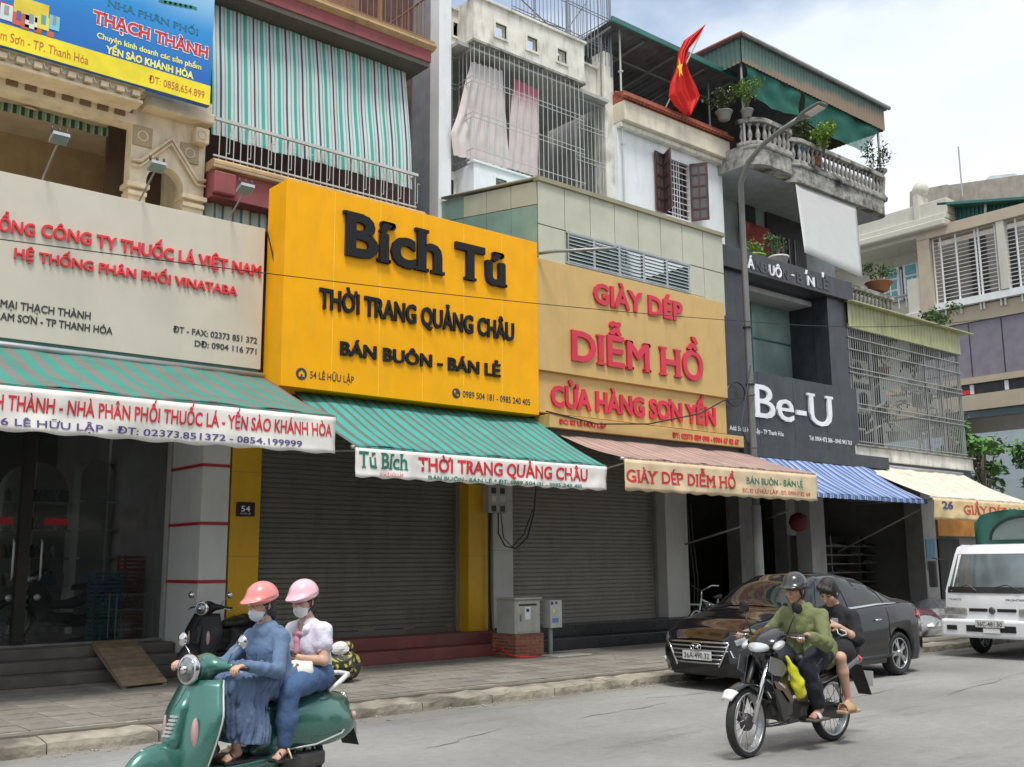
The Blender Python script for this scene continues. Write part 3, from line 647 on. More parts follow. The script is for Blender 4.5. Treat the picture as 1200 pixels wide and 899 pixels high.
# roof cage
rc = thing('roof_cage', 'tall blue-grey steel bar cage standing on the white parapet roof', 'cage', (15, 16, pz1))
cg = M('cage_steel', (.22, .24, .27), .5, .4)
x = P(600, 5, Y=15.9).x
while x < 16.6: bar('bar', (x, 15.9, pz1-.1 if x < bxr else zr-.35), (x, 15.9, pz1+2.2), .010, cg, rc); x += .115
y = 16.0
while y < 18: bar('bar', (16.6, y, zr-.3), (16.6, y, pz1+2.2), .010, cg, rc); y += .14
for z in (pz1+.35, pz1+.42, pz1+1.1, pz1+1.17): bar('rail', (P(600, 5, Y=15.9).x, 15.92, z), (16.6, 15.92, z), .010, cg, rc); bar('rail', (16.6, 15.92, z), (16.6, 18, z), .012, cg, rc)
bar('brace', (14.9, 15.95, pz1+.0), (15.9, 15.95, pz1+1.4), .016, cg, rc)
for x in (14.2, 15.2, 16.6): bar('post', (x, 15.9, pz1-.3), (x, 15.9, pz1+2.3), .03, cg, rc)
bar('cross_pipe', (13.2, 15.95, pz1+.95), (15.3, 15.95, pz1+.1), .014, rust, rc); bar('cross_pipe', (12.9, 16.4, pz1+.5), (15.8, 16.4, pz1+.8), .014, rust, rc)
# drain pipe beside the pier
dp = thing('drain_pipe', 'thin grey drain pipe running down between the white houses', 'pipe', (16.72, 15.7, 8))
bar('pipe', (16.72, 15.7, 8.3), (16.70, 15.7, P(723, 30, Y=15.7).z), .025, lsteel, dp); 
for z in (9.5, 11.2, 13): box('clamp', (16.68, 15.67, z), (16.76, 15.76, z+.04), lsteel, dp)
# laundry
def cloth(name, outl, outr, y, mat, label, n=26, fold=.03, cat='laundry'):
    rows = []; L_ = [P(*p, Y=y) for p in outl]; R_ = [P(*p, Y=y) for p in outr]; K_ = len(L_)
    for j in range(25):
        t = j/24*(K_-1); i = min(int(t), K_-2); f = t-i; a = L_[i].lerp(L_[i+1], f); b = R_[i].lerp(R_[i+1], f)
        rows.append([(a.lerp(b, s/n)+Vector((0, fold*math.sin(s*1.5+j*.12)+fold*.7*noise.noise(Vector((s*.4, j*.3, 2))), 0))) for s in range(n+1)])
    o = MB().grid(rows).build(name, mat, None); return tag(o, label, cat)
clm = M('washed_white_cloth', (.66, .60, .58), .9, var=.06, spot=.3, sc=(.5, .4, .38), bump=.3, bs=8)
def pink_top():
    m, t, b = new_mat('pink_edged_cloth'); N = t.nodes.new; K = t.links.new; tc = N('ShaderNodeTexCoord'); sp = N('ShaderNodeSeparateXYZ'); K(tc.outputs['Object'], sp.inputs[0])
    r = N('ShaderNodeMapRange'); r.inputs[1].default_value = 11.30; r.inputs[2].default_value = 11.7; K(sp.outputs['Z'], r.inputs[0]); x = N('ShaderNodeMix'); x.data_type = 'RGBA'; K(r.outputs[0], x.inputs[0]); x.inputs[6].default_value = (.66, .56, .55, 1); x.inputs[7].default_value = (.50, .16, .22, 1); K(x.outputs[2], b.inputs['Base Color']); b.inputs['Roughness'].default_value = .9; return m
cloth('hanging_sheet', [(552, 72), (545, 100), (537, 135), (529, 155), (532, 182)], [(590, 84), (592, 120), (594, 150), (596, 178), (596, 198)], 15.85, clm, 'wide pale sheet hung behind the balcony grille, gathered to the left')
cloth('hanging_curtain', [(603, 92), (600, 120), (598, 150), (597, 175), (595, 196)], [(631, 105), (630, 130), (631, 160), (631, 185), (632, 207)], 15.85, pink_top(), 'narrow pale curtain with pink top hung behind the balcony grille', n=16)
# glazed box above the khaki sign
fy = 13.1; gxl, gxr = P(630, 206, Y=fy).x, P(846, 268, Y=fy).x
zt_ = P(630, 208, Y=fy).z; zs = P(632, 300, Y=fy).z
fg = M('frosted_panel', (.54, .54, .43), .5, spec=.25, var=.06, spot=.35, sc=(.42, .42, .33), alpha=.96); fgt = M('frosted_teal_panel', (.24, .38, .33), .35, var=.1, spot=.3, sc=(.24, .26, .2))
npan = 8; w = (gxr-gxl)/npan; zm = zt_-.42
lx0, lx1 = P(665, 290, Y=fy).x, P(807, 320, Y=fy).x; lz1, lz0 = P(665, 273, Y=fy).z, P(665, 307, Y=fy).z
for i in range(npan):
    a, b = gxl+i*w+.008, gxl+(i+1)*w-.008
    box('upper_panel', (a, fy+.0, lz1+.04), (b, fy+.02, zt_-.06), fg, b3)
    if b < lx0 or a > lx1: box('lower_panel', (a, fy, zs-.3), (b, fy+.02, lz1+.02), fg, b3)
    else:
        box('lower_panel', (a, fy, zs-.3), (b, fy+.02, lz0-.04), fg, b3)
        if a < lx0: box('lower_panel', (a, fy, lz0-.03), (lx0-.03, fy+.02, lz1+.02), fg, b3)
        if b > lx1: box('lower_panel', (lx1+.03, fy, lz0-.03), (b, fy+.02, lz1+.02), fg, b3)
box('window_head', (lx0-.04, fy-.02, lz1-.005), (lx1+.04, fy+.04, lz1+.035), galv, b3); box('window_sill', (lx0-.04, fy-.02, lz0-.035), (lx1+.04, fy+.04, lz0), galv, b3)
lw = (lx1-lx0)/5; lvm = M('louvre_glass', (.42, .50, .50), .2, var=.1)
for i in range(5):
    a, b = lx0+i*lw, lx0+(i+1)*lw
    fr = MB().prism([(a, fy-.015, lz1+.002), (a, fy-.015, lz0+.002), (a+.03, fy-.015, lz0+.002), (a+.03, fy-.015, lz1-.02), (b-.03, fy-.015, lz1-.02), (b-.03, fy-.015, lz0+.002), (b, fy-.015, lz0+.002), (b, fy-.015, lz1+.002)], (0, .055, 0)).build('louvre_window', galv, b3)
    for k in range(8):
        z = lz0+(lz1-lz0)*(k+.5)/8; MB().prism([(a+.03, fy-.03, z-.035), (b-.03, fy-.03, z-.035), (b-.03, fy+.03, z+.03), (a+.03, fy+.03, z+.03)], (0, .005, .006)).build('louvre_blade', lvm, fr)
box('top_channel', (gxl-.03, fy-.05, zt_-.06), (gxr+.03, fy+.08, zt_+.02), M('olive_channel', (.30, .27, .18), .6), b3)
zb_ = P(516, 233, Y=16).z; dpt = 15.95-fy
for i in range(4):
    ya, ybb = fy+.03+dpt*i/4+.01, fy+.03+dpt*(i+1)/4-.01; za = zt_-.06+(zb_-zt_)*i/4; zb2 = zt_-.06+(zb_-zt_)*(i+1)/4
    MB().prism([(gxl, ya, za-.42), (gxl, ybb, zb2-.42), (gxl, ybb, zb2), (gxl, ya, za)], (.02, 0, 0)).build('side_panel', fg if i < 3 else fgt, b3)
    MB().prism([(gxl, ya, 6.9), (gxl, ybb, 6.9), (gxl, ybb, zb2-.435), (gxl, ya, za-.435)], (.02, 0, 0)).build('side_panel', fgt, b3)
MB().tube([(gxl-.01, fy, zt_), (gxl-.01, 15.95, zb_)], .03, 6).build('side_channel', M('olive_channel2', (.30, .27, .18), .6), b3)
MB().prism([(gxl, fy, zt_-.0), (gxr, fy, zt_-.0), (gxr, 15.95, zb_-.02), (gxl, 15.95, zb_-.02)], (0, 0, .012)).build('lean_to_roof', fgt, b3)
sp_ = thing('sign_bracket', 'grey steel bracket arm reaching out above the yellow sign', 'bracket', (11.7, 13, 7.5))
a = P(632, 297, Y=13.0); b = P(722, 291, Y=11.7); MB().tube([a, a.lerp(b, .2)+Vector((0, 0, .02)), b], .03, 6).build('arm', steel, sp_)
# ================================================================ SIGNS
def signbox(name, label, x0, x1, z0, z1, yf, yb, mat, nseam=0, seam=None, cat='shop sign'):
    t = thing(name, label, cat, ((x0+x1)/2, yb, z0))
    box('sign_panel', (x0, yf, z0), (x1, yb, z1), mat, t, bevel=.006)
    for i in range(1, nseam): 
        x = x0+(x1-x0)*i/nseam; box('panel_seam', (x-.004, yf-.002, z0+.01), (x+.004, yf+.01, z1-.01), seam, t)
    return t
y1 = 13.5
a, b = P(308, 428, Y=y1), P(312, 268, Y=y1)
s1 = signbox('shop_sign', 'wide off-white sign board with raised red letters above the green striped awning at left', .3, 6.70, P(150, 414, Y=y1).z, P(150, 233, Y=y1).z, y1, y1+.22, beige, 0)
box('red_wall_recess', (.3, y1+.02, P(150, 414, Y=y1).z-.28), (6.68, y1+.2, P(150, 414, Y=y1).z-.004), teal, s1)
text(s1, 'ỔNG', (-2, 270.5), (40, 278), 254.5, y1-.002, redl, d=.03, off=.022, per=True)
text(s1, 'CÔNG TY THUỐC LÁ VIỆT NAM', (47.3, 279), (305, 323.5), 263, y1-.002, redl, d=.03, off=.022, per=True)
text(s1, 'HỆ THỐNG PHÂN PHỐI VINATABA', (15.9, 302.6), (277.3, 346.9), 290, y1-.002, redl, d=.03, off=.02, per=True)
text(s1, 'MẠI THẠCH THÀNH', (0, 360.6), (106, 373.8), 351, y1-.001, prn_blk, off=.018, d=.006)
text(s1, 'AM SƠN - TP THANH HÓA', (0, 375), (131.6, 391.8), 365.5, y1-.001, prn_blk, off=.018, d=.006)
text(s1, 'ĐT - FAX: 02373 851 372', (202.7, 389.1), (301, 402.7), 381.5, y1-.001, prn_blk, off=.012, d=.006)
text(s1, 'DĐ: 0904 116 771', (228, 406), (300.3, 415), 398.6, y1-.001, prn_blk, off=.012, d=.006)
y2 = 13.0
s2 = signbox('shop_sign', 'large bright yellow box sign with raised black letters in the middle of the street', 6.765, 11.6, 4.10, 7.14, y2, 13.55, yel, 6, M('seam_light', (.95, .62, .08), .4))
text(s2, 'Bích', (403.4, 299), (516, 319.5), 246, y2-.002, blk, d=.06, off=.03, serif=True, per=True)
text(s2, 'Tú', (532, 324), (590.2, 336), 281, y2-.002, blk, d=.06, off=.03, serif=True, per=True)
text(s2, 'THỜI TRANG QUẢNG CHÂU', (373.2, 359.4), (601.4, 400.5), 334.5, y2-.002, blk, d=.035, off=.028, per=True)
text(s2, 'BÁN BUÔN - BÁN LẺ', (398, 414.8), (585.8, 442.5), 398.2, y2-.002, blk, d=.03, off=.03, per=True)
text(s2, '54 LÊ HỮU LẬP', (363.2, 443.5), (414.6, 449.2), 434.6, y2-.001, prn_blk, off=.01)
text(s2, '0989 504 181 - 0985 240 405', (542.2, 465.6), (621.3, 475), 457.6, y2-.001, prn_blk, off=.015)
def disc(parent, u, v, r, Y, mat, name='icon'):
    q = P(u, v, Y=Y); return MB().prism([(q.x+r*math.cos(2*math.pi*k/20), Y, q.z+r*math.sin(2*math.pi*k/20)) for k in range(20)], (0, -.003, 0)).build(name, mat, parent)
disc(s2, 353.2, 438.2, .088, y2-.001, prn_blk); q = P(353.2, 438.2, Y=y2)
MB().prism([(q.x-.045, y2-.005, q.z-.04), (q.x-.015, y2-.005, q.z-.04), (q.x-.015, y2-.005, q.z-.005), (q.x+.015, y2-.005, q.z-.005), (q.x+.015, y2-.005, q.z-.04), (q.x+.045, y2-.005, q.z-.04), (q.x+.045, y2-.005, q.z+.01), (q.x, y2-.005, q.z+.05), (q.x-.045, y2-.005, q.z+.01)], (0, -.002, 0)).build('house_icon', yel, s2)
disc(s2, 534.6, 461, .082, y2-.001, prn_blk); q = P(534.6, 461, Y=y2)
MB().tube([(q.x-.035, y2-.006, q.z+.035), (q.x-.03, y2-.006, q.z-.0), (q.x+.0, y2-.006, q.z-.03), (q.x+.035, y2-.006, q.z-.035)], [.016, .008, .008, .016], 6).build('phone_icon', yel, s2)
y3 = 13.05; x3 = P(848, 352, Y=y3).x
zA, zB = P(631, 302, Y=y3).z, P(633, 433, Y=y3).z
s3 = signbox('shop_sign', 'khaki sign with raised crimson letters over two panels beside the yellow sign', 11.62, x3, zB, zA, y3, y3+.25, gold)
zC = P(636, 482, Y=y3).z
box('sign_panel', (11.62, y3+.08, zC), (x3+.02, y3+.25, zB-.004), gold, s3)
x3b = P(872, 522, Y=12.9).x; zD = P(700, 505, Y=12.9).z
box('lower_ledge', (11.75, 12.9, P(640, 500, Y=12.9).z), (x3b, y3+.25, P(645, 485, Y=12.9).z), gold, s3, bevel=.008)
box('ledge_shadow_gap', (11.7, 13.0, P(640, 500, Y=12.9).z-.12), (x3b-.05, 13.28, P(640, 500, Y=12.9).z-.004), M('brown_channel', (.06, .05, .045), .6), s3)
text(s3, 'GIÀY DÉP', (694.7, 357), (798.9, 374.6), 332, y3-.002, redl2, d=.04, off=.03, per=True)
text(s3, 'DIỄM HỒ', (669, 422), (823, 446), 385, y3-.002, redl2, d=.045, off=.025, serif=True, per=True)
text(s3, 'CỬA HÀNG SƠN YẾN', (644.8, 474.5), (837.8, 499.5), 449, y3+.078, redl2, d=.04, off=.038, per=True)
text(s3, 'ĐC: 82 LÊ HỮU LẬP', (655, 496.3), (710, 502.3), 490.6, 12.898, prn_red, d=.01, off=.03)
text(s3, 'ĐT: 02373 859 098 - 0904 67 82 67', (787.9, 513), (866, 521), 506.5, 12.898, prn_red, d=.01, off=.03)
# blue banner high on the left
yb4 = 14.86; tl = P(258, 0, Y=yb4); br = P(246, 122, Y=yb4); zb4 = (P(0, 55, Y=yb4).z+br.z)/2; xb4 = br.x
bn = thing('banner_sign', 'blue and yellow printed banner sign with red lettering high on the cream house', 'sign', (4, yb4, zb4))
def banner_mat():
    m, t, b = new_mat('banner_print'); N = t.nodes.new; K = t.links.new; tc = N('ShaderNodeTexCoord'); sp = N('ShaderNodeSeparateXYZ'); K(tc.outputs['Object'], sp.inputs[0])
    r = N('ShaderNodeMapRange'); r.inputs[1].default_value = zb4+.4; r.inputs[2].default_value = zb4+2.3; K(sp.outputs['Z'], r.inputs[0])
    c = N('ShaderNodeValToRGB'); e = c.color_ramp.elements; e[0].color = (.01, .13, .48, 1); e[1].color = (.45, .72, .85, 1); x = e.new(.45); x.color = (.02, .28, .68, 1)
    a = N('ShaderNodeTexNoise'); a.inputs['Scale'].default_value = .6; K(tc.outputs['Object'], a.inputs[0]); ad = N('ShaderNodeMath'); ad.operation = 'MULTIPLY_ADD'; ad.inputs[1].default_value = .5; ad.inputs[2].default_value = -.25; K(a.outputs[0], ad.inputs[0]); ax = N('ShaderNodeMath'); K(r.outputs[0], ax.inputs[0]); K(ad.outputs[0], ax.inputs[1])
    K(ax.outputs[0], c.inputs[0]); K(c.outputs[0], b.inputs['Base Color']); b.inputs['Roughness'].default_value = .35; return m
box('banner_panel', (.2, yb4, zb4), (xb4, yb4+.12, zb4+2.7), banner_mat(), bn)
zy = P(246, 101, Y=yb4).z; box('yellow_band', (.2, yb4-.004, zb4+.002), (xb4-.002, yb4-.001, zy), M('print_yellow_band', (.90, .74, .02), .4), bn)
T4 = yb4-.002
text(bn, 'NHÀ PHÂN PHỐI', (126.6, 9), (231.7, 39.7), 1, T4, M('print_sea', (.03, .16, .2), .5), off=.0, serif=True)
text(bn, 'THẠCH THÀNH', (108, 27.7), (244.2, 67.3), 11.2, T4, prn_white, off=.085, serif=True, d=.003)
text(bn, 'THẠCH THÀNH', (108.5, 27.2), (243.6, 66.7), 12, T4-.004, prn_red, off=.03, serif=True)
text(bn, 'Chuyên kinh doanh các sản phẩm', (113.3, 45.5), (235.7, 80.7), 38.5, T4, prn_yel, off=.025)
text(bn, 'YẾN SÀO KHÁNH HÒA', (123.8, 63), (226.6, 91.5), 54, T4, prn_yel, off=.045)
text(bn, 'm Sơn - TP. Thanh Hóa', (0, 47.5), (103.4, 74.2), 36.2, yb4-.005, prn_or, off=.0)
text(bn, 'ĐT: 0858.654.899', (174.2, 97.9), (239.4, 114.2), 88.6, yb4-.005, prn_or, off=.0)
pcol = [((.55, .02, .03), -4, 0, 17, 8), ((.80, .62, .05), 17, -6, 57, 17), ((.75, .80, .75), 1, 3, 14, 25), ((.70, .12, .08), 15, 14, 28, 31), ((.80, .80, .70), 30, 16, 43, 35), ((.80, .70, .10), 44, 18, 57, 36), ((.20, .55, .70), 58, 17, 69, 37)]
for i, (c, ua, va, ub, vb) in enumerate(pcol):
    qa = P(ua, va, Y=yb4); qb = P(ub, vb, Y=yb4); zl = P(ua, vb-3, Y=yb4).z
    m_ = M('printed_box_%d' % i, c, .5); box('printed_packet', (qa.x, yb4-.005-.001*i, zl), (qb.x, yb4-.001, qa.z), m_, bn)
    if i > 1: box('printed_label', (qa.x+.05, yb4-.008-.001*i, zl+.08), (qb.x-.05, yb4-.0062-.001*i, zl+.22), M('printed_lid_%d' % i, tuple(.35*x+.1 for x in c[::-1]), .5), bn)
    if i == 1:
        for r_ in range(2):
            for c_ in range(3): box('printed_mark', (qa.x+.12+c_*.17, yb4-.009, qa.z-.32-.15*r_), (qa.x+.22+c_*.17, yb4-.0065, qa.z-.24-.15*r_), prn_or, bn)
for k in range(7): q = P(186+k*6, 2+k*1.2, Y=yb4); box('printed_leaf', (q.x, yb4-.005, q.z), (q.x+.12, yb4-.001, q.z+.05), prn_green, bn)
# flood lights
def flood(u0, v0, u1, v1, Y0, label):
    a = P(u0, v0, Y=Y0); b = P(u1, v1, Y=Y0-.75)
    t = thing('flood_light', label, 'flood light', a, group=None)
    MB().tube([a-Vector((0, 0, .3)), a, b], .014, 6).build('arm', steel, t)
    h = MB(); h.prism([b+Vector((-.10, -.08, .02)), b+Vector((.10, -.08, .02)), b+Vector((.10, .09, -.04)), b+Vector((-.10, .09, -.04))], (0, .012, .045)); hh = h.build('lamp_head', galv, t)
    MB().prism([b+Vector((-.085, -.068, .012)), b+Vector((.085, -.068, .012)), b+Vector((.085, .078, -.038)), b+Vector((-.085, .078, -.038))], (0, -.001, -.006)).build('lens', glassg, hh)
    for k in range(3): bar('fin', b+Vector((-.09+k*.09, 0, .08)), b+Vector((-.09+k*.09, .01, .14)), .018, blkp, t)
flood(50, 209, 70, 163, 13.62, 'flood light on a bent arm at far left above the off-white sign')
flood(163, 236, 184, 196, 13.62, 'flood light on an arm in front of the pointed cream arch')
flood(267, 258, 288, 222, 13.62, 'flood light on an arm in front of the oxblood balcony slab')
# ================================================================ AWNINGS
VAL = {}
def vtext(t, *a, **k):
    "print that follows the waves of the valance"
    o = text(t, *a, **k); fn = VAL[t]; yv_ = a[4] if len(a) > 4 else 0
    for v in o.data.vertices: v.co.y += fn(v.co.x, v.co.z)-yv_-.0045
    o.data.update(); return o
def awning(label, x0, x1, yb, zb, yf, zf, mat, val, hv, valm, vx=None, flap=.05, sag=.05, cat='awning'):
    t = thing('awning', label, cat, ((x0+x1)/2, yb, zb)); rows = []
    n_ = 90
    for j in range(13):
        s = j/12; rows.append([(x0+(x1-x0)*i/n_, yb+(yf-yb)*s, zb+(zf-zb)*s-sag*math.sin(math.pi*s)*(.7+.3*math.cos(i*2*math.pi/22.5))+.028*noise.noise(Vector((i*.16, s*2.2, x0)))+.012*abs(noise.noise(Vector((i*.5, s*1.2, x0+7))))) for i in range(n_+1)])
    MB().grid(rows).build('canopy', mat, t, thick=.006)
    e = []
    for j in range(5):
        s = j/4; e.append([(x0+(x1-x0)*i/n_, yf-.012-.012*math.sin(i*1.2)*s, zf-.07*s-.012*s*abs(math.sin(i*.55))) for i in range(n_+1)])
    MB().grid(e).build('scalloped_edge', mat, t)
    MB().tube([(x0-.03, yf+.02, zf-.02), (x1+.03, yf+.02, zf-.02)], .028, 8).build('front_tube', galv, t)
    MB().tube([(x0+.02, yb, zb+.02), (x1-.02, yb, zb+.02)], .045, 8).build('roller_tube', galv, t)
    for x in (x0+.25, x1-.25):
        el = Vector(((x+.45 if x < (x0+x1)/2 else x-.45), (yf+yb)/2, (zf+zb)/2-.55)); MB().tube([(x, yb+.3, zb-.9), (x, yf+.05, zf-.04)], .016, 6).build('support_arm', galv, t)
    if valm:
        va, vb = vx or (x0, x1); rows = []
        for j in range(9):
            s = j/8; rows.append([(va+(vb-va)*i/n_, yf-.035+.014*math.sin(i*.7+s)*s+.045*s*noise.noise(Vector((i*.14, s*1.5, x0)))+.015*noise.noise(Vector((i*.4, s*3, x0))), zf-.03-hv*s-(.012*math.sin(i*.9) if j == 8 else 0)) for i in range(n_+1)])
        MB().grid(rows).build('valance', valm, t, thick=.003)
        def fn(x, z):
            i = (x-va)/(vb-va)*n_; s = (zf-.03-z)/hv; return yf-.035+.014*math.sin(i*.7+s)*s+.045*s*noise.noise(Vector((i*.14, s*1.5, x0)))+.015*noise.noise(Vector((i*.4, s*3, x0)))
        VAL[t] = fn
    return t
TEA, GRY = (.05, .30, .24), (.20, .20, .18)
m1 = stripes('green_grey_stripe', .26, [(0, TEA), (.5, (.20, .21, .19))], dirt=.35, trans=.15, bump=.4)
m2 = stripes('turquoise_stripe', .185, [(0, (.06, .42, .36)), (.62, (.15, .17, .16))], dirt=.25, trans=.15, bump=.4)
m3 = stripes('faded_pink_stripe', .17, [(0, (.55, .38, .32)), (.45, (.30, .17, .15)), (.65, (.50, .35, .30))], dirt=.35, trans=.15, bump=.4)
m4 = stripes('blue_stripe', .25, [(0, (.11, .20, .48)), (.50, (.72, .80, .92)), (.66, (.11, .20, .48)), (.80, (.62, .70, .88)), (.90, (.11, .20, .48))], dirt=.2, trans=.2, bump=.4)
m5 = M('sun_bleached_canvas', (.66, .62, .52), .8, var=.08, streak=.5, sc=(.30, .28, .22), bump=.4, bs=6, zs=1.2)
YF = 11.5
a1f = P(392, 487, Y=YF); zf1 = P(200, 470, Y=YF).z
aw1 = awning('green and grey striped awning at left with white valance lettered in red and navy', .3, a1f.x, 13.48, 4.28, YF, zf1+.02, m1, .0, .47, valw, (.3, a1f.x+.0))
yv = YF-.062
vtext(aw1, 'H THÀNH - NHÀ PHÂN PHỐI THUỐC LÁ - YẾN SÀO KHÁNH HÒA', (-6, 482), (390, 509), 463, yv, prn_red, off=.02, d=.004)
vtext(aw1, '6 LÊ HỮU LẬP - ĐT: 02373.851372 - 0854.199999', (0.8, 500.5), (355, 521), 491.5, yv, prn_navy, off=.012, d=.004)
YG = 11.65; ax0, ax1 = P(415, 520, Y=YG).x, P(709, 545, Y=YG).x
zf2 = (P(415, 521, Y=YG).z+P(709, 546, Y=YG).z)/2
aw2 = awning('turquoise striped awning under the yellow sign with a white lettered valance', ax0, ax1, 13.45, 4.17, YG, zf2, m2, 0, .38, valw)
yv = YG-.066
vtext(aw2, 'Tú Bích', (421.4, 547.5), (478, 550), 527.5, yv, prn_green, off=.02, serif=True, d=.004)
vtext(aw2, 'Số 54 LÊ HỮU LẬP', (446, 557.8), (473, 559), 553.6, yv, prn_red, off=0, d=.004)
vtext(aw2, 'THỜI TRANG QUẢNG CHÂU', (491.6, 550.7), (690.5, 564.3), 533.8, yv, prn_red, off=.03, d=.004)
vtext(aw2, 'BÁN BUÔN - BÁN LẺ * ĐT: 0989 504 181 - 0985 240 405', (503, 562.2), (683, 571.6), 557.2, yv, prn_green, off=.015, d=.004)
YH = 11.5; ax0, ax1 = P(730, 534, Y=YH).x, P(955, 553, Y=YH).x
zf3 = (P(730, 535, Y=YH).z+P(955, 556, Y=YH).z)/2
aw3 = awning('faded pink striped awning with beige valance lettered in red and green', ax0, ax1, 13.2, 3.88, YH, zf3, m3, 0, .50, valb)
yv = YH-.066
vtext(aw3, 'GIÀY DÉP DIỄM HỒ', (736, 563), (864, 573.2), 547.6, yv, prn_red, off=.02, serif=True, d=.004)
vtext(aw3, 'BÁN BUÔN - BÁN LẺ', (876.7, 566.5), (942.7, 571.2), 558.5, yv, prn_green, off=.01, d=.004)
vtext(aw3, 'ĐC: 82 LÊ HỮU LẬP - ĐT: 0904 67 82 68', (870.7, 576.7), (950.7, 581.7), 571.6, yv, prn_red, off=0, d=.004)
YI = 11.7; ax1 = P(1086, 591, Y=YI).x; zf4 = P(1086, 588, Y=YI).z
aw4 = awning('blue and white striped awning below the black shop sign', ax1-4.45, ax1, 13.2, 3.92, YI, zf4+.03, m4, 0, 0, None, sag=.08)
YJ = 11.5; ax0 = P(1092, 582, Y=YJ).x; zf5 = P(1092, 582, Y=YJ).z
aw5 = awning('bleached cream canvas awning with yellow valance behind the white truck', ax0, ax0+4.9, 13.2, P(1060, 550, Y=13.2).z, YJ, zf5, m5, 0, .46, M('valance_yellow', (.72, .55, .28), .5, var=.08, spot=.3, sc=(.4, .3, .15)))
yv = YJ-.066
vtext(aw5, '26', (1105.5, 596), (1119, 596.5), 586.5, yv, prn_navy, off=.04, d=.004)
vtext(aw5, 'GIẦY DÉP', (1131, 603.2), (1181.5, 604), 592, yv, M('print_orange_red', (.58, .09, .03), .6), off=.02, serif=True, d=.004)
vtext(aw5, 'Việt', (1184.7, 604), (1203, 604.4), 595, yv, prn_green, off=.0, d=.004)

# ================================================================ SHOPHOUSE 4 (black front, white upper house)
b4 = thing('shophouse', 'white house with dark window shutters and red tile cornice above a black cladded shopfront', 'shophouse', (19, 15, .15))
y4 = 13.3; kx0, kx1 = 16.8, P(992, 330, Y=y4).x
zt4 = P(992, 332, Y=y4).z; zr4 = P(900, 326, Y=y4).z; 
zh1 = P(992, 354, Y=y4).z; wz1 = P(880, 330, Y=y4).z; wz0 = P(885, 436, Y=y4).z; zb4_ = P(1000, 540, Y=y4).z
wx0, wx1 = P(876, 400, Y=y4).x, P(972, 400, Y=y4).x
box('black_fascia', (kx0, y4-.12, zh1), (kx1+.05, y4+.5, zt4), blkp, b4, bevel=.01)
box('black_cladding', (kx0, y4, wz0), (wx0, y4+.4, zh1-.004), blkp, b4); box('black_cladding', (wx1, y4, wz0), (kx1, y4+.4, zh1-.004), blkp, b4)
box('black_sign_panel', (kx0, y4-.05, zb4_+.1), (kx1+.03, y4+.35, wz0-.002), blkp, b4)
box('black_ledge', (kx0+.3, y4-.35, zb4_-.18), (kx1+.75, y4+.3, zb4_+.095), blkp, b4)
box('recess_side', (wx1-.003, y4+.41, wz0), (wx1+.15, y4+1.3, zh1), blkp, b4); box('recess_head', (wx0, y4+.41, zh1-.05), (wx1, y4+1.3, zh1+.2), blkp, b4)
gw = box('window_glass', (wx0, y4+1.05, wz0-.2), (wx1-.01, y4+1.09, zh1), glassg, b4)
for x in (wx0+(wx1-wx0)*.5,): box('glazing_bar', (x-.02, y4+1.02, wz0), (x+.02, y4+1.10, zh1-.06), teal, b4)
box('glazing_bar', (wx0, y4+1.021, wz0+(zh1-wz0)*.52), (wx1-.02, y4+1.101, wz0+(zh1-wz0)*.52+.035), teal, b4)
box('room_behind', (wx0, y4+1.6, wz0-.2), (wx1-.01, y4+1.7, zh1), M('room_teal', (.10, .16, .15), .8, var=.5, vs=1.5), b4)
for i in range(8):
    x = wx0+.25+random.random()*(wx1-wx0-.7); z = wz0+.1+random.random()*1.0; box('stored_box', (x, y4+1.3, z-.2), (x+.3, y4+1.5, z+.15), M('boxes%d' % i, (.3+.2*random.random(), .32, .28), .7), b4)
for i in range(1, 4):
    x = kx0+(kx1-kx0)*i/4; box('panel_seam', (x-.003, y4-.0525, zb4_+.12), (x+.003, y4-.03, wz0-.02), M('seam_dark', (.01, .01, .012), .5), b4) if i != 9 else 0
ys = y4-.052; st = ys
sb = thing('shop_sign', 'black shop sign with big white serif letters Be-U', 'shop sign', (19.5, ys, wz0))
text(sb, 'Be-U', (884, 489.5), (974.3, 500.3), 448.5, ys, whl, d=.045, off=.004, serif=True, per=True)
text(sb, 'Add: 59 Lê Hữu Lập - TP Thanh Hóa', (855, 504.3), (918.3, 510.7), 498.6, ys, whl, d=.004, off=.02)
text(sb, 'Tel: 0904 472 386 - 0943 943 763', (948.3, 515.7), (998.3, 521.5), 510.3, ys, whl, d=.004, off=.02)
yq = y4-.122; sc_ = thing('shop_sign', 'black fascia sign with only a few white letters left on it', 'shop sign', (19.5, yq, zh1))
text(sc_, 'Á', (875.7, 314.3), (883, 315.8), 301.5, yq, whl, d=.03, off=.01, per=True)
text(sc_, 'UÔ', (901, 322.7), (915.3, 326), 310, yq, whl, d=.03, off=.01, per=True)
text(sc_, '-', (927, 326), (930, 327), 314, yq, whl, d=.03, per=True)
text(sc_, 'N', (945.7, 334.7), (953.7, 336.3), 323, yq, whl, d=.03, off=.01, per=True)
for s_, u_, v_ in (('N', 886, 317.5), ('B', 893, 319.5), ('N', 917, 326.5), ('B', 934, 331), ('L', 957, 337), ('Ẻ', 965, 339)):
    text(sc_, s_, (u_, v_), (u_+6.5, v_+1.4), v_-12, yq, ghost, d=.012, off=.01, per=True)
q = P(943, 321, Y=yq); MB().prism([(q.x, yq, q.z), (q.x+.06, yq, q.z), (q.x+.1, yq, q.z+.1), (q.x+.04, yq, q.z+.1)], (0, -.02, 0)).build('accent_mark', whl, sc_)
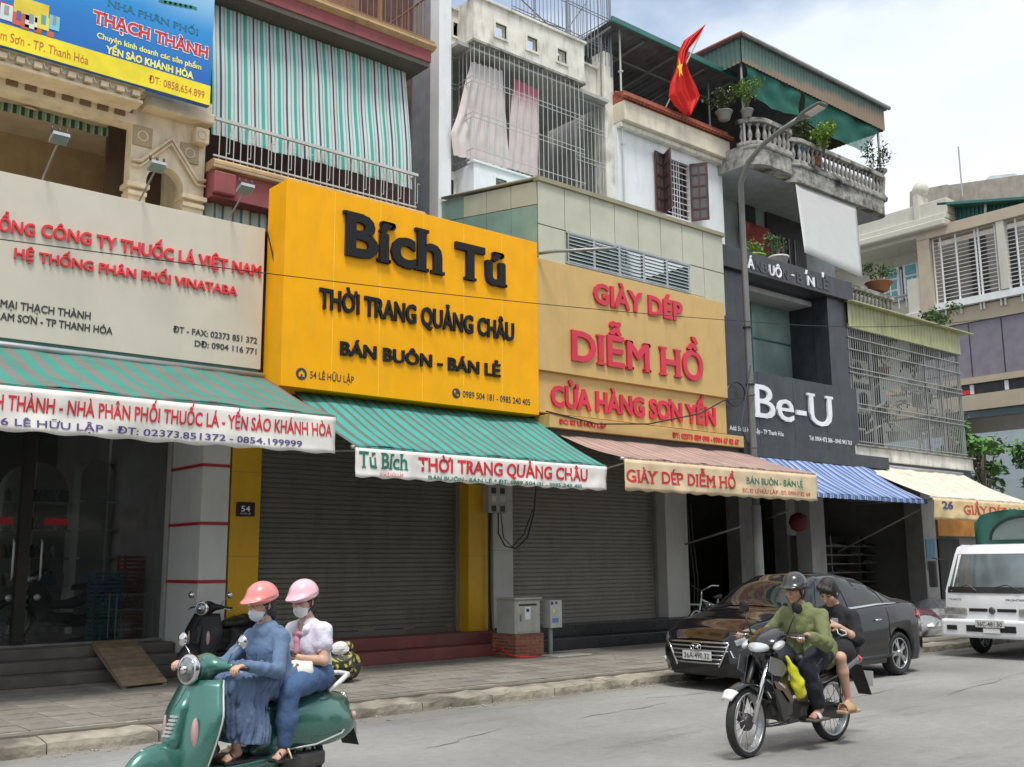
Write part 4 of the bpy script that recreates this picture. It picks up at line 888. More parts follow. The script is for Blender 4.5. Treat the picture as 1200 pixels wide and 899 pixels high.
q = P(963, 325, Y=yq); MB().prism([(q.x, yq, q.z), (q.x+.05, yq, q.z), (q.x+.08, yq, q.z+.12), (q.x, yq, q.z+.12)], (0, -.02, 0)).build('accent_mark', whl, sc_)
# ground level of shops 4 and 5: pillars and dim rooms
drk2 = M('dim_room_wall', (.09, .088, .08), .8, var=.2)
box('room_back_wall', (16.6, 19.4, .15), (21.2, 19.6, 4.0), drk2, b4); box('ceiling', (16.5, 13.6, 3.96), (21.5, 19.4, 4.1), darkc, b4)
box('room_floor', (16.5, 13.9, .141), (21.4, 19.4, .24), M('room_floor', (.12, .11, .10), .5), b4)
pxa, pxb = P(951, 640, Y=14).x, P(968, 640, Y=14).x
box('grey_pillar', (pxa, 14.0, .15), (pxb, 14.4, 3.95), greypl, b4, bevel=.008)
pa, pb = P(867, 620, Y=16).x, P(884, 620, Y=16).x; box('inner_pillar', (pa, 16, .24), (pb, 16.4, 3.95), greypl, b4)
pa, pb = P(922, 620, Y=16).x, P(938, 620, Y=16).x; box('inner_pillar', (pa, 16, .24), (pb, 16.4, 3.95), greypl, b4)
pa, pb = P(893, 620, Y=18).x, P(920, 620, Y=18).x; box('inner_door', (pa, 19.3, .24), (pb, 19.39, 2.6), blkp, b4)
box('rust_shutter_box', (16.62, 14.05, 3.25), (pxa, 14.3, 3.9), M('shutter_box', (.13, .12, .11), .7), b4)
# upper house
Yw = 15.8; ux1 = P(848, 250, Y=Yw).x; zc0, zc1, zc2 = P(848, 192, Y=Yw).z, P(850, 172, Y=Yw).z, P(722, 111, Y=Yw).z+.0
wxa, wxb = P(777, 200, Y=Yw).x, P(808, 215, Y=Yw).x; wza, wzb = P(766, 246, Y=Yw).z, P(764, 178, Y=Yw).z
for (a_, b_) in (((16.63, 7.2), (wxa, zc0)), ((wxb, 7.2), (ux1, zc0)), ((wxa, 7.2), (wxb, wza)), ((wxa, wzb), (wxb, zc0))):
    box('white_wall', (a_[0], Yw, a_[1]), (b_[0], Yw+.25, b_[1]), whitew, b4)
box('side_wall', (ux1-.2, Yw+.25, 7.2), (ux1, 22, zc0), whitew, b4); box('room_dark', (16.9, 17.2, 7.2), (ux1-.2, 17.3, zc0), dark, b4)
box('cream_cornice', (16.62, Yw-.28, zc0), (ux1+.02, Yw+.5, zc1), M('cream_cornice_paint', (.70, .62, .50), .7, streak=.4, sc=(.3, .27, .22)), b4, bevel=.02)
box('cornice_foot', (16.62, Yw-.16, zc0-.12), (ux1-.06, Yw, zc0-.001), oldwhite, b4, bevel=.02)
zt5 = P(740, 127, Y=15.6).z; mt = MB(); x = 16.6; tz = P(850, 155, Y=15.6).z
while x < ux1: 
    mt.prism([(x, Yw-.36, zc1+.0), (x+.105, Yw-.36, zc1), (x+.105, Yw+.05, tz), (x, Yw+.05, tz)], (0, 0, .03)); mt.tube([(x+.055, Yw-.39, zc1+.045), (x+.055, Yw+.05, tz+.045)], .035, 6); x += .12
mt.build('roof_tiles', tile_m, b4, kind='stuff'); box('tile_bed', (16.62, Yw-.25, zc1+.001), (ux1, Yw+.3, tz-.02), tile_m, b4)
fr = box('window_frame', (wxa, Yw+.1, wza), (wxb, Yw+.16, wza+.05), wood, b4); box('window_frame', (wxa, Yw+.1, wzb-.05), (wxb, Yw+.16, wzb), wood, b4)
for x in (wxa, (wxa+wxb)/2-.02, wxb-.05): box('window_frame', (x, Yw+.1, wza+.051), (x+.05, Yw+.16, wzb-.051), wood, b4)
wbm = M('white_window_bar', (.7, .7, .7), .4)
for k in range(9): z = wza+.1+(wzb-wza-.2)*k/8; bar('window_bar', (wxa, Yw+.05, z), (wxb, Yw+.05, z), .013, wbm, b4)
for x in ((wxa+wxb)/2-.05, (wxa+wxb)/2+.05, wxa+.35, wxb-.35): bar('window_bar', (x, Yw+.04, wza), (x, Yw+.04, wzb), .012, wbm, b4)
def shutter_leaf(hinge, ang, w, z0, z1):
    t_ = D.objects.new('shutter_leaf', None)
    fm = MB(); fm.box((0, -.018, z0), (.05, .018, z1)).box((w-.05, -.018, z0), (w, .018, z1)).box((.05, -.018, z0), (w-.05, .018, z0+.06)).box((.05, -.018, z1-.06), (w-.05, .018, z1)).box((w/2-.015, -.016, z0+.06), (w/2+.015, .016, z1-.06))
    for k in range(1, 5): z = z0+(z1-z0)*k/5; fm.box((.05, -.017, z-.02), (w-.05, .017, z+.02))
    o = fm.build('window_shutter', wood, b4, loc=(hinge[0], hinge[1], 0), rot=(0, 0, ang)); link('shutter_panes', MB().box((.05, -.004, z0+.06), (w-.05, .004, z1-.06)).mesh('shutter_panes', M('shutter_glass', (.10, .10, .10), .2) if 'shutter_glass' not in D.materials else D.materials['shutter_glass']), o); return o
D_ = (wxb-wxa)/4
shutter_leaf((wxa-.02, Yw-.03), math.pi+.12, .34, wza, wzb+.02); shutter_leaf((wxa, Yw-.04), -2.05, .42, wza, wzb+.02); shutter_leaf((wxb, Yw-.02), -1.0, .44, wza, wzb+.02)
# terrace and its metal canopy
zr0 = P(716, 24, Y=15.55).z; rx0, rx1 = P(716, 24, Y=15.55).x, P(857, 90, Y=15.55).x
def corrugated(parent, name, x0, x1, ya, za, yb, zb, mat, pitch=.2, amp=.02, thick=.008):
    n_ = int((x1-x0)/pitch*4); rows = []
    for (y, z) in ((ya, za), (yb, zb)): rows.append([(x0+(x1-x0)*i/n_, y, z+amp*(0, 1, 1, 0)[i % 4]) for i in range(n_+1)])
    return MB().grid(rows, smooth=False).build(name, mat, parent, thick=thick, kind=None)
roofu = M('galvanised_underside', (.16, .17, .18), .6, .3, var=.3)
corrugated(b4, 'canopy_roof', rx0-.05, rx1+.1, 15.5, zr0-.02, 20.5, zr0-.5, roofu)
box('canopy_edge', (rx0-.08, 15.42, zr0-.1), (rx1+.1, 15.5, zr0+.05), teal, b4, bevel=.02)
for k in range(5): x = rx0+.05+(rx1-rx0)*k/4; bar('canopy_rafter', (x, 15.6, zr0-.12), (x, 20.4, zr0-.6), .035, steel, b4)
for y in (16.5, 18.5): bar('canopy_purlin', (rx0, y, zr0-.2), (rx1, y, zr0-.2), .03, steel, b4)
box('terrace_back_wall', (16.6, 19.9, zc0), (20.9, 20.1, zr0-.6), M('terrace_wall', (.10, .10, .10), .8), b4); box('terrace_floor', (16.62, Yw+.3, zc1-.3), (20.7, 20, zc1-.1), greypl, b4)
box('terrace_side_wall', (16.64, 16.4, zc1-.1), (16.75, 20, zc1+.9), oldwhite, b4)
for x in (rx0+.1, rx1-.4): bar('canopy_post', (x, 16.0, zc1), (x, 16.0, zr0-.1), .03, steel, b4)
# flag
fa, fb = P(778, 131, Y=15.75), P(826, 28, Y=14.95)
flg = thing('national_flag', 'red flag with yellow star drooping from a pole on the tiled cornice', 'flag', fa)
MB().tube([fa-Vector((0, 0, .2)), fa, fb], .02, 7).build('flag_pole', M('pole_wood', (.45, .40, .33), .6), flg)
zl = [(824, 31), (803, 47), (797, 62), (795, 78), (788, 95), (786, 112), (793, 123), (805, 134)]
zr_ = [(826, 29), (817, 46), (806, 58), (803, 74), (809, 88), (815, 101), (819, 113), (808, 136)]
rows = []
yo = [14.93, 15.0, 15.08, 15.12, 15.2, 15.25, 15.28, 15.3]
for j in range(43):
    t = j/6; i = min(int(t), 6); f = t-i; l = P(*zl[i], Y=yo[i]).lerp(P(*zl[i+1], Y=yo[i+1]), f); r = P(*zr_[i], Y=yo[i]).lerp(P(*zr_[i+1], Y=yo[i+1]), f)
    rows.append([l.lerp(r, s/22)+Vector((0, .05*math.sin(s*1.25+j*.03)*min(1, j/10+.2)+.03*math.sin(s*.5+1), 0)) for s in range(23)])
MB().grid(rows).build('flag_cloth', M('flag_red', (.70, .015, .01), .7, var=.05), flg, thick=.003)
q = P(799, 79, Y=14.95); sp5 = []
for k in range(10): rr = (.20, .085)[k % 2]; an = math.pi/2+k*math.pi/5+.25; sp5.append((q.x+rr*.52*math.cos(an), 15.0, q.z+rr*1.25*math.sin(an)))
MB().prism(sp5, (0, .01, 0)).build('yellow_star', M('star_yellow', (.85, .60, .02), .6), flg)
# ================================================================ SHOPHOUSE 5 (balustrade, green netting)
b5 = thing('shophouse', 'tall grey shophouse with mouldy balustrade balcony and green corrugated rooftop fascia', 'shophouse', (23.5, 15, .15))
Yb = 14.8
fl, fr_ = P(868, 40, Y=Yb), P(1036, 122, Y=Yb); fz1 = P(868, 44, Y=Yb).z; fz0 = P(868, 72, Y=Yb).z
def rusty_green():
    m, t, b = new_mat('rusty_green_sheet'); N = t.nodes.new; K = t.links.new; tc = N('ShaderNodeTexCoord'); sp = N('ShaderNodeSeparateXYZ'); K(tc.outputs['Object'], sp.inputs[0])
    a = N('ShaderNodeMath'); a.operation = 'MULTIPLY_ADD'; a.inputs[1].default_value = -.16; a.inputs[2].default_value = fz1-.55+.16*21.; K(sp.outputs['X'], a.inputs[0])
    # rust has eaten the lower edge, more towards the far end
    q = N('ShaderNodeMapRange'); q.inputs[1].default_value = 20; q.inputs[2].default_value = 27; q.inputs[3].default_value = fz0+.05; q.inputs[4].default_value = fz0+.55; K(sp.outputs['X'], q.inputs[0])
    no = N('ShaderNodeTexNoise'); no.inputs['Scale'].default_value = 3; no.inputs['Detail'].default_value = 6; K(tc.outputs['Object'], no.inputs[0])
    s = N('ShaderNodeMath'); s.operation = 'SUBTRACT'; K(q.outputs[0], s.inputs[0]); K(sp.outputs['Z'], s.inputs[1]); s2 = N('ShaderNodeMath'); s2.operation = 'MULTIPLY_ADD'; s2.inputs[1].default_value = .5; K(no.outputs[0], s2.inputs[0]); K(s.outputs[0], s2.inputs[2])
    r = N('ShaderNodeMapRange'); r.inputs[1].default_value = .18; r.inputs[2].default_value = .32; K(s2.outputs[0], r.inputs[0])
    x = N('ShaderNodeMix'); x.data_type = 'RGBA'; K(r.outputs[0], x.inputs[0]); x.inputs[6].default_value = (.085, .15, .13, 1); x.inputs[7].default_value = (.24, .175, .12, 1); K(x.outputs[2], b.inputs['Base Color']); b.inputs['Roughness'].default_value = .6; return m
rg = rusty_green()
def vcorr(parent, name, a, b, z0, z1, mat, pitch=.14, amp=.025):
    a = Vector(a); b = Vector(b); L_ = (b-a).length; n_ = int(L_/pitch*4); nrm = (b-a).cross(Vector((0, 0, 1))).normalized(); rows = []
    for z in (z0, z1): rows.append([(*(a.lerp(b, i/n_)+nrm*amp*(0, 1, 1, 0)[i % 4])[:2], z) for i in range(n_+1)])
    return MB().grid(rows, smooth=False).build(name, mat, parent, thick=.004)
vcorr(b5, 'rooftop_fascia', (fl.x, Yb, 0), (fr_.x-.1, Yb, 0), fz0, fz1, rg)
vcorr(b5, 'side_fascia', (fl.x, 18.5, 0), (fl.x, Yb+.02, 0), fz0, fz1, rg)
vcorr(b5, 'side_fascia', (fr_.x-.1, Yb+.02, 0), (fr_.x-.1, 18.5, 0), fz0, fz1, rg)
MB().tube([(fl.x-.1, Yb-.1, fz1+.06), (fr_.x+.1, Yb-.1, fz1+.06)], .06, 8).build('gutter', steel, b5)
box('flat_roof', (fl.x-.1, Yb-.05, fz1+.0), (fr_.x+.05, 19, fz1+.06), roofu, b5)
MB().tube([(fl.x-.1, Yb-.1, fz1+.06), (fl.x-.1, 18.6, fz1+.06)], .05, 8).build('gutter', M('rust_red_edge', (.22, .06, .05), .6), b5)
# balcony slabs with a bulging plan
def bulge(x0, x1, y, n_=14, r=.55, both=True):
    pts = []
    for k in range(n_+1): a = math.pi/2*k/n_; pts.append((x0+r-r*math.cos(a), y+r-r*math.sin(a)))
    if both:
        for k in range(n_+1): a = math.pi/2*k/n_; pts.append((x1-r*.6+r*.6*math.sin(a), y+r*.6-r*.6*math.cos(a)))
    else: pts.append((x1, y))
    return pts
sx0, sxm, sx1 = 20.3, P(935, 210, Y=14.6).x, P(1040, 228, Y=14.8).x
zs1 = P(935, 185, Y=14.6).z; zs0 = P(935, 207, Y=14.6).z
zr_top = P(935, 156, Y=14.6).z
bal = MB().lathe([(.055, 0), (.055, .03), (.03, .06), (.062, .14), (.066, .20), (.03, .36), (.028, .42), (.055, .46), (.055, .50)], 8).mesh('baluster', mould)
def balustrade(root, pts, zslab, zt, h=None):
    hh = zt-.12-zslab-.09; P_ = [Vector((*p, 0)) for p in pts]
    def off(d):
        out_ = []
        for i, p in enumerate(P_):
            t = (P_[min(i+1, len(P_)-1)]-P_[max(i-1, 0)]).normalized(); nn = Vector((t.y, -t.x, 0)); out_.append(p+nn*d)
        return out_
    for nm, z0_, z1_, d0, d1 in (('balcony_plinth', zslab, zslab+.09, .03, -.18), ('hand_rail', zt-.12, zt, .05, -.2)):
        a, b = off(d0), off(d1); rows = [[(p.x, p.y, z0_) for p in b], [(p.x, p.y, z0_) for p in a], [(p.x, p.y, z1_) for p in a], [(p.x, p.y, z1_) for p in b]]
        MB().grid(rows, smooth=False).build(nm, mould, root, bevel=.012)
    L_ = 0; nxt = .1; c = off(-.07)
    for a, b in zip(c, c[1:]):
        d = (b-a).length
        while nxt < L_+d:
            p = a.lerp(b, (nxt-L_)/d); link('baluster', bal, root, loc=(p.x, p.y, zslab+.09), scale=(1, 1, hh/.5)); nxt += .20
        L_ += d
for (xa, xb, y_) in ((sx0, sxm, 14.6), (sxm+.02, sx1, 14.78)):
    pts = bulge(xa, xb, y_, both=True)
    poly = [(p[0], p[1], zs0) for p in pts]+[(xb, 17, zs0), (xa, 17, zs0)]
    MB().prism(poly, (0, 0, zs1-zs0)).build('balcony_slab', mould, b5)
    mid = [(p[0], p[1]) for p in pts]; rows = []
    for dz, dd in ((-.02, .03), (.03, .07), (.08, .03)):
        rows.append([(p[0], p[1]-dd, zs1+dz-.08) for p in mid])
    MB().grid(rows).build('slab_moulding', mould, b5)
    balustrade(b5, pts, zs1, zr_top)
link('end_urn', MB().lathe([(.16, 0), (.18, .08), (.10, .2), (.15, .7), (.1, .78), (.22, .9), (.22, .95)], 10).mesh('end_urn', mould), b5, loc=(sx1+.02, 15.0, zs1))
box('balcony_soffit', (20.3, 15.0, zs0-.02), (sx1-.1, 17, zs0-.002), greyw, b5)
# rear walls, roof room
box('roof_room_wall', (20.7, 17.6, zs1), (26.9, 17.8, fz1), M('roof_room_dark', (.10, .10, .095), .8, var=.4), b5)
for x in (fl.x+.15, (fl.x+fr_.x)/2, fr_.x-.2): bar('roof_post', (x, 14.95, zs1), (x, 14.95, fz0+.05), .035, galv, b5)
box('back_wall', (20.65, 16.8, 7.2), (27, 17.0, zs0), M('pale_blue_grey_wall', (.33, .36, .37), .8, streak=.4, sc=(.15, .15, .14)), b5)
box('return_wall', (26.5, 17.0, 4.0), (26.8, 20, zs0), whitew, b5)
xd0, xd1 = P(900, 270, Y=16.7).x, P(930, 270, Y=16.7).x
box('balcony_door', (xd0, 16.72, 8.2), (xd1+.6, 16.79, P(905, 250, Y=16.7).z), M('dark_door', (.03, .028, .03), .6), b5)
for k in range(5): x = xd0+.1+k*.28; box('door_bar', (x, 16.68, 8.2), (x+.03, 16.715, P(905, 250, Y=16.7).z-.6), steel, b5)
xw0, xw1 = P(868, 250, Y=16.7).x, P(886, 250, Y=16.7).x; box('balcony_window', (xw0, 16.72, P(870, 270, Y=16.7).z), (xw1, 16.79, P(870, 233, Y=16.7).z), blkp, b5)
bo = box('red_white_panel', (xw0-.2, 16.5, P(870, 287, Y=16.5).z), (xw1+.3, 16.53, P(870, 258, Y=16.5).z), M('red_panel', (.30, .05, .04), .6, var=.5), b5)
box('first_floor_terrace', (kx0, 13.72, 7.6), (21.6, 16.8, 7.9), greypl, b5)
# the white drop sheet under the balcony
wq = [P(932, 214, Y=14.9), P(1003, 240, Y=14.9), P(1011, 326, Y=13.9), P(943, 296, Y=13.9)]
rows = []
for j in range(9):
    t = j/8; a = wq[0].lerp(wq[3], t); b = wq[1].lerp(wq[2], t); rows.append([a.lerp(b, s/20)+Vector((0, .03*noise.noise(Vector((s*.3, t*3, 4)))*0, 0)) for s in range(21)])
dsn = MB().grid(rows).build('drop_sheet', M('white_tarpaulin', (.44, .45, .44), .6, var=.03, streak=.15, sc=(.4, .4, .4)), None, thick=.004); tag(dsn, 'plain white roll-down sheet hanging under the mouldy balcony', 'sheet')
# netting
def netting():
    m, t, b = new_mat('green_netting'); N = t.nodes.new; K = t.links.new; tc = N('ShaderNodeTexCoord'); no = N('ShaderNodeTexNoise'); no.inputs['Scale'].default_value = 1.6; no.inputs['Detail'].default_value = 6; K(tc.outputs['Object'], no.inputs[0])
    r = N('ShaderNodeMapRange'); r.inputs[1].default_value = .3; r.inputs[2].default_value = .7; r.inputs[3].default_value = .62; r.inputs[4].default_value = .95; K(no.outputs[0], r.inputs[0]); K(r.outputs[0], b.inputs['Alpha']); b.inputs['Base Color'].default_value = (.008, .12, .085, 1); b.inputs['Roughness'].default_value = .8; return m
nt = netting(); 
def net(label, tl_, tr_, br_, bl_, y, sagb=.25):
    rows = []; A, B_, C_, D2 = [P(*p, Y=y) for p in (tl_, tr_, br_, bl_)]
    for j in range(11):
        t = j/10; a = A.lerp(D2, t); b = B_.lerp(C_, t); rows.append([a.lerp(b, s/24)+Vector((0, .08*noise.noise(Vector((s*.2, t*2, y))), -sagb*t*math.sin(math.pi*s/24)*.6)) for s in range(25)])
    o = MB().grid(rows).build('shade_net', nt, None); return tag(o, label, 'netting', 'green shade nets under the rooftop fascia')
net('green shade net under the near end of the rusty fascia', (873, 77), (937, 108), (937, 134), (878, 108), 14.86, .3)
net('green shade net under the far end of the rusty fascia', (941, 108), (1030, 150), (1014, 178), (945, 143), 14.88, .12)
# ----- potted plants
leafs = [M('leaf_green', (.045, .11, .025), .55, var=.4, rnd=.25), M('leaf_light_green', (.16, .26, .045), .55, var=.35, rnd=.2), M('leaf_olive', (.08, .11, .04), .6, var=.4, rnd=.2)]
potm = [M('terracotta_pot', (.28, .12, .07), .8, streak=.4, sc=(.1, .1, .09)), M('concrete_pot', (.36, .35, .33), .9, streak=.6, sc=(.08, .08, .07)), M('white_pot', (.62, .62, .60), .4), M('lime_pot', (.30, .46, .04), .5), M('blue_pot', (.12, .2, .28), .6)]
def foliage(rad, h, n_, leaf, seed, parent, base, mat, droop=.1, stems=6, nm='foliage'):
    rd = random.Random(seed); mb = MB(); st = MB()
    for s in range(stems):
        a = rd.uniform(0, 6.28); e = Vector((math.cos(a)*rad*rd.uniform(.3, 1), math.sin(a)*rad*rd.uniform(.3, 1), h*rd.uniform(.5, 1))); m_ = e*.5+Vector((0, 0, h*.15))
        st.tube([Vector((0, 0, 0)), m_, e], .012, 4, .004)
        for k in range(int(n_*2.2)//stems):
            t = rd.uniform(.35, 1.08); c = m_.lerp(e, t) if t > .5 else m_*t*2; c = c+Vector((rd.gauss(0, rad*.16), rd.gauss(0, rad*.16), rd.gauss(0, h*.08)))
            d = Vector((rd.gauss(0, 1), rd.gauss(0, 1), rd.gauss(.1, .6))).normalized(); lf_s = leaf*rd.uniform(.35, .85); w = d.cross(Vector((rd.gauss(0, 1), rd.gauss(0, 1), 1))).normalized()*lf_s*.32; L_ = d*lf_s
            mb.add([c, c+L_*.5+w+Vector((0, 0, .01)), c+L_-Vector((0, 0, leaf*droop)), c+L_*.5-w], [(0, 1, 2, 3)])
    st.build('stem', M('stem_brown', (.12, .09, .05), .8) if 'stem_brown' not in D.materials else D.materials['stem_brown'], parent, loc=base); mb.build(nm, mat, parent, loc=base)
def potplant(label, p, rad, h, pr_, ph, pm_, lf_, n_=160, leaf=.11, seed=1, group=None, cat='potted plant'):
    t = thing('potted_plant', label, cat, p, group)
    MB().lathe([(pr_*.7, 0), (pr_, ph*.9), (pr_*1.12, ph*.9), (pr_*1.12, ph), (pr_*.9, ph)], 12).build('pot', pm_, t, loc=p); foliage(rad, h, n_, leaf, seed, t, Vector(p)+Vector((0, 0, ph)), lf_); return t
zt_r = zr_top
for i, (u, v, y, rad, h, pr_, ph, pm_, lf_, lab) in enumerate([
    (850, 150, 15.3, .55, .55, .2, .22, potm[1], leafs[2], 'wide round bonsai pot with sparse leaves at the near corner of the balustrade'),
    (876, 132, 14.85, .4, .75, .15, .2, potm[1], leafs[1], 'tall thin-leaved plant in a concrete pot near the green net post'),
    (935, 140, 15.0, .35, .8, .2, .5, potm[4], leafs[2], 'shrub in a blue-grey pot behind the street lamp head'),
    (950, 142, 14.95, .45, 1.2, .2, .3, potm[0], leafs[2], 'bushy dark shrub in the middle of the top balcony'),
    (1025, 190, 15.0, .5, 1.5, .15, .3, potm[0], leafs[0], 'climbing plant with thin stems at the far corner of the top balcony')]):
    q = P(u, v+12, Y=y); potplant(lab, (q.x, y, zt_r if i in (0, 1) else zs1+.1), rad, h, pr_, ph, pm_, lf_, 200, .13, 10+i)
t = thing('hanging_plant', 'bright yellow-green plant spilling over the mouldy balustrade', 'plant', P(966, 175, Y=14.6)); foliage(.35, .9, 330, .16, 33, t, P(966, 180, Y=14.55), leafs[1]); 
for i, (u, v, y, rad, h, pr_, ph, pm_, lf_, lab) in enumerate([
    (883, 290, 13.9, .35, .35, .24, .3, potm[3], leafs[1], 'low plant in a lime green pot above the black fascia'),
    (912, 296, 13.9, .35, .6, .22, .45, potm[2], leafs[0], 'plant in a white pot above the black fascia'),
    (900, 292, 14.4, .4, .5, .22, .3, potm[0], leafs[0], 'leafy plant in a brown pot between the lime and white pots')]):
    q = P(u, v, Y=y); potplant(lab, (q.x, y, zt4+.0), rad, h, pr_, ph, pm_, lf_, 110, .1, 30+i)
box('terrace_kerb', (kx0+.1, 13.7, zt4-.25), (21.7, 14.1, zt4-.005), mould, b5)
# ---- lower cage part of house 5
yc = 13.3; cx0, cx1 = P(993, 400, Y=yc).x, P(1122, 400, Y=yc).x
cz1 = P(1122, 388, Y=yc).z; cz_ = P(995, 385, Y=yc).z; cf0 = P(993, 384, Y=yc).z; cb = P(1000, 522, Y=yc).z; cbb = P(1130, 552, Y=yc).z
cgm = M('cage_grey_steel', (.36, .37, .36), .5, .4, var=.2)
cage = thing('balcony_cage', 'grey barred balcony cage with pale ribbed top band above the cream awning', 'cage', ((cx0+cx1)/2, yc, cb))
corr = M('pale_yellow_ribbed_sheet', (.40, .40, .22), .6, var=.1, streak=.5, sc=(.2, .19, .1))
vcorr(cage, 'ribbed_band', (cx0, yc-.06, 0), (cx1, yc-.06, 0), cf0, cz1-.05, corr, .16, .03); vcorr(cage, 'ribbed_band', (cx1, yc-.05, 0), (cx1, yc+1.4, 0), cf0, cz1-.05, corr, .16, .03)
MB().prism([(cx0-.05, yc-.25, cz1-.09), (cx1+.45, yc-.25, cz1-.09), (cx1+.45, yc+1.8, cz1+.12), (cx0-.05, yc+1.8, cz1+.12)], (0, 0, .03)).build('cage_roof', corr, cage)
x = cx0+.04; k = 0
while x < cx1: bar('bar', (x, yc, cb+.02), (x, yc, cf0+.1), .010, cgm, cage); x += .098; k += 1
y = yc+.1
while y < yc+1.4: bar('bar', (cx1, y, cb+.02), (cx1, y, cf0+.1), .009, cgm, cage); y += .11
for f in (.02, .30, .34, .60, .64, .80, .985, .9): 
    z = cb+.05+(cf0-cb)*f; bar('rail', (cx0, yc-.02, z), (cx1, yc-.02, z), .016, cgm, cage); bar('rail', (cx1, yc-.02, z), (cx1, yc+1.4, z), .016, cgm, cage)
for x in (cx0+1.05, (cx0+cx1)/2+.9, cx1-1.0, cx1): box('post', (x-.035, yc+.02, cb), (x+.035, yc+.08, cz1-.06), cgm, cage)
box('cage_base', (cx0-.05, yc-.08, cbb), (cx1+.15, yc+1.6, cb), oldwhite, b5, bevel=.02); box('base_lip', (cx0-.05, yc-.14, cb-.002), (cx1+.2, yc+.1, cb+.03), mould, b5)
box('dark_beam', (cx0, yc-.02, cbb-.25), (cx1+.1, yc+.5, cbb-.003), blkp, b5)
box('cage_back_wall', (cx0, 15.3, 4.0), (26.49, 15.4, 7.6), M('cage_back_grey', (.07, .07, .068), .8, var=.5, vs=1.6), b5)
for i, (u, v) in enumerate(((1008, 435), (1015, 470), (1090, 465))):
    q = P(u, v, Y=14.3); ac = thing('air_conditioner', ('white air conditioner unit behind the cage bars, upper left', 'white air conditioner unit behind the cage bars, lower left', 'white air conditioner unit behind the cage bars, at the right')[i], 'air conditioner', (q.x, 14.4, q.z-.3))
    box('casing', (q.x-.42, 14.3, q.z-.3), (q.x+.42, 14.62, q.z+.3), M('ac_white%d' % i, (.62, .62, .58), .5, streak=.3, sc=(.3, .28, .25)), ac, bevel=.02)
    MB().tube([(q.x-.12+.22*math.cos(a), 14.29, q.z+.22*math.sin(a)) for a in [k*math.pi/8 for k in range(17)]], .015, 5).build('fan_ring', steel, ac); MB().lathe([(.2, 0), (.2, .012)], 20, (q.x-.12, 14.293, q.z), Matrix.Rotation(math.pi/2, 4, 'X')).build('fan_opening', dark, ac)
for i, (u, v) in enumerate(((1035, 415), (1045, 490), (1070, 430), (1112, 500))):
    q = P(u, v, Y=14.0); potplant(('light green plant high in the barred cage', 'tangled plant at the foot of the barred cage', 'dark climber in the middle of the barred cage', 'plant at the far end of the barred cage')[i], (q.x, 14.0, q.z-.6), .5, .8, .15, .25, potm[i % 3], leafs[(1, 2, 0, 2)[i]], 190, .12, 50+i)
jk = MB(); rd = random.Random(5)
for k in range(26): x = rd.uniform(cx0+.5, cx1-.4); z = rd.uniform(cb+.4, cb+1.9); jk.tube([(x, 13.7, z), (x+rd.uniform(-.5, .5), 13.9, z+rd.uniform(-.3, .3))], .03, 5)
tag(jk.build('white_tangle', M('plastic_white', (.5, .5, .47), .6), None, kind='stuff'), 'tangle of pale hoses and plastic strips inside the barred cage', 'tangle')
# small balustrade on the cage roof
rb = [P(993, 330, Y=14.9), P(1047, 352, Y=14.9)]
zq0, zq1 = P(1020, 357, Y=14.9).z, P(1020, 340, Y=14.9).z
balustrade(b5, [(rb[0].x, 14.9), ((rb[0].x+rb[1].x)/2, 14.9), (rb[1].x, 14.9), (rb[1].x+.05, 15.3)], P(1020, 362, Y=14.9).z, zq1); box('cage_parapet', (cx0+.4, 14.85, cz1-.02), (rb[1].x+.1, 16, P(1020, 362, Y=14.9).z), mould, b5)
q = P(1032, 335, Y=14.9); potplant('bushy plant in a terracotta trough on the short balustrade', (q.x, 14.95, q.z-.15), .6, .5, .35, .25, potm[0], leafs[0], 200, .12, 71)
q = P(1100, 365, Y=14.5); t = thing('hanging_plant', 'green shrub growing from the end of the cage roof', 'plant', q); foliage(.8, .7, 260, .16, 72, t, q-Vector((0, 0, .5)), leafs[0])
# ground floor of house 5
box('grey_pillar', (P(1083, 640, Y=14).x, 14, .15), (P(1098, 640, Y=14).x, 14.5, 4.0), M('light_grey_pillar', (.36, .36, .34), .7, streak=.3, sc=(.12, .12, .11)), b5, bevel=.01)
qx0, qx1 = P(1086, 640, Y=13.97).x, P(1096, 640, Y=13.97).x
box('blue_poster', (qx0, 13.985, P(1090, 655, Y=13.97).z), (qx1, 13.997, P(1090, 632, Y=13.97).z), M('poster_blue', (.05, .22, .36), .4), b5); box('blue_poster', (qx0, 13.985, P(1090, 668, Y=13.97).z), (qx1, 13.997, P(1090, 657, Y=13.97).z), M('poster_green', (.08, .30, .25), .4), b5)
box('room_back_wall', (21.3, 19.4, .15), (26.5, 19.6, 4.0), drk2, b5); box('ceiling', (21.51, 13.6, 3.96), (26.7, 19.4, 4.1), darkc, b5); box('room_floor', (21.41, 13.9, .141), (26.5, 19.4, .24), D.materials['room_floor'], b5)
box('side_wall', (26.5, 14.5, .15), (26.7, 20, 4.0), M('side_wall_grey', (.3, .3, .28), .8), b5)
shoe_m = [M('shoe_%s' % n, c, .5, rnd=.3) for n, c in (('black', (.03, .03, .03)), ('tan', (.30, .19, .10)), ('white', (.6, .6, .58)), ('plum', (.16, .04, .07)), ('grey', (.2, .2, .22)))]
def shoe_mesh(mat):
    prof = [(-.13, .028, .055), (-.09, .036, .075), (-.03, .034, .07), (.03, .04, .05), (.09, .042, .038), (.125, .03, .025)]; rows = []
    for x, w, h in prof: rows.append([(x, w*math.cos(a), max(0, .002)+h*max(0, math.sin(a))) for a in [math.pi*k/6 for k in range(7)]])
    m = MB().grid(rows); m.add(rows[0], [tuple(range(7))]); m.add(rows[-1], [tuple(range(6, -1, -1))]); return m.mesh('shoe', mat)
shm = [shoe_mesh(m) for m in shoe_m]
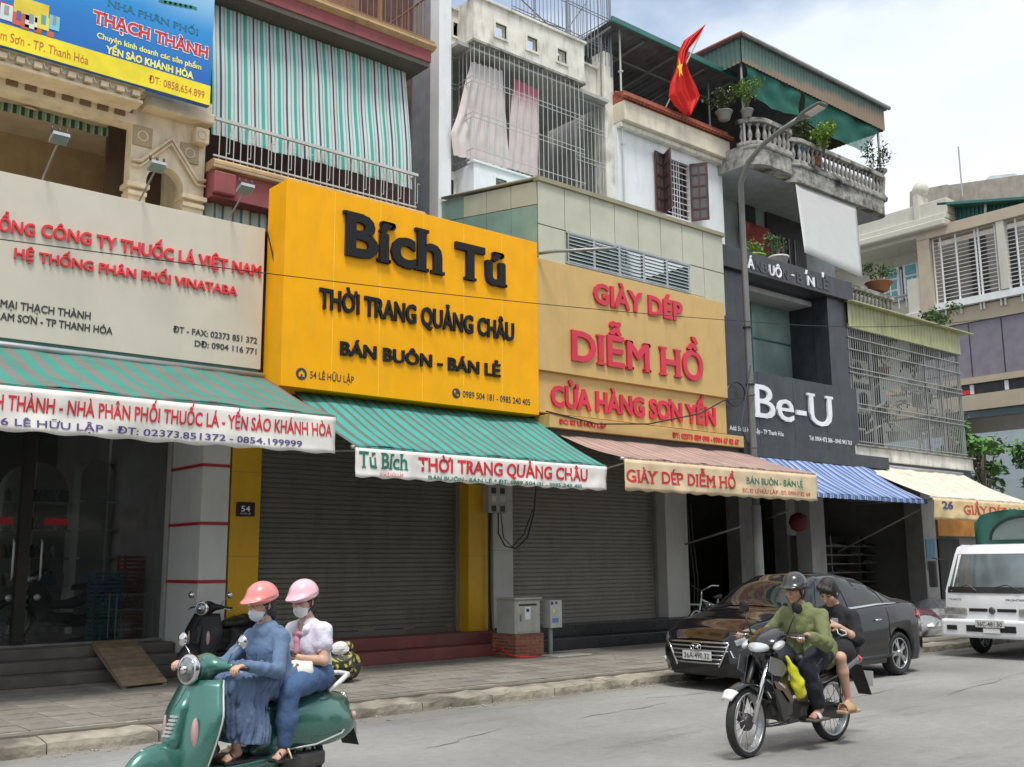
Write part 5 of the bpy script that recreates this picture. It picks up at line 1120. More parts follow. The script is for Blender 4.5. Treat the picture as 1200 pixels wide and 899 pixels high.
sh = thing('display_shelf', 'dark glass shelving filled with shoes deep in the shop under the blue awning', 'shelf', (22.4, 15.9, .24))
s0, s1_ = P(928, 660, Y=16).x, P(1058, 660, Y=16).x; zz = [P(1000, v, Y=16).z for v in (692, 681, 670, 660, 650, 640)]
shp = M('shelf_pale', (.34, .35, .34), .4)
for x in np.linspace(s0, s1_, 5): box('upright', (float(x)-.02, 15.7, .24), (float(x)+.02, 16.1, zz[-1]+.25), steel, sh)
box('shelf_back', (s0, 16.11, .24), (s1_, 16.15, zz[-1]+.25), M('shelf_back_dark', (.05, .055, .055), .4), sh)
for i, z in enumerate(zz):
    box('shelf_board', (s0, 15.7, z-.03), (s1_, 16.1, z), shp, sh)
    x = s0+.15
    while x < s1_-.1:
        if rd.random() < .85:
            ci = rd.randrange(5); o = link('shoe', shm[ci], None, loc=(x, 15.85, z), rot=(0, 0, rd.uniform(-1.8, -1.2))); tag(o, '%s shoe, %s shelf of the rack under the blue awning, %s' % (('black', 'tan', 'white', 'plum', 'grey')[ci], ('lowest', 'second', 'third', 'fourth', 'fifth', 'top')[i], ('left end', 'left of the middle', 'right of the middle', 'right end')[min(3, int(4*(x-s0)/(s1_-s0)))]), 'shoe', 'shoes on the shelves under the blue awning')
        x += .21
# pile of goods wrapped in plastic in front
pl = M('clear_plastic_bag', (.55, .57, .60), .25, alpha=.55); 
def bagmesh(seed, r, mat, sq=.6):
    rd2 = random.Random(seed); rows = []
    for j in range(9):
        a = math.pi*j/8; rows.append([(r*math.sin(a)*math.cos(b)*(1+.35*noise.noise(Vector((math.cos(b)*1.8, math.sin(b)*1.8, j*.6+seed)))), r*math.sin(a)*math.sin(b)*(1+.35*noise.noise(Vector((math.cos(b)*2, math.sin(b)*2+4, j*.5+seed)))), r*sq*(1-math.cos(a))*.5*(2)) for b in [2*math.pi*k/14 for k in range(14)]])
    return MB().grid(rows, close=True, smooth=False).mesh('bag', mat)
bcol = [M('bundle_dark', (.05, .045, .05), .6, var=.5, vs=8), M('bundle_plum', (.075, .035, .045), .6, var=.5, vs=8), pl, M('bundle_grey', (.22, .21, .22), .6, var=.4, vs=8)]
desc = ['dark bundle', 'plum coloured bundle', 'clear plastic bag', 'grey bundle']
for i, (u, v, y, r, c) in enumerate([(1060, 703, 13.2, .32, 0), (1078, 712, 12.2, .38, 1), (1092, 700, 13.0, .40, 2), (1110, 702, 13.3, .45, 2), (1070, 722, 11.4, .28, 0), (1085, 737, 10.9, .34, 2), (1098, 718, 12.0, .36, 3), (1050, 708, 12.6, .3, 3), (1112, 722, 11.9, .34, 1), (1074, 735, 10.9, .24, 3)]):
    q = P(u, v, Y=y); o = link('goods_bundle', bagmesh(i, r, bcol[c]), None, loc=(q.x, y, max(.15, q.z-r*.55)))
    if q.z-r*.55 > .35: box('base', (q.x-r*.6, y-r*.5, .15), (q.x+r*.6, y+r*.5, q.z-r*.5), bcol[0], o) if False else None
    o.location.z = .15; o.scale.z = max(1, (q.z-.15)/(r*1.2)*1.0); tag(o, desc[c]+(' at the back of the pile behind the car', ' in the middle of the pile behind the car', ' beside the grey pillar in the pile behind the car', ' nearest the truck at the back of the pile', ' low in front of the pile behind the car', ' spilling out nearest the road behind the car tail', ' right of the middle of the pile', ' at the left end of the pile behind the car roof', ' low beside the truck cab', ' touching the car tail')[i], 'bundle')
# shoes scattered in the pile
for i in range(34):
    x = rd.uniform(19.2, 23.0); y = rd.uniform(12.0, 13.6); ci = rd.randrange(5); link_ = link('shoe', shm[ci], None, loc=(x, y, .155+rd.choice((0, .05, .1))), rot=(rd.uniform(-.5, .5), 0, rd.uniform(0, 6.3))); tag(link_, 'loose %s shoe lying on the pavement %s the pile of bundles' % (('black', 'tan', 'white', 'plum', 'grey')[ci], 'at the left of' if x < 20.4 else 'in front of' if x < 21.7 else 'at the right of'), 'shoe', 'loose shoes by the pile of bundles')
# red lantern
q = P(936, 612, Y=13.0); ln = thing('red_lantern', 'round red paper lantern hanging under the blue awning', 'lantern', q); MB().lathe([(.05, -.2), (.16, -.14), (.21, 0), (.16, .14), (.05, .2)], 12).build('shade', M('lantern_red', (.12, .012, .012), .7), ln, loc=q); bar('cord', q+Vector((0, 0, .2)), (q.x, q.y, 3.6), .006, rope, ln)
for (u0, v0, u1, v1, y0, y1_, lab) in ((803, 638, 868, 617, 13.8, 12.2, 'thin pale support pole slanting under the pink awning'), (982, 647, 1078, 597, 14.0, 11.9, 'long slanting support pole under the blue awning'), (897, 608, 925, 598, 13.6, 12.0, 'short slanting pole under the left end of the blue awning')):
    a, b = P(u0, v0, Y=y0), P(u1, v1, Y=y1_); tag(MB().tube([a, b], .022, 6).build('awning_pole', M('dull_pole', (.22, .21, .19), .5) if 'dull_pole' not in D.materials else D.materials['dull_pole'], None), lab, 'pole')

# ================================================================ FAR HOUSE across the side street (faces us)
bf = thing('corner_house', 'pale beige and white house across the side street with grilled balcony and purple panels', 'house', (34, 17, 0))
XF = 34.0
def fp(u, v, X=XF): q = P(u, v, X=X); return q.y, q.z
def fbox(nm, u0, v0, u1, v1, mat, X=XF, d=.3, front=0):
    "rectangle on the wall that faces the camera: corners given in the photograph"
    (ya, za), (yb_, zb_) = fp(u0, v0, X), fp(u1, v1, X); return box(nm, (X-front, min(ya, yb_), min(za, zb_)), (X+d, max(ya, yb_), max(za, zb_)), mat, bf)
pale = M('pale_cream_wall', (.56, .54, .47), .7, var=.05, streak=.2, sc=(.3, .28, .24)); btile = M('beige_tile_cladding', (.48, .40, .30), .5, var=.06, streak=.15, sc=(.3, .25, .2)); purp = M('purple_grey_panel', (.23, .21, .26), .5, var=.12, streak=.2, sc=(.15, .14, .17)); paleb = M('pale_blue_wall', (.42, .48, .54), .6, var=.05)
yA, yB = fp(1200, 205)[0]-4, fp(1000, 262)[0]+6
zA_ = fp(1080, 280)[1]
box('main_wall', (XF, yA, 0), (XF+.4, yB, 5.8), paleb, bf)
zp0, zp1 = fp(1160, 490)[1], fp(1160, 485)[1]
zc = {n: fp(u, v)[1] for n, (u, v) in dict(glass0=(1130, 493), band0=(1130, 484), win0=(1130, 467), win1=(1130, 456), band2=(1130, 449), pur0=(1128, 452), pur1=(1128, 383), tile0=(1110, 400), tile1=(1080, 392)).items()}
z_ = lambda u, v: fp(u, v)[1]
bands = [('lower_glass_band', z_(1160, 487.5), z_(1160, 479.5), M('steel_blue_glass', (.10, .14, .17), .2), .0), ('beige_band', z_(1160, 479), z_(1160, 460.5), btile, .12), ('window_band', z_(1160, 460), z_(1160, 448), blkp, .0), ('beige_band', z_(1160, 447.5), z_(1160, 440), btile, .12), ('purple_wall', z_(1160, 439.5), z_(1160, 374.5), purp, .05), ('beige_band', z_(1160, 374), z_(1160, 355.5), btile, .12)]
for nm, a, b, m_, fr2 in bands: box(nm, (XF-fr2, yA, a), (XF+.4, fp(1128 if nm != 'beige_band' else 1085, 430)[0]+1.5, b-.003), m_, bf)
for u in (1139, 1178): y_, _ = fp(u, 420); box('panel_seam', (XF-.056, y_-.02, z_(1160, 439)), (XF-.04, y_+.02, z_(1160, 375)), blkp, bf)
for u in (1140, 1181): y_, _ = fp(u, 460); box('window_mullion', (XF-.05, y_-.06, z_(1160, 459.5)), (XF-.0, y_+.06, z_(1160, 448.5)), whitew, bf)
y_, _ = fp(1135, 470); box('red_box', (XF-.03, y_-.25, z_(1160, 459)), (XF-.001, y_+.25, z_(1160, 454)), redl, bf)
# upper storey: framed grille at right, white balcony at left
yl = fp(1081, 300)[0]; yr = yA; zt1, zt0 = z_(1160, 255), z_(1160, 232)
ztop = z_(1081, 265)
box('tile_frame', (XF-.35, yr, z_(1140, 270)-.0), (XF+.3, yl, z_(1140, 257.5)), btile, bf); box('tile_frame', (XF-.35, yl-.45, z_(1140, 358)), (XF+.3, yl, z_(1140, 270.5)), btile, bf)
box('balcony_back', (XF+1.6, yr, z_(1140, 366)), (XF+1.8, yl+.1, z_(1140, 262)), M('balcony_grey', (.26, .25, .23), .8), bf)
for (ua, ub) in ((1115, 1134), (1152, 1172), (1185, 1205)): ya, yb_ = fp(ua, 320)[0], fp(ub, 320)[0]; box('dark_opening', (XF+1.5, yb_, z_(1140, 355)), (XF+1.59, ya, z_(1140, 262)), dark, bf)
zg0, zg1 = z_(1140, 349), z_(1140, 270.5)
k = 0; z = zg0
while z < zg1: bar('grille_bar', (XF-.15, yr+2.5, z), (XF-.15, yl-.45, z), .013, wbm, bf); z += .135
for u in (1097, 1106, 1124, 1147, 1151, 1171, 1176, 1196): y_ = fp(u, 300)[0]; bar('grille_post', (XF-.17, y_, zg0-.5), (XF-.17, y_, zg1), .035, wbm, bf)
box('white_ledge', (XF-.3, yr, z_(1140, 358)), (XF+.2, yl-.46, z_(1140, 350)), whitew, bf)
box('column_white', (XF-.32, fp(1184, 300)[0], zg0), (XF-.05, fp(1175, 300)[0], zg1), pale, bf)
vb = M('teal_corrugated', (.04, .15, .15), .5); ycr = fp(1105, 245)[0]
def ppoly(nm, pts, X, dx, mat): return MB().prism([tuple(P(u, v, X=X)) for u, v in pts], (dx, 0, 0)).build(nm, mat, bf)
ppoly('green_sheet_wall', [(1104, 264), (1104, 241), (1260, 229), (1260, 226)], XF+.3, .3, vb); ppoly('green_roof_edge', [(1098, 240.5), (1098, 237.5), (1260, 226), (1260, 229)], XF-.3, 1.0, teal)
for k in range(26): y0g = P(1106+k*5, 250, X=XF+.27).y; ua = 1106+k*5; bar('sheet_rib', P(ua, 263.5-.235*(ua-1104), X=XF+.28), P(ua, 242-.077*(ua-1104), X=XF+.28), .035, teal, bf) if 263.5-.235*(ua-1104) > 242-.077*(ua-1104) else None
bar('white_post', P(1105, 264, X=XF+.15), P(1105, 241, X=XF+.15), .05, wbm, bf); bar('white_post', P(1155, 251, X=XF+.15), P(1155, 237, X=XF+.15), .05, wbm, bf)
# left white part
yL0, yL1 = yl+.02, yB
box('upper_left_wall', (XF+1.2, yL0, 5.8), (XF+1.5, yL1, z_(1040, 290)), pale, bf)
box('parapet', (XF-.3, yL0-1.2, z_(1050, 268)), (XF+.3, yL1, z_(1050, 251)), pale, bf, bevel=.03); box('cornice', (XF-.6, yL0-1.2, z_(1050, 284)), (XF+1.3, yL1, z_(1050, 276)), pale, bf, bevel=.05); box('cornice', (XF-.45, yL0-1.2, z_(1050, 275.5)), (XF+1.3, yL1, z_(1050, 268.5)), pale, bf, bevel=.04); box('soffit', (XF-.3, yL0, z_(1050, 284)-.15), (XF+1.2, yL1, z_(1050, 284)-.004), pale, bf)
box('parapet_pier', (XF-.4, fp(1084, 255)[0], z_(1050, 268)), (XF+.3, fp(1078, 255)[0], z_(1050, 240)), pale, bf); MB().lathe([(.1, 0), (.25, .1), (.3, .3), (.2, .5), (.02, .58)], 10, (XF, fp(1081, 255)[0], z_(1050, 240))).build('ball_finial', pale, bf)
y0_, y1_ = fp(1077, 330, XF+1.2)[0], fp(1048, 330, XF+1.2)[0]; zz0, zz1 = fp(1062, 352, XF+1.2)[1], fp(1062, 312, XF+1.2)[1]
box('window_pane', (XF+1.12, y0_+.5, zz0), (XF+1.19, y1_-.3, zz1), blkp, bf)
bs_ = M('blue_shutter', (.14, .38, .44), .5, var=.1)
for a_, b_ in ((y0_-.1, y0_+.5), (y1_-.3, y1_+.35)):
    box('blue_shutter', (XF+1.02, a_, zz0), (XF+1.08, b_, zz1), whitew, bf)
    for k in range(3): z = zz0+(zz1-zz0)*(k+.08)/3; box('shutter_louvre', (XF+.99, a_+.1, z), (XF+1.018, b_-.1, z+(zz1-zz0)*.27), bs_, bf)
box('white_curtain', (XF+1.09, y0_+.6, zz0), (XF+1.115, y0_+1.2, zz1-.1), whitew, bf)
for k in range(9): z = z_(1050, 352)-.35; y_ = yL0+.1+k*.28; bar('balcony_bar', (XF-.1, y_, z), (XF-.1, y_, z+1.0), .02, wbm, bf)
box('balcony_floor', (XF-.4, yL0, z_(1060, 365)-.6), (XF+1.2, yL1, z_(1060, 365)-.2), pale, bf, bevel=.04); bar('balcony_rail', (XF-.1, yL0, z_(1050, 338)-.35), (XF-.1, yL1, z_(1050, 338)-.35), .05, steel, bf); box('balcony_pier', (XF-.3, yl, z_(1090, 365)-.2), (XF+.1, yl+.5, z_(1090, 325)), pale, bf)
# building top behind
con = M('raw_render', (.34, .31, .27), .85, streak=.6, sc=(.14, .13, .12), var=.15)
XB = 39
def bb(nm, u0, v0, u1, v1, mat, X): (ya, za), (yb_, zb_) = fp(u0, v0, X), fp(u1, v1, X); return box(nm, (X, min(ya, yb_), min(za, zb_)), (X+4, max(ya, yb_), max(za, zb_)), mat, bf)
ppoly('roof_wall', [(1111, 300), (1111, 217), (1260, 196), (1260, 300)], XB, 4, con); ppoly('roof_wall', [(1066, 300), (1066, 224.5), (1110, 216), (1110, 300)], XB-1, 5, con)
box('main_block', (XF+2, yA, 0), (XF+12, yB, z_(1050, 284)-.3), pale, bf)
q = P(1123, 172, X=38); an = thing('antenna', 'thin antenna mast on the roof of the far house', 'antenna', (38, q.y, fp(1120, 215, 38)[1]-.6)); bar('mast', (38, q.y, fp(1120, 215, 38)[1]-.6), (38, q.y, q.z), .03, galv, an)
q0, q1 = P(1125, 222, X=41), P(1160, 206, X=41)
wt = thing('roof_shed', 'pale translucent sheet shelter on top of the far house', 'shed', (41, q0.y, q0.z)); MB().prism([(41, q0.y, q0.z-.5), (41, q1.y-1, q0.z-.5), (41, q1.y-1, q1.z-.2), (41, q1.y, q1.z)], (2, 0, 0)).build('sheet_wall', M('pale_sheet', (.6, .66, .7), .4), wt)
# shop beyond the cream awning
of = thing('corner_kiosk', 'small dark kiosk with an orange sign board under the cream awning', 'kiosk', (27.6, 14.3, .15))
a, b = P(1098, 628, Y=14.2), P(1137, 607, Y=14.2)
box('orange_board', (a.x, 14.15, a.z), (b.x+.8, 14.25, b.z), M('orange_board', (.42, .17, .02), .6, var=.3), of); box('kiosk_wall', (a.x, 14.4, .15), (b.x+.6, 14.6, 3.4), M('kiosk_wall', (.24, .24, .23), .7), of)
a, b = P(1104, 690, Y=14.3), P(1124, 632, Y=14.3); box('kiosk_door', (a.x, 14.3, .15), (b.x, 14.39, b.z), dark, of)
# ================================================================ TREES
def tree(label, base, top, spread, nclump, seed, mat, leaf=.22, per=60, sub=(1, 1, .8)):
    t = thing('leafy_tree', label, 'tree', base); rd2 = random.Random(seed); base = Vector(base); top = Vector(top); tr = MB(); tr.tube([base, base.lerp(top, .35)+Vector((.15, .1, 0)), base.lerp(top, .7), top], .16, 8, .05)
    cr_ = MB()
    for c in range(nclump):
        d = Vector((rd2.gauss(0, 1), rd2.gauss(0, 1), rd2.gauss(0, .8))).normalized(); e = top+Vector((d.x*spread*sub[0], d.y*spread*sub[1], d.z*spread*sub[2]))*rd2.uniform(.35, 1)
        s_ = base.lerp(top, rd2.uniform(.55, 1)); m_ = s_.lerp(e, .5)+Vector((0, 0, .2)); tr.tube([s_, m_, e], .035, 5, .01)
        for k in range(int(per*2.4)):
            p = e+Vector((rd2.gauss(0, .3), rd2.gauss(0, .3), rd2.gauss(0, .2)))*spread*.45; dd = Vector((rd2.gauss(0, 1), rd2.gauss(0, 1), rd2.gauss(-.5, .5))).normalized(); w = dd.cross(Vector((rd2.gauss(0, .5), rd2.gauss(0, .5), 1))).normalized(); lf_s = leaf*rd2.uniform(.35, .8); w = w*lf_s*.34; L_ = dd*lf_s
            cr_.add([p, p+L_*.45+w, p+L_, p+L_*.45-w], [(0, 1, 2, 3)])
    tr.build('trunk', M('bark_%d' % seed, (.14, .11, .08), .9, bump=.5), t); cr_.build('crown', mat, t); return t
tl1 = M('tree_leaf_bright', (.09, .21, .05), .5, var=.35, rnd=.1)
q = P(1150, 530, Y=14.3); tree('leafy street tree showing between the barred cage and the cream awning', (q.x, 14.3, 0), (q.x, 14.3, q.z), 1.15, 22, 3, tl1, .36, 20, (1.2, 1, .9))
q = P(1215, 535, Y=13.5); tree('tree whose leaves reach in at the right edge above the truck', (q.x, 13.5, 0), (q.x, 13.5, q.z), 1.1, 14, 8, tl1, .32, 20)
# ================================================================ STREET LAMP
lx, ly = 17.33, 12.9
lamp = thing('street_lamp', 'tall curved grey street lamp standing behind the pink awning with its head over the street', 'street lamp', (lx, ly, .15))
lm = M('dull_galvanised_lamp', (.20, .20, .19), .5, .4, streak=.3, sc=(.1, .1, .09))
hd = P(940, 138, Y=11.1); z0_ = P(866, 250, Y=ly).z
pts = [Vector((lx, ly, .15+2.5*k)) for k in range(4)]+[Vector((lx, ly, z0_))]
pts += [P(868, 215, Y=12.75), P(877, 190, Y=12.5), P(893, 170, Y=12.15), P(915, 153, Y=11.65), P(936, 139, Y=11.2)]
MB().tube(pts, [.085, .08, .075, .07, .065, .062, .058, .054, .05, .05], 10).build('pole', lm, lamp)
MB().tube([(lx, ly, .15), (lx, ly, 2.75)], .11, 10, .10).build('pole_sleeve', M('pole_sleeve_grey', (.42, .43, .42), .6, streak=.5, sc=(.15, .14, .12)), lamp)
a, b = P(934, 141, Y=11.2), P(966, 121, Y=10.55); d = (b-a).normalized(); s_ = d.cross(Vector((0, 0, 1))).normalized(); n_ = s_.cross(d).normalized()
hm = MB(); rows = []
for k, (f, w, h) in enumerate(((0, .05, .04), (.12, .09, .05), (.3, .15, .06), (.6, .17, .055), (.92, .16, .04), (1, .12, .02))):
    c = a.lerp(b, f); rows.append([c+s_*w*math.cos(q_)+n_*h*math.sin(q_)*(1 if math.sin(q_) > 0 else .5) for q_ in [2*math.pi*j/12 for j in range(12)]])
hm.grid(rows, close=True); hm.add(rows[-1], [tuple(range(12))]); hh = hm.build('lamp_head', lm, lamp)
c0 = a.lerp(b, .4); c1 = a.lerp(b, .9); MB().prism([c0+s_*.11-n_*.03, c1+s_*.11-n_*.03, c1-s_*.11-n_*.03, c0-s_*.11-n_*.03], -n_*.02).build('lens', M('lamp_lens', (.6, .58, .5), .2), hh)
for z in (1.6, 3.1, 5.2, 6.4): MB().lathe([(.10, 0), (.10, .05)], 10, (lx, ly, z)).build('clamp_band', blkp, lamp)
# ================================================================ WIRES
def wire(label, pts, r=.008, sag=0):
    P_ = [Vector(p) for p in pts]; q = []
    if len(P_) == 2: 
        for k in range(25): s = k/24; q.append(P_[0].lerp(P_[1], s)-Vector((0, 0, sag*4*s*(1-s))))
    else: q = P_
    t = MB().tube(q, r, 5); return tag(t.build('cable', rope, None), label, 'cable')
wire('thin black cable crossing in front of the signs from the left to the lamp post', [P(-40, 275, Y=12.6), Vector((lx, ly-.1, P(866, 376, Y=ly).z))], .007, .10)
wire('thin black cable running on from the lamp post to the far house', [(lx, ly-.1, P(866, 376, Y=ly).z), P(1200, 366, Y=13.2)], .009, .25)
wire('black cable from the lamp post along the khaki sign ledge', [P(640, 482, Y=12.9), P(700, 497, Y=12.86), P(760, 497, Y=12.8), P(820, 485, Y=12.8), P(847, 470, Y=12.85), Vector((lx, ly-.1, P(870, 462, Y=ly).z))], .014)
wire('looped black cable hanging on the left side of the yellow sign', [P(313, 270, Y=13.4), P(320, 300, Y=13.35), P(326, 340, Y=13.3), P(322, 380, Y=13.3), P(326, 400, Y=13.2), P(331, 404, Y=13.1)], .012)
wire('coil of black cable on the black cladding beside the lamp post', [P(862+11*math.cos(k*.5), 462+14*math.sin(k*.5), Y=13.15) for k in range(20)], .014)
wire('second cable dropping from the lamp post toward the awning', [Vector((lx-.08, ly-.1, 5.6)), P(868, 500, Y=12.6), P(878, 525, Y=12.7), Vector((lx, ly-.12, 3.9))], .012)
for k, (u, v0, v1) in enumerate(((808, 590, 735), (812, 590, 735))): wire('cable running down beside the far grey pillar' if k == 0 else 'twin cable close beside the far grey pillar', [P(u-3, v0, Y=13.9), P(u, v0+40, Y=13.9), P(u+6, v0+90, Y=13.85), P(u+5, v1, Y=13.9)], .014)
# meter boxes and cable loops on the grey pillar
mb_ = thing('meter_box', 'grey electricity meter box with cables on the pillar between the shutters', 'meter box', (11.4, 13.9, 2.6))
a, b = P(570, 601, Y=13.88), P(592, 569, Y=13.88)
box('casing', (a.x, 13.82, a.z), (b.x, 13.99, b.z), M('meter_grey', (.36, .36, .33), .5, streak=.3, sc=(.15, .15, .13)), mb_, bevel=.01)
for i in range(2):
    for j, v in enumerate((575, 584.5, 596)): 
        x = a.x+(b.x-a.x)*(.27+.46*i); z = P(580, v, Y=13.82).z; box('meter_window', (x-.05, 13.812, z-.05), (x+.05, 13.825, z+.05), blkp if j != 1 else lsteel, mb_)
wire('big loop of black cable hanging from the meter box', [P(584, 601, Y=13.8), P(584, 625, Y=13.75), P(592, 640, Y=13.7), P(605, 643, Y=13.7), P(618, 630, Y=13.7), P(626, 600, Y=13.7), P(628, 570, Y=13.6)], .013)
wire('inner loop of black cable beside the meter box', [P(587, 601, Y=13.8), P(590, 630, Y=13.75), P(600, 641, Y=13.72), P(614, 626, Y=13.7), P(624, 598, Y=13.7)], .010)
wire('cable running straight down the left edge of the grey pillar', [P(575, 600, Y=13.9), P(574, 640, Y=13.92), P(574, 700, Y=13.93), P(576, 740, Y=13.9)], .02)
# cabinet on brick base
ec = thing('electric_cabinet', 'light grey electric cabinet standing on a red brick base on the pavement', 'electric cabinet', (11.2, 12.9, .15))
e0, e1 = P(603, 771, Z=.15), P(645, 768, Z=.15)
Yc = 12.9; xa, xb = P(613, 770, Y=Yc).x, P(641, 768, Y=Yc).x; zbr = P(630, 742, Y=Yc).z; zct = P(630, 700, Y=Yc).z
xa = 10.95; xb = 11.55
bm = M('red_brick', (.30, .10, .06), .8, var=.25, rnd=.25, bump=.4); mo = M('mortar', (.35, .31, .27), .9)
box('mortar_core', (xa+.01, Yc+.01, .15), (xb-.01, Yc+.59, zbr-.005), mo, ec)
nr = 7; bh = (zbr-.15)/nr
bmesh_b = MB().box((0, 0, 0), (1, 1, 1)).mesh('brick', bm)
for r in range(nr):
    z = .15+r*bh+.006; off_ = (r % 2)*.1
    for k in range(4):
        x0 = max(xa, xa-.1+k*.205+off_); x1 = min(xb, xa-.1+k*.205+off_+.195)
        if x1-x0 > .03: link('brick', bmesh_b, ec, loc=(x0, Yc, z), scale=(x1-x0, .1, bh-.012))
    for k in range(4):
        y0 = max(Yc+.105, Yc+k*.205+off_-.1+.1); y1__ = min(Yc+.6, Yc+k*.205+off_+.095+.1)
        if y1__-y0 > .03: link('brick', bmesh_b, ec, loc=(xa, y0, z), scale=(.1, y1__-y0, bh-.012))
cbm = M('cabinet_grey', (.44, .44, .40), .45, streak=.35, sc=(.2, .19, .15)); zc2_ = zct
box('cabinet_body', (xa+.02, Yc+.04, zbr), (xb-.04, Yc+.5, zct-.03), cbm, ec, bevel=.008); box('cabinet_cap', (xa-.0, Yc+.0, zct-.03), (xb-.02, Yc+.53, zct), cbm, ec, bevel=.01)
dr = box('cabinet_door', (xa+.06, Yc+.03, zbr+.03), (xb-.08, Yc+.045, zct-.06), cbm, ec, bevel=.004); box('vent_slot', (xa+.1, Yc+.026, zct-.13), (xb-.12, Yc+.032, zct-.10), dark, dr)
box('paper_notice', (xa+.22, Yc+.022, zbr+.22), (xa+.34, Yc+.029, zbr+.42), whitew, dr); box('handle', (xa+.12, Yc+.01, zbr+.2), (xa+.14, Yc+.03, zbr+.30), steel, dr)
box('notice_print', (xa+.25, Yc+.019, zbr+.34), (xa+.31, Yc+.0215, zbr+.39), prn_blk, dr)
m2_ = thing('meter_cabinet', 'small white meter box with blue stickers on a short pipe beside the brick base', 'meter box', (11.75, 12.95, .15))
a, b = P(643, 736, Y=12.95), P(656, 703, Y=12.95); 
box('casing', (a.x, 12.9, a.z), (b.x, 13.1, b.z), M('meter_white', (.52, .53, .50), .45, streak=.2, sc=(.2, .2, .17)), m2_, bevel=.008)
bar('pipe', ((a.x+b.x)/2-.05, 13.0, .15), ((a.x+b.x)/2-.05, 13.0, a.z), .04, M('pipe_grey_green', (.25, .32, .30), .6), m2_)
for (u, v, w, h, c) in ((647, 707, .05, .05, prn_navy), (652, 706.5, .04, .04, prn_navy), (649, 716, .04, .05, prn_yel), (651, 727, .13, .07, M('sticker_blue', (.12, .25, .5), .5))): q = P(u, v, Y=12.897); box('sticker', (q.x-w/2, 12.894, q.z-h/2), (q.x+w/2, 12.899, q.z+h/2), c, m2_)
tag(box('concrete_pad', (11.45, 12.45, .1505), (12.2, 12.88, .175), M('pad_concrete', (.35, .34, .31), .9, bump=.4), None, bevel=.01), 'small pale concrete pad on the pavement below the white meter box', 'slab')
wire('red and white hose lying against the brick base', [(10.95, 13.5, .2), (10.9, 13.2, .3), (10.88, 12.95, .2), (11.0, 12.82, .17), (11.3, 12.78, .165)], .012).data.materials[0] = redl
# plaid bundle
bq = P(398, 800, Z=.15); 
def plaid():
    m, t, b = new_mat('yellow_black_plaid'); N = t.nodes.new; K = t.links.new; tc = N('ShaderNodeTexCoord'); w = []
    wn = N('ShaderNodeTexNoise'); wn.inputs['Scale'].default_value = 5; wv = N('ShaderNodeVectorMath'); wv.operation = 'SCALE'; wv.inputs['Scale'].default_value = .35; K(tc.outputs['Object'], wn.inputs[0]); K(wn.outputs['Color'], wv.inputs[0]); wa = N('ShaderNodeVectorMath'); K(tc.outputs['Object'], wa.inputs[0]); K(wv.outputs[0], wa.inputs[1])
    for ax, sc2 in (('X', 19.), ('Z', 17.)):
        sp = N('ShaderNodeSeparateXYZ'); K(wa.outputs[0], sp.inputs[0]); a = N('ShaderNodeMath'); a.operation = 'MULTIPLY'; a.inputs[1].default_value = sc2*.5; K(sp.outputs[ax], a.inputs[0]); f = N('ShaderNodeMath'); f.operation = 'FRACT'; K(a.outputs[0], f.inputs[0]); g = N('ShaderNodeMath'); g.operation = 'GREATER_THAN'; g.inputs[1].default_value = .5; K(f.outputs[0], g.inputs[0]); w.append(g.outputs[0])
    mx_ = N('ShaderNodeMath'); mx_.operation = 'MAXIMUM'; K(w[0], mx_.inputs[0]); K(w[1], mx_.inputs[1]); x = N('ShaderNodeMix'); x.data_type = 'RGBA'; K(mx_.outputs[0], x.inputs[0]); x.inputs[6].default_value = (.42, .38, .07, 1); x.inputs[7].default_value = (.03, .03, .02, 1); K(x.outputs[2], b.inputs['Base Color']); b.inputs['Roughness'].default_value = .5; return m
bd_ = thing('plaid_bag', 'bulging yellow and black plaid sack with a white plastic bag on the kerb side', 'bag', bq)
bm_ = bagmesh(21, .30, plaid(), .8); link('sack', bm_, bd_, loc=bq, scale=(1.0, .75, .85)); 
wb = bagmesh(23, .10, M('white_plastic', (.75, .75, .75), .5), .9); link('plastic_bag', wb, bd_, loc=bq+Vector((-.06, -.1, .34)), scale=(1.2, .7, 1)); link('knot', bagmesh(24, .08, D.materials['yellow_black_plaid'], 1), bd_, loc=bq+Vector((.10, 0, .36)))
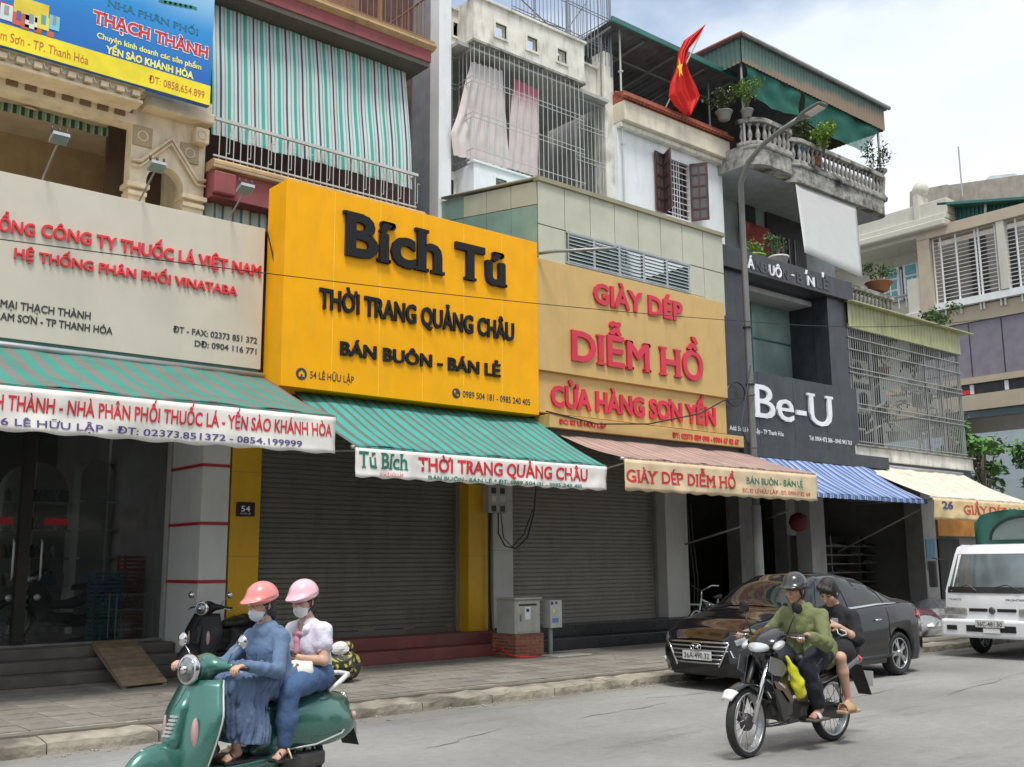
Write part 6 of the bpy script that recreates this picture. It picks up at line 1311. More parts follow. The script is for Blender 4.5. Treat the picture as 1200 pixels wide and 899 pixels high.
# ================================================================ SMOOTH SOLIDS (distance fields -> mesh) for bodies, clothes and cowlings
class SD:
    def __init__(s, lo, hi, h):
        s.h = h; s.lo = np.array(lo, float); s.n = np.ceil((np.array(hi, float)-s.lo)/h).astype(int)+1
        s.f = np.full(s.n, .5, np.float32)
    def _sub(s, lo, hi):
        a = np.clip(np.floor((np.array(lo)-s.lo)/s.h).astype(int), 0, s.n); b = np.clip(np.ceil((np.array(hi)-s.lo)/s.h).astype(int)+1, 0, s.n)
        sl = tuple(slice(int(i), int(j)) for i, j in zip(a, b)); g = [((np.arange(a[k], b[k])*s.h+s.lo[k]).astype(np.float32)) for k in range(3)]
        return sl, g[0][:, None, None], g[1][None, :, None], g[2][None, None, :]
    def _put(s, sl, d, k, cut):
        o = s.f[sl]
        if o.size == 0: return
        if cut: d = -d; hh = np.clip(.5-.5*(d-o)/k, 0, 1); s.f[sl] = (o*hh+d*(1-hh))+k*hh*(1-hh) if False else np.maximum(o, d)
        else: hh = np.clip(.5+.5*(o-d)/k, 0, 1); s.f[sl] = o*(1-hh)+d*hh-k*hh*(1-hh)
    def cap(s, a, b, ra, rb=None, k=.015, cut=False):
        rb = ra if rb is None else rb; a = np.array(a, float); b = np.array(b, float); m = max(ra, rb)+k+4*s.h
        sl, X, Y, Z = s._sub(np.minimum(a, b)-m, np.maximum(a, b)+m); ab = b-a; L2 = max(ab@ab, 1e-9)
        t = np.clip(((X-a[0])*ab[0]+(Y-a[1])*ab[1]+(Z-a[2])*ab[2])/L2, 0, 1)
        d = np.sqrt((X-a[0]-t*ab[0])**2+(Y-a[1]-t*ab[1])**2+(Z-a[2]-t*ab[2])**2)-(ra+(rb-ra)*t); s._put(sl, d, k, cut); return s
    def path(s, pts, rs, k=.015):
        for i in range(len(pts)-1): s.cap(pts[i], pts[i+1], rs[i], rs[i+1], k)
        return s
    def ell(s, c, r, rot=None, k=.015, cut=False):
        c = np.array(c, float); r = np.array(r, float); m = r.max()+k+4*s.h; sl, X, Y, Z = s._sub(c-m, c+m); x, y, z = X-c[0], Y-c[1], Z-c[2]
        if rot is not None: Rm = np.array(rot.transposed()); x, y, z = [Rm[i][0]*x+Rm[i][1]*y+Rm[i][2]*z for i in range(3)]
        k0 = np.sqrt((x/r[0])**2+(y/r[1])**2+(z/r[2])**2); k1 = np.sqrt((x/r[0]**2)**2+(y/r[1]**2)**2+(z/r[2]**2)**2)+1e-9
        s._put(sl, k0*(k0-1)/k1, k, cut); return s
    def box(s, c, hf, rot=None, rd=.01, k=.01, cut=False):
        c = np.array(c, float); hf = np.array(hf, float); m = np.linalg.norm(hf)+k+4*s.h; sl, X, Y, Z = s._sub(c-m, c+m); x, y, z = X-c[0], Y-c[1], Z-c[2]
        if rot is not None: Rm = np.array(rot.transposed()); x, y, z = [Rm[i][0]*x+Rm[i][1]*y+Rm[i][2]*z for i in range(3)]
        q = [np.abs(v)-(hh-rd) for v, hh in zip((x, y, z), hf)]; q = np.broadcast_arrays(*q)
        d = np.sqrt(sum(np.maximum(v, 0)**2 for v in q))+np.minimum(np.maximum(np.maximum(q[0], q[1]), q[2]), 0)-rd; s._put(sl, d, k, cut); return s
    def half(s, p, n):
        "cut away everything on the n side of the plane through p"
        p = np.array(p, float); n = np.array(n, float); n /= np.linalg.norm(n); sl, X, Y, Z = s._sub(s.lo, s.lo+s.n*s.h); s.f = np.maximum(s.f, ((X-p[0])*n[0]+(Y-p[1])*n[1]+(Z-p[2])*n[2]).astype(np.float32)); return s
    def fold(s, amp, waves, crease=False):
        sl, X, Y, Z = s._sub(s.lo, s.lo+s.n*s.h); w = 0
        for (a, b, c, ph) in waves: q_ = np.sin(a*X+b*Y+c*Z+ph+1.3*np.sin(.31*(b*X+c*Y+a*Z))); w = w+(q_ if not crease else 1-2*np.abs(q_)**.7)
        s.f = s.f+(amp*w/len(waves)).astype(np.float32); return s
    def mesh(s, name, mat):
        f = s.f; ins = f < 0; n0, n1, n2 = f.shape; cnt = np.zeros((n0-1, n1-1, n2-1), np.int8)
        for i in (0, 1):
            for j in (0, 1):
                for k in (0, 1): cnt += ins[i:n0-1+i, j:n1-1+j, k:n2-1+k]
        act = (cnt > 0) & (cnt < 8); idx = -np.ones(act.shape, np.int64); ids = np.argwhere(act); idx[act] = np.arange(len(ids))
        acc = np.zeros((len(ids), 3)); num = np.zeros(len(ids)); I = ids.T
        for ax in range(3):
            o = [a for a in range(3) if a != ax]
            for p in (0, 1):
                for q in (0, 1):
                    A = I.copy(); A[o[0]] += p; A[o[1]] += q; B = A.copy(); B[ax] += 1
                    fa = f[A[0], A[1], A[2]]; fb = f[B[0], B[1], B[2]]; m = (fa < 0) != (fb < 0); t = np.where(m, fa/np.where(fa == fb, 1, fa-fb), 0)
                    pt_ = A.T.astype(float); pt_[:, ax] += t; acc[m] += pt_[m]; num[m] += 1
        v = acc/num[:, None]*s.h+s.lo; faces = []
        for ax in range(3):
            o = [a for a in range(3) if a != ax]; sa = [slice(None)]*3; sb = [slice(None)]*3; sa[ax] = slice(0, -1); sb[ax] = slice(1, None)
            ia, ib = ins[tuple(sa)], ins[tuple(sb)]; e = np.argwhere(ia != ib)
            e = e[(e[:, o[0]] > 0) & (e[:, o[1]] > 0) & (e[:, o[0]] < f.shape[o[0]]-1) & (e[:, o[1]] < f.shape[o[1]]-1)]
            if not len(e): continue
            flip = ia[tuple(e.T)]; q = []
            for p, r in ((0, 0), (-1, 0), (-1, -1), (0, -1)): c = e.copy(); c[:, o[0]] += p; c[:, o[1]] += r; q.append(idx[c[:, 0], c[:, 1], c[:, 2]])
            q = np.stack(q, 1); 
            if ax == 1: flip = ~flip
            q[~flip] = q[~flip][:, ::-1]; faces.append(q[(q >= 0).all(1)])
        F_ = np.concatenate(faces); me = D.meshes.new(name); me.vertices.add(len(v)); me.vertices.foreach_set('co', v.ravel()); me.loops.add(F_.size); me.loops.foreach_set('vertex_index', F_.ravel()); me.polygons.add(len(F_)); me.polygons.foreach_set('loop_start', np.arange(0, F_.size, 4)); me.polygons.foreach_set('use_smooth', np.ones(len(F_), bool)); me.update(calc_edges=True); me.validate(); me.materials.append(mat); return me
    def build(s, name, mat, parent): return link(name, s.mesh(name, mat), parent)
V3 = lambda *a: Vector(a)
# ================================================================ VEHICLE PARTS
rub = M('tyre_rubber', (.025, .025, .026), .8, bump=.2); chrome = M('chrome', (.65, .65, .66), .12, 1, var=.05); alu = M('alloy_rim', (.45, .46, .47), .3, .8, var=.1); engm = M('dark_engine_metal', (.09, .088, .085), .5, .5, var=.4)
blackpl = M('black_plastic', (.02, .02, .022), .4); lens = M('clear_lens', (.62, .66, .68), .08, .3, var=.1); redlens = M('red_lens', (.45, .01, .01), .15, coat=.5); seatm = M('black_vinyl_seat', (.022, .018, .017), .45, bump=.2)
def torus(R_, r, n=32, m=10, sq=1.0, y0=0):
    return [[((R_+r*math.cos(b))*math.cos(a), y0+r*sq*math.sin(b), (R_+r*math.cos(b))*math.sin(a)) for b in [2*math.pi*j/m for j in range(m)]] for a in [2*math.pi*i/n for i in range(n+1)]]
def wheel(root, x, y, z, Rt, tw, rimr, spoked=True, nsp=18, steer=0, hub=.055, par=None, five=False):
    "tyre > rim, hub, spokes; turns about y"
    c = V3(x, y, z); mt_ = Matrix.Rotation(steer, 3, 'Z')
    def bl(mb, nm, mat, p, sub=False):
        mb.v = [tuple(mt_@Vector(q)) for q in mb.v]; return mb.build(nm, mat, p, loc=None) if False else link(nm, mb.mesh(nm, mat), p, loc=(c if not sub else (0, 0, 0)))
    r = (Rt-rimr)/2; t = MB().grid(torus(Rt-r, r, 36, 10, tw/2/r), close=True); ty = bl(t, 'tyre', rub, root)
    rm = MB()
    for yy in (-tw*.34, tw*.34): rm.grid(torus(rimr-.004, .012, 36, 6, 1, yy), close=True)
    rm.grid([[((rimr-.012)*math.cos(a), y_, (rimr-.012)*math.sin(a)) for y_ in (-tw*.34, tw*.34)] for a in [2*math.pi*i/36 for i in range(37)]]); bl(rm, 'rim', alu, ty, True)
    hb = MB().lathe([(hub*.6, -tw*.5), (hub, -tw*.35), (hub, tw*.35), (hub*.6, tw*.5)], 16, (0, 0, 0), Matrix.Rotation(math.pi/2, 4, 'X')); bl(hb, 'hub', engm if spoked else alu, ty, True)
    if spoked:
        sp = MB()
        for i in range(nsp):
            a = 2*math.pi*i/nsp; s2 = (-1)**i; sp.tube([(hub*.8*math.cos(a+.5*s2), tw*.3*s2, hub*.8*math.sin(a+.5*s2)), (rimr*math.cos(a), 0, rimr*math.sin(a))], .0028, 4)
        o = bl(sp, 'spokes', chrome, ty, True); o['kind'] = 'stuff'
    else:
        n_ = 5 if five else 6; sp = MB()
        for i in range(n_):
            for da in (-.16, .16):
                a = 2*math.pi*i/n_; a2 = a+da; w = .028; d = V3(math.cos(a2), 0, math.sin(a2)); s_ = V3(-math.sin(a2), 0, math.cos(a2)); p0 = V3(math.cos(a), 0, math.sin(a))*hub*.7; p1 = d*rimr*.97
                for sy in (1, -1): sp.prism([p0-s_*w*.7+V3(0, sy*tw*.38, 0), p1-s_*w*.5+V3(0, sy*tw*.3, 0), p1+s_*w*.5+V3(0, sy*tw*.3, 0), p0+s_*w*.7+V3(0, sy*tw*.38, 0)], (0, -sy*.02, 0))
        bl(sp, 'spokes', alu, ty, True); dk = MB().lathe([(rimr*.96, -.02), (rimr*.96, .02)], 24, (0, 0, 0), Matrix.Rotation(math.pi/2, 4, 'X')); bl(dk, 'brake_disc', engm, ty, True)
    return ty
def sym(fn):
    for s_ in (1, -1): fn(s_)
def make_scooter(root, paint, trim, sc=1.0, seatc=seatm, rack=chrome, h=.012):
    wheel(root, 0, 0, .225, .225, .11, .13, False, hub=.05); wheel(root, 1.33, 0, .22, .22, .10, .13, False, hub=.05)
    s = SD((-.55, -.36, .15), (.75, .36, .9), h)
    for sy in (1, -1): s.ell((-.03, sy*.125, .50), (.43, .105, .17), Matrix.Rotation(-.10, 3, 'Y'), .05)
    s.ell((-.12, 0, .60), (.38, .16, .14), Matrix.Rotation(-.08, 3, 'Y'), .05); s.box((.20, 0, .52), (.28, .13, .18), None, .06, .05); s.box((.42, 0, .36), (.16, .11, .12), Matrix.Rotation(.5, 3, 'Y'), .04, .06)
    s.cap((-.36, 0, .60), (-.44, 0, .56), .07, .05, .05); s.ell((0, 0, .2), (.27, .10, .27), None, .01, True); s.build('rear_cowl', paint, root)
    for sy in (1, -1): 
        MB().tube([(.36, sy*.20, .36), (.1, sy*.262, .37), (-.2, sy*.235, .41), (-.42, sy*.12, .47)], .007, 6).build('cowl_trim', trim, root)
    # floor and legshield
    f = SD((.30, -.3, .2), (1.12, .3, .42), h); f.box((.74, 0, .30), (.40, .20, .035), None, .03, .02); f.box((.5, 0, .27), (.2, .1, .05), None, .02, .03); f.build('floor_board', paint, root)
    box('floor_mat', (.44, -.15, .337), (.92, .15, .345), blackpl, root)
    rows = []; edge = []
    for i in range(15):
        t = i/14; z = .27+.64*t; x0 = 1.13+.02*math.sin(t*3)-.15*t; w = .20+.10*math.sin(min(1, t*1.25)*math.pi*.62)-.13*max(0, t-.62)**1.2*2.2
        rows.append([(x0+.11*(1-(k/8)**2)-.02, w*k/8, z) for k in range(-8, 9)]); edge.append((x0-.02, w, z))
    MB().grid(rows).build('leg_shield', paint, root, thick=.022)
    for sy in (1, -1): MB().tube([(p[0], sy*p[1], p[2]) for p in edge], .011, 6).build('shield_trim', trim, root)
    inn = SD((.8, -.25, .3), (1.08, .25, .95), h); inn.box((1.0, 0, .62), (.055, .18, .24), Matrix.Rotation(-.0, 3, 'Y'), .04); inn.build('glove_box', blackpl, root)
    nz = SD((.92, -.12, .3), (1.4, .12, .98), h); nz.path([(1.02, 0, .90), (1.13, 0, .72), (1.21, 0, .52), (1.23, 0, .42)], [.045, .055, .06, .04], .02); nz.build('nose_ridge', paint, root)
    gr = MB()
    for k in range(6): gr.box((1.252-.012*k, -.035, .555+k*.024), (1.272-.012*k, .035, .567+k*.024))
    gr.build('horn_grille', trim, root, kind='stuff')
    def ind(sy):
        c = V3(1.155, sy*.160, .58); MB().lathe([(.001, -.02), (.062, -.008), (.056, .008), (.002, .018)], 14, (0, 0, 0), Matrix.Rotation(math.pi/2, 4, 'Y')).build('indicator', M('pink_white_lens', (.55, .35, .36), .15) if 'pink_white_lens' not in D.materials else D.materials['pink_white_lens'], root, loc=c, rot=(0, 0, sy*.5), scale=(.7, .45, 1.6))
    sym(ind)
    # front mudguard
    m = SD((.98, -.16, .1), (1.66, .16, .56), h); m.ell((1.33, 0, .26), (.285, .105, .26), None); m.cap((1.12, 0, .5), (1.2, 0, .40), .06, .05, .05); m.ell((1.33, 0, .20), (.245, .075, .245), None, .01, True); m.half((1.3, 0, .20), (0, 0, -1)); m.half((1.58, 0, .1), (1, 0, -.25)); m.build('front_mudguard', paint, root)
    MB().tube([(1.56, 0, .31), (1.52, 0, .41), (1.44, 0, .49)], .016, 6).build('mudguard_crest', trim, root)
    before = set(root.children)
    # headset
    hs_ = SD((.84, -.3, .8), (1.3, .3, 1.14), h*.8); hs_.cap((1.02, 0, .98), (1.12, 0, .985), .085, .095, .04); hs_.cap((1.0, 0, 1.0), (.95, .20, .995), .07, .028, .05); hs_.cap((1.0, 0, 1.0), (.95, -.20, .995), .07, .028, .05); hs_.cap((1.03, 0, .94), (1.03, 0, .86), .07, .06, .03); hs_.half((1.165, 0, .98), (1, 0, -.08)); hs_.build('handlebar_cowl', paint, root)
    hl = V3(1.16, 0, .985); Ry = Matrix.Rotation(math.pi/2-.05, 4, 'Y')
    MB().lathe([(.102, -.03), (.108, .0), (.10, .018), (.088, .02)], 24, hl, Ry).build('headlight_ring', chrome, root)
    ho = MB().lathe([(.088, .0), (.085, .02), (.06, .032), (.02, .038), (.001, .039)], 24, hl, Ry).build('headlight', M('headlight_glass', (.22, .24, .25), .06, .6, var=.6, vs=14) if 'headlight_glass' not in D.materials else D.materials['headlight_glass'], root)
    MB().lathe([(.03, .02), (.028, .056), (.01, .06)], 12, hl, Ry).build('bulb_reflector', chrome, ho)
    for sy in (1, -1):
        MB().tube([(.95, sy*.2, .995), (.93, sy*.35, .985)], .017, 8).build('grip', blackpl, root); MB().tube([(.98, sy*.18, .98), (1.0, sy*.26, .98), (.985, sy*.36, .965)], .006, 6).build('brake_lever', chrome, root)
        MB().tube([(.97, sy*.17, 1.0), (.98, sy*.24, 1.10), (.97, sy*.30, 1.14)], .005, 6).build('mirror_stem', chrome, root); MB().lathe([(.048, -.01), (.05, 0), (.03, .014), (.001, .018)], 14, (.97, sy*.32, 1.17), Matrix.Rotation(math.pi/2, 4, 'Y')).build('mirror', chrome, root)
    for o_ in set(root.children)-before: o_.location.x -= .06
    st = SD((-.42, -.2, .66), (.62, .2, .86), h); st.path([(.50, 0, .735), (.25, 0, .755), (-.0, 0, .775), (-.28, 0, .785)], [.07, .085, .085, .055], .04)
    for sy in (1, -1): st.path([(.42, sy*.05, .745), (.2, sy*.075, .755), (-.25, sy*.06, .775)], [.06, .06, .05], .04)
    st.half((0, 0, .70), (0, 0, -1)); st.build('seat', seatc, root)
    MB().tube([(-.12, .17, .73), (-.26, .17, .80), (-.40, .10, .83), (-.42, 0, .835), (-.40, -.10, .83), (-.26, -.17, .80), (-.12, -.17, .73)], [.016, .02, .02, .02, .02, .02, .016], 8).build('grab_rail', rack, root)
    MB().lathe([(.05, -.02), (.05, .0), (.03, .02), (.001, .025)], 16, (-.455, 0, .63), Matrix.Rotation(-math.pi/2, 4, 'Y')).build('tail_light', redlens, root, scale=(1, 1.1, 1))
    MB().lathe([(.06, -.02), (.06, .0)], 16, (-.445, 0, .63), Matrix.Rotation(-math.pi/2, 4, 'Y')).build('tail_light_ring', chrome, root)
    for sy in (1, -1): MB().lathe([(.03, -.015), (.028, .01), (.001, .014)], 12, (-.36, sy*.185, .55), Matrix.Rotation(-math.pi/2, 4, 'Y')).build('rear_indicator', D.materials['pink_white_lens'], root, rot=(0, 0, -sy*.5))
    MB().prism([(-.44, -.1, .50), (-.44, .1, .50), (-.56, .09, .26), (-.56, -.09, .26)], (.008, 0, .004)).build('rear_mud_flap', blackpl, root); box('number_plate', (-.535, -.09, .33), (-.525, .09, .45), lsteel, root)
    MB().tube([(.35, -.14, .22), (.0, -.17, .20), (-.34, -.17, .26)], [.03, .05, .055], 10).build('exhaust', engm, root); s = SD((-.25, .02, .1), (.45, .2, .36), .014); s.box((.1, .11, .24), (.22, .05, .06), None, .03); s.build('engine_case', engm, root)
    box('stand', (.28, .10, .03), (.32, .12, .25), blackpl, root)
def make_moto(root, body, accent, deco=True, seatc=seatm):
    wheel(root, 0, 0, .285, .285, .085, .235, True, 20, hub=.06); wheel(root, 1.24, 0, .285, .285, .075, .238, True, 20, steer=.12, hub=.065)
    for sy in (1, -1):
        MB().tube([(1.24, sy*.075, .285), (1.10, sy*.075, .58), (.95, sy*.07, .84)], [.022, .024, .026], 8).build('fork', chrome if sy > 0 else blackpl, root)
    MB().lathe([(.07, -.02), (.075, 0), (.07, .02)], 16, (1.24, -.0, .285), Matrix.Rotation(math.pi/2, 4, 'X')).build('drum_brake', engm, root)
    fm = MB(); rows = []
    for i in range(17):
        a = R(42+112*i/16); w = .065 if 2 < i else .045; rows.append([(1.24+.325*math.cos(a)+.02*(1-abs(k)/3), w*k/3, .285+.325*math.sin(a)-.02*(abs(k)/3)**2) for k in range(-3, 4)])
    fm.grid(rows).build('front_mudguard', body, root, thick=.012)
    rows = []
    for i in range(5):
        a = R(40+17*i/4); rows.append([(1.24+.333*math.cos(a)+.02*(1-abs(k)/3), (.052+.005*i)*k/3, .285+.333*math.sin(a)-.02*(abs(k)/3)**2) for k in range(-3, 4)])
    MB().grid(rows).build('mudguard_tip', M('white_plastic', (.7, .7, .7), .4) if 'white_plastic' not in D.materials else D.materials['white_plastic'], root, thick=.012)
    # head cowl
    before = set(root.children)
    s = SD((.88, -.26, .74), (1.30, .26, 1.1), .010); s.ell((1.07, 0, .93), (.12, .165, .085), Matrix.Rotation(.4, 3, 'Y'), .03); s.ell((1.0, 0, 1.0), (.10, .15, .05), Matrix.Rotation(.5, 3, 'Y'), .04); s.build('head_cowl', body, root)
    s = SD((1.0, -.22, .78), (1.36, .22, 1.05), .009); s.ell((1.11, 0, .925), (.11, .125, .055), Matrix.Rotation(.55, 3, 'Y'), .01); s.half((1.10, 0, .93), (-1, 0, -.35)); s.build('headlight', lens, root)
    for sy in (1, -1): s = SD((.98, min(sy*.10, sy*.24), .82), (1.22, max(sy*.10, sy*.24), 1.02), .009); s.ell((1.09, sy*.165, .92), (.075, .045, .032), Matrix.Rotation(.4, 3, 'Y')); s.build('front_indicator', M('silver_lens', (.6, .6, .6), .15, .5) if 'silver_lens' not in D.materials else D.materials['silver_lens'], root)
    MB().tube([(.97, .36, 1.0), (.99, .2, 1.0), (1.0, 0, .985), (.99, -.2, 1.0), (.97, -.36, 1.0)], .013, 8).build('handlebar', blackpl, root)
    for sy in (1, -1):
        MB().tube([(.975, sy*.24, 1.0), (.965, sy*.37, .995)], .019, 8).build('grip', blackpl, root); MB().tube([(1.02, sy*.2, .995), (1.04, sy*.29, .99), (1.02, sy*.38, .98)], .006, 6).build('lever', chrome, root)
        MB().tube([(1.0, sy*.19, 1.01), (.99, sy*.24, 1.12), (.97, sy*.27, 1.19)], .006, 6).build('mirror_stem', blackpl, root)
        MB().lathe([(.001, -.018), (.045, -.012), (.055, 0), (.05, .006)], 16, (.965, sy*.28, 1.235), Matrix.Rotation(math.pi/2+.2, 4, 'Y')).build('mirror', blackpl, root)
    for o_ in set(root.children)-before: o_.location.x -= .13; o_.location.z -= .015
    # leg shields and body
    def ls(sy):
        p = [(1.03, .80), (.93, .84), (.86, .70), (.80, .50), (.78, .30), (.90, .27), (.99, .40), (1.06, .58)]
        MB().prism([(x, sy*(.10+.05*(1-abs(z-.5)/.4)), z) for x, z in p], (0, sy*.02, 0)).build('leg_shield', body, root, bevel=.006)
        if deco:
            p = [(1.08, .82), (.93, .78), (.84, .70), (.93, .645), (1.04, .66), (1.12, .70)]
            MB().prism([(x, sy*.158, z) for x, z in p], (0, sy*.006, 0)).build('silver_panel', accent, root)
            p = [(1.07, .62), (.90, .58), (.80, .44), (.84, .42), (.95, .53), (1.03, .55)]
            MB().prism([(x, sy*.172, z) for x, z in p], (0, sy*.005, 0)).build('brown_panel', M('bronze_decal', (.20, .13, .10), .3, .4) if 'bronze_decal' not in D.materials else D.materials['bronze_decal'], root)
    sym(ls)
    s = SD((.7, -.14, .55), (1.15, .14, .92), .011); s.path([(.97, 0, .84), (.90, 0, .72), (.78, 0, .6)], [.10, .10, .07], .04); s.build('front_column', body, root)
    s = SD((-.5, -.2, .38), (.8, .2, .8), .012); s.path([(.75, 0, .50), (.45, 0, .52), (.2, 0, .62), (-.3, 0, .69)], [.06, .07, .11, .07], .05)
    for sy in (1, -1): s.path([(.35, sy*.10, .58), (.0, sy*.12, .63), (-.35, sy*.07, .70)], [.04, .055, .035], .05)
    s.build('side_panels', body, root)
    s = SD((-.5, -.2, .66), (.55, .2, .86), .011); s.path([(.42, 0, .745), (.15, 0, .745), (-.12, 0, .775), (-.38, 0, .785)], [.055, .09, .085, .06], .04); s.half((0, 0, .71), (0, 0, -1)); s.build('seat', seatc, root)
    s = SD((.35, -.15, .18), (.95, .15, .5), .012); s.box((.58, 0, .31), (.16, .09, .08), None, .03, .02); s.cap((.68, 0, .33), (.86, 0, .35), .07, .065, .02); s.cap((.5, .05, .3), (.5, .13, .3), .085, .08, .02); s.build('engine', engm, root)
    for k in range(6): box('cooling_fin', (.72+k*.03, -.085, .27), (.732+k*.03, .085, .43), engm, root)
    MB().tube([(.86, -.06, .30), (.80, -.12, .20), (.5, -.15, .19), (.1, -.16, .22), (-.25, -.16, .30)], [.016, .018, .02, .04, .045], 10).build('exhaust', chrome, root)
    MB().prism([(.45, .10, .36), (.45, .10, .24), (0, .10, .21), (-.06, .10, .285), (0, .10, .35)], (0, .03, 0)).build('chain_case', blackpl, root, bevel=.008)
    for sy in (1, -1): MB().tube([(-.02, sy*.12, .30), (.02, sy*.14, .60)], .026, 8).build('shock_absorber', chrome, root); MB().tube([(.0, sy*.09, .285), (.45, sy*.09, .33)], .018, 6).build('swing_arm', blackpl, root)
    for (x, z) in ((.60, .26), (.12, .33)):
        for sy in (1, -1): MB().tube([(x, sy*.06, z), (x, sy*.27, z)], .014, 6).build('foot_peg', blackpl, root)
    MB().tube([(-.10, .15, .74), (-.30, .15, .82), (-.43, 0, .83), (-.30, -.15, .82), (-.10, -.15, .74)], .014, 8).build('grab_rail', engm, root)
    s = SD((-.56, -.12, .5), (-.3, .12, .78), .01); s.ell((-.42, 0, .70), (.09, .085, .05)); s.build('tail_light', redlens, root)
    MB().prism([(-.44, -.08, .64), (-.44, .08, .64), (-.60, .07, .36), (-.60, -.07, .36)], (.01, 0, .006)).build('rear_mudguard', blackpl, root); box('number_plate', (-.60, -.095, .44), (-.592, .095, .58), M('plate_white', (.6, .6, .58), .4) if 'plate_white' not in D.materials else D.materials['plate_white'], root)
scg = M('scooter_green_paint', (.055, .185, .15), .28, .4, var=.04, coat=.8); trimc = M('pale_trim', (.62, .64, .62), .3, .3)
SX, SY, SR, SS = 3.95, 7.10, .27, .95
def turned(name, label, cat, x, y, rz, z=0, group=None, scale=1):
    t = thing(name, label, cat, (x, y, z), group, rz); t.rotation_euler.z = rz; t.scale = (scale,)*3; LOC[t] = Vector((0, 0, 0)); return t
scoot = turned('motor_scooter', 'metallic green retro scooter with round chrome headlight carrying two women', 'scooter', SX, SY, math.pi+SR, scale=SS)
make_scooter(scoot, scg, trimc, rack=M('white_rack', (.75, .76, .76), .35))
moto = turned('underbone_motorcycle', 'black and silver underbone motorcycle with spoked wheels ridden past the parked car', 'motorcycle', 8.61, 5.69, math.pi)
mblack = M('motorcycle_black_paint', (.014, .014, .016), .2, var=.05, coat=.8); silv = M('silver_decal', (.26, .26, .27), .28, .7)
make_moto(moto, mblack, silv)
text(moto, 'YAMAHA', 0, 0, 0, 0, whl, d=.002, frame=((.93, .179, .615), (-.75, 0, -.62), (-.62, 0, .75), .085, .018)) if False else None
text(moto, 'YAMAHA', 0, 0, 0, 0, whl, d=.002, off=.02, frame=((1.02, .180, .60), (-.86, 0, -.5), (-.5, 0, .86), .11, .02))
# yellow bag on the leg shield hook
yb_ = SD((.62, .05, .42), (1.0, .32, .86), .009); yb_.path([(.86, .17, .80), (.82, .19, .70), (.77, .20, .58), (.74, .20, .50)], [.012, .035, .055, .05], .03); yb_.fold(.006, [(60, 20, 30, 0), (20, 70, 45, 1)])
ybt = turned('plastic_bag', 'bright yellow plastic bag hanging by the rider\'s knee on the black motorcycle', 'bag', 8.61, 5.69, math.pi); yb_.build('bag_body', M('yellow_plastic', (.72, .72, .03), .35), ybt)
# parked machines
pb = P(238, 768, Z=.15); pb = P(268, 790, Z=.15); pk = turned('motor_scooter', 'black scooter parked beside the white column, half hidden by the riding women', 'scooter', pb.x, pb.y, math.pi+.55, .15, scale=.93); pk.location.x += .25; pk.location.y += .1; make_scooter(pk, M('worn_black_paint', (.012, .012, .013), .5), blackpl, rack=engm, h=.016)
tag(MB().grid([[(6.0-.02*j+.04*i, 12.62+.03*math.sin(i), 1.15-.06*j) for i in range(5)] for j in range(5)]).build('cloth', blackpl, None), 'dark rag hung on the handlebar of the parked black scooter', 'cloth') if False else None
inm = turned('underbone_motorcycle', 'dark motorcycle standing indoors behind the left shop glass', 'motorcycle', P(118, 752, Y=16.2).x, 16.2, math.pi-.1, .575); make_moto(inm, mblack, silv, False)
# bicycle behind the car
bk = turned('bicycle', 'old pale bicycle leaning in the dark doorway behind the car bonnet', 'bicycle', P(858, 735, Y=12.6).x, 12.7, math.pi+.1, .15)
wheel(bk, 0, 0, .32, .32, .035, .29, True, 24, hub=.025); wheel(bk, 1.02, 0, .32, .32, .035, .29, True, 24, hub=.025); bcm = M('bicycle_paint', (.45, .52, .50), .4, .3)
for nm, a, b in (('seat_tube', (.42, 0, .30), (.30, 0, .80)), ('down_tube', (.42, 0, .30), (.86, 0, .72)), ('top_tube', (.33, 0, .66), (.84, 0, .80)), ('chain_stay', (0, 0, .32), (.42, 0, .30)), ('seat_stay', (0, 0, .32), (.32, 0, .70)), ('fork', (1.02, 0, .32), (.84, 0, .84))): MB().tube([a, b], .017, 6).build(nm, bcm, bk)
MB().tube([(.68, .28, 1.05), (.82, .22, 1.06), (.84, .1, 1.0), (.83, 0, .96), (.84, -.1, 1.0), (.82, -.22, 1.06), (.68, -.28, 1.05)], .013, 6).build('handlebar', chrome, bk); MB().tube([(.84, 0, .84), (.83, 0, .97)], .014, 6).build('stem', chrome, bk)
s = SD((.15, -.12, .78), (.48, .12, .92), .01); s.path([(.42, 0, .84), (.24, 0, .85)], [.025, .05], .03); s.build('saddle', blackpl, bk); MB().tube([(.9, -.14, .72), (1.1, -.14, .72), (1.1, .14, .72), (.9, .14, .72), (.9, -.14, .72)], .01, 5).build('basket_rim', lsteel, bk)
# ================================================================ CAR
car = turned('parked_car', 'glossy black sedan parked at the kerb facing left, with white number plate', 'car', 12.93, 9.0, math.pi)
cpaint = M('car_black_paint', (.008, .008, .01), .10, .0, var=.02, coat=.35, spec=.4); cglass = M('car_glass', (.012, .018, .018), .03, spec=.6, var=.05)
def interp(x, T):
    for (a, va), (b, vb) in zip(T, T[1:]):
        if x <= b: t = (x-a)/(b-a) if b > a else 0; t = t*t*(3-2*t)*.5+t*.5; return va+(vb-va)*t
    return T[-1][1]
XR, XFc = -2.17, 2.20; AX = (-1.27, 1.33); AR = .355
BELT = [(-2.17, .93), (-1.7, 1.02), (-1.1, .99), (0, .93), (.9, .90), (1.5, .82), (2.0, .72), (2.20, .62)]
HW = [(-2.17, .62), (-2.05, .76), (-1.8, .84), (-1.2, .865), (0, .87), (1.3, .865), (1.75, .83), (2.0, .74), (2.12, .63), (2.20, .50)]
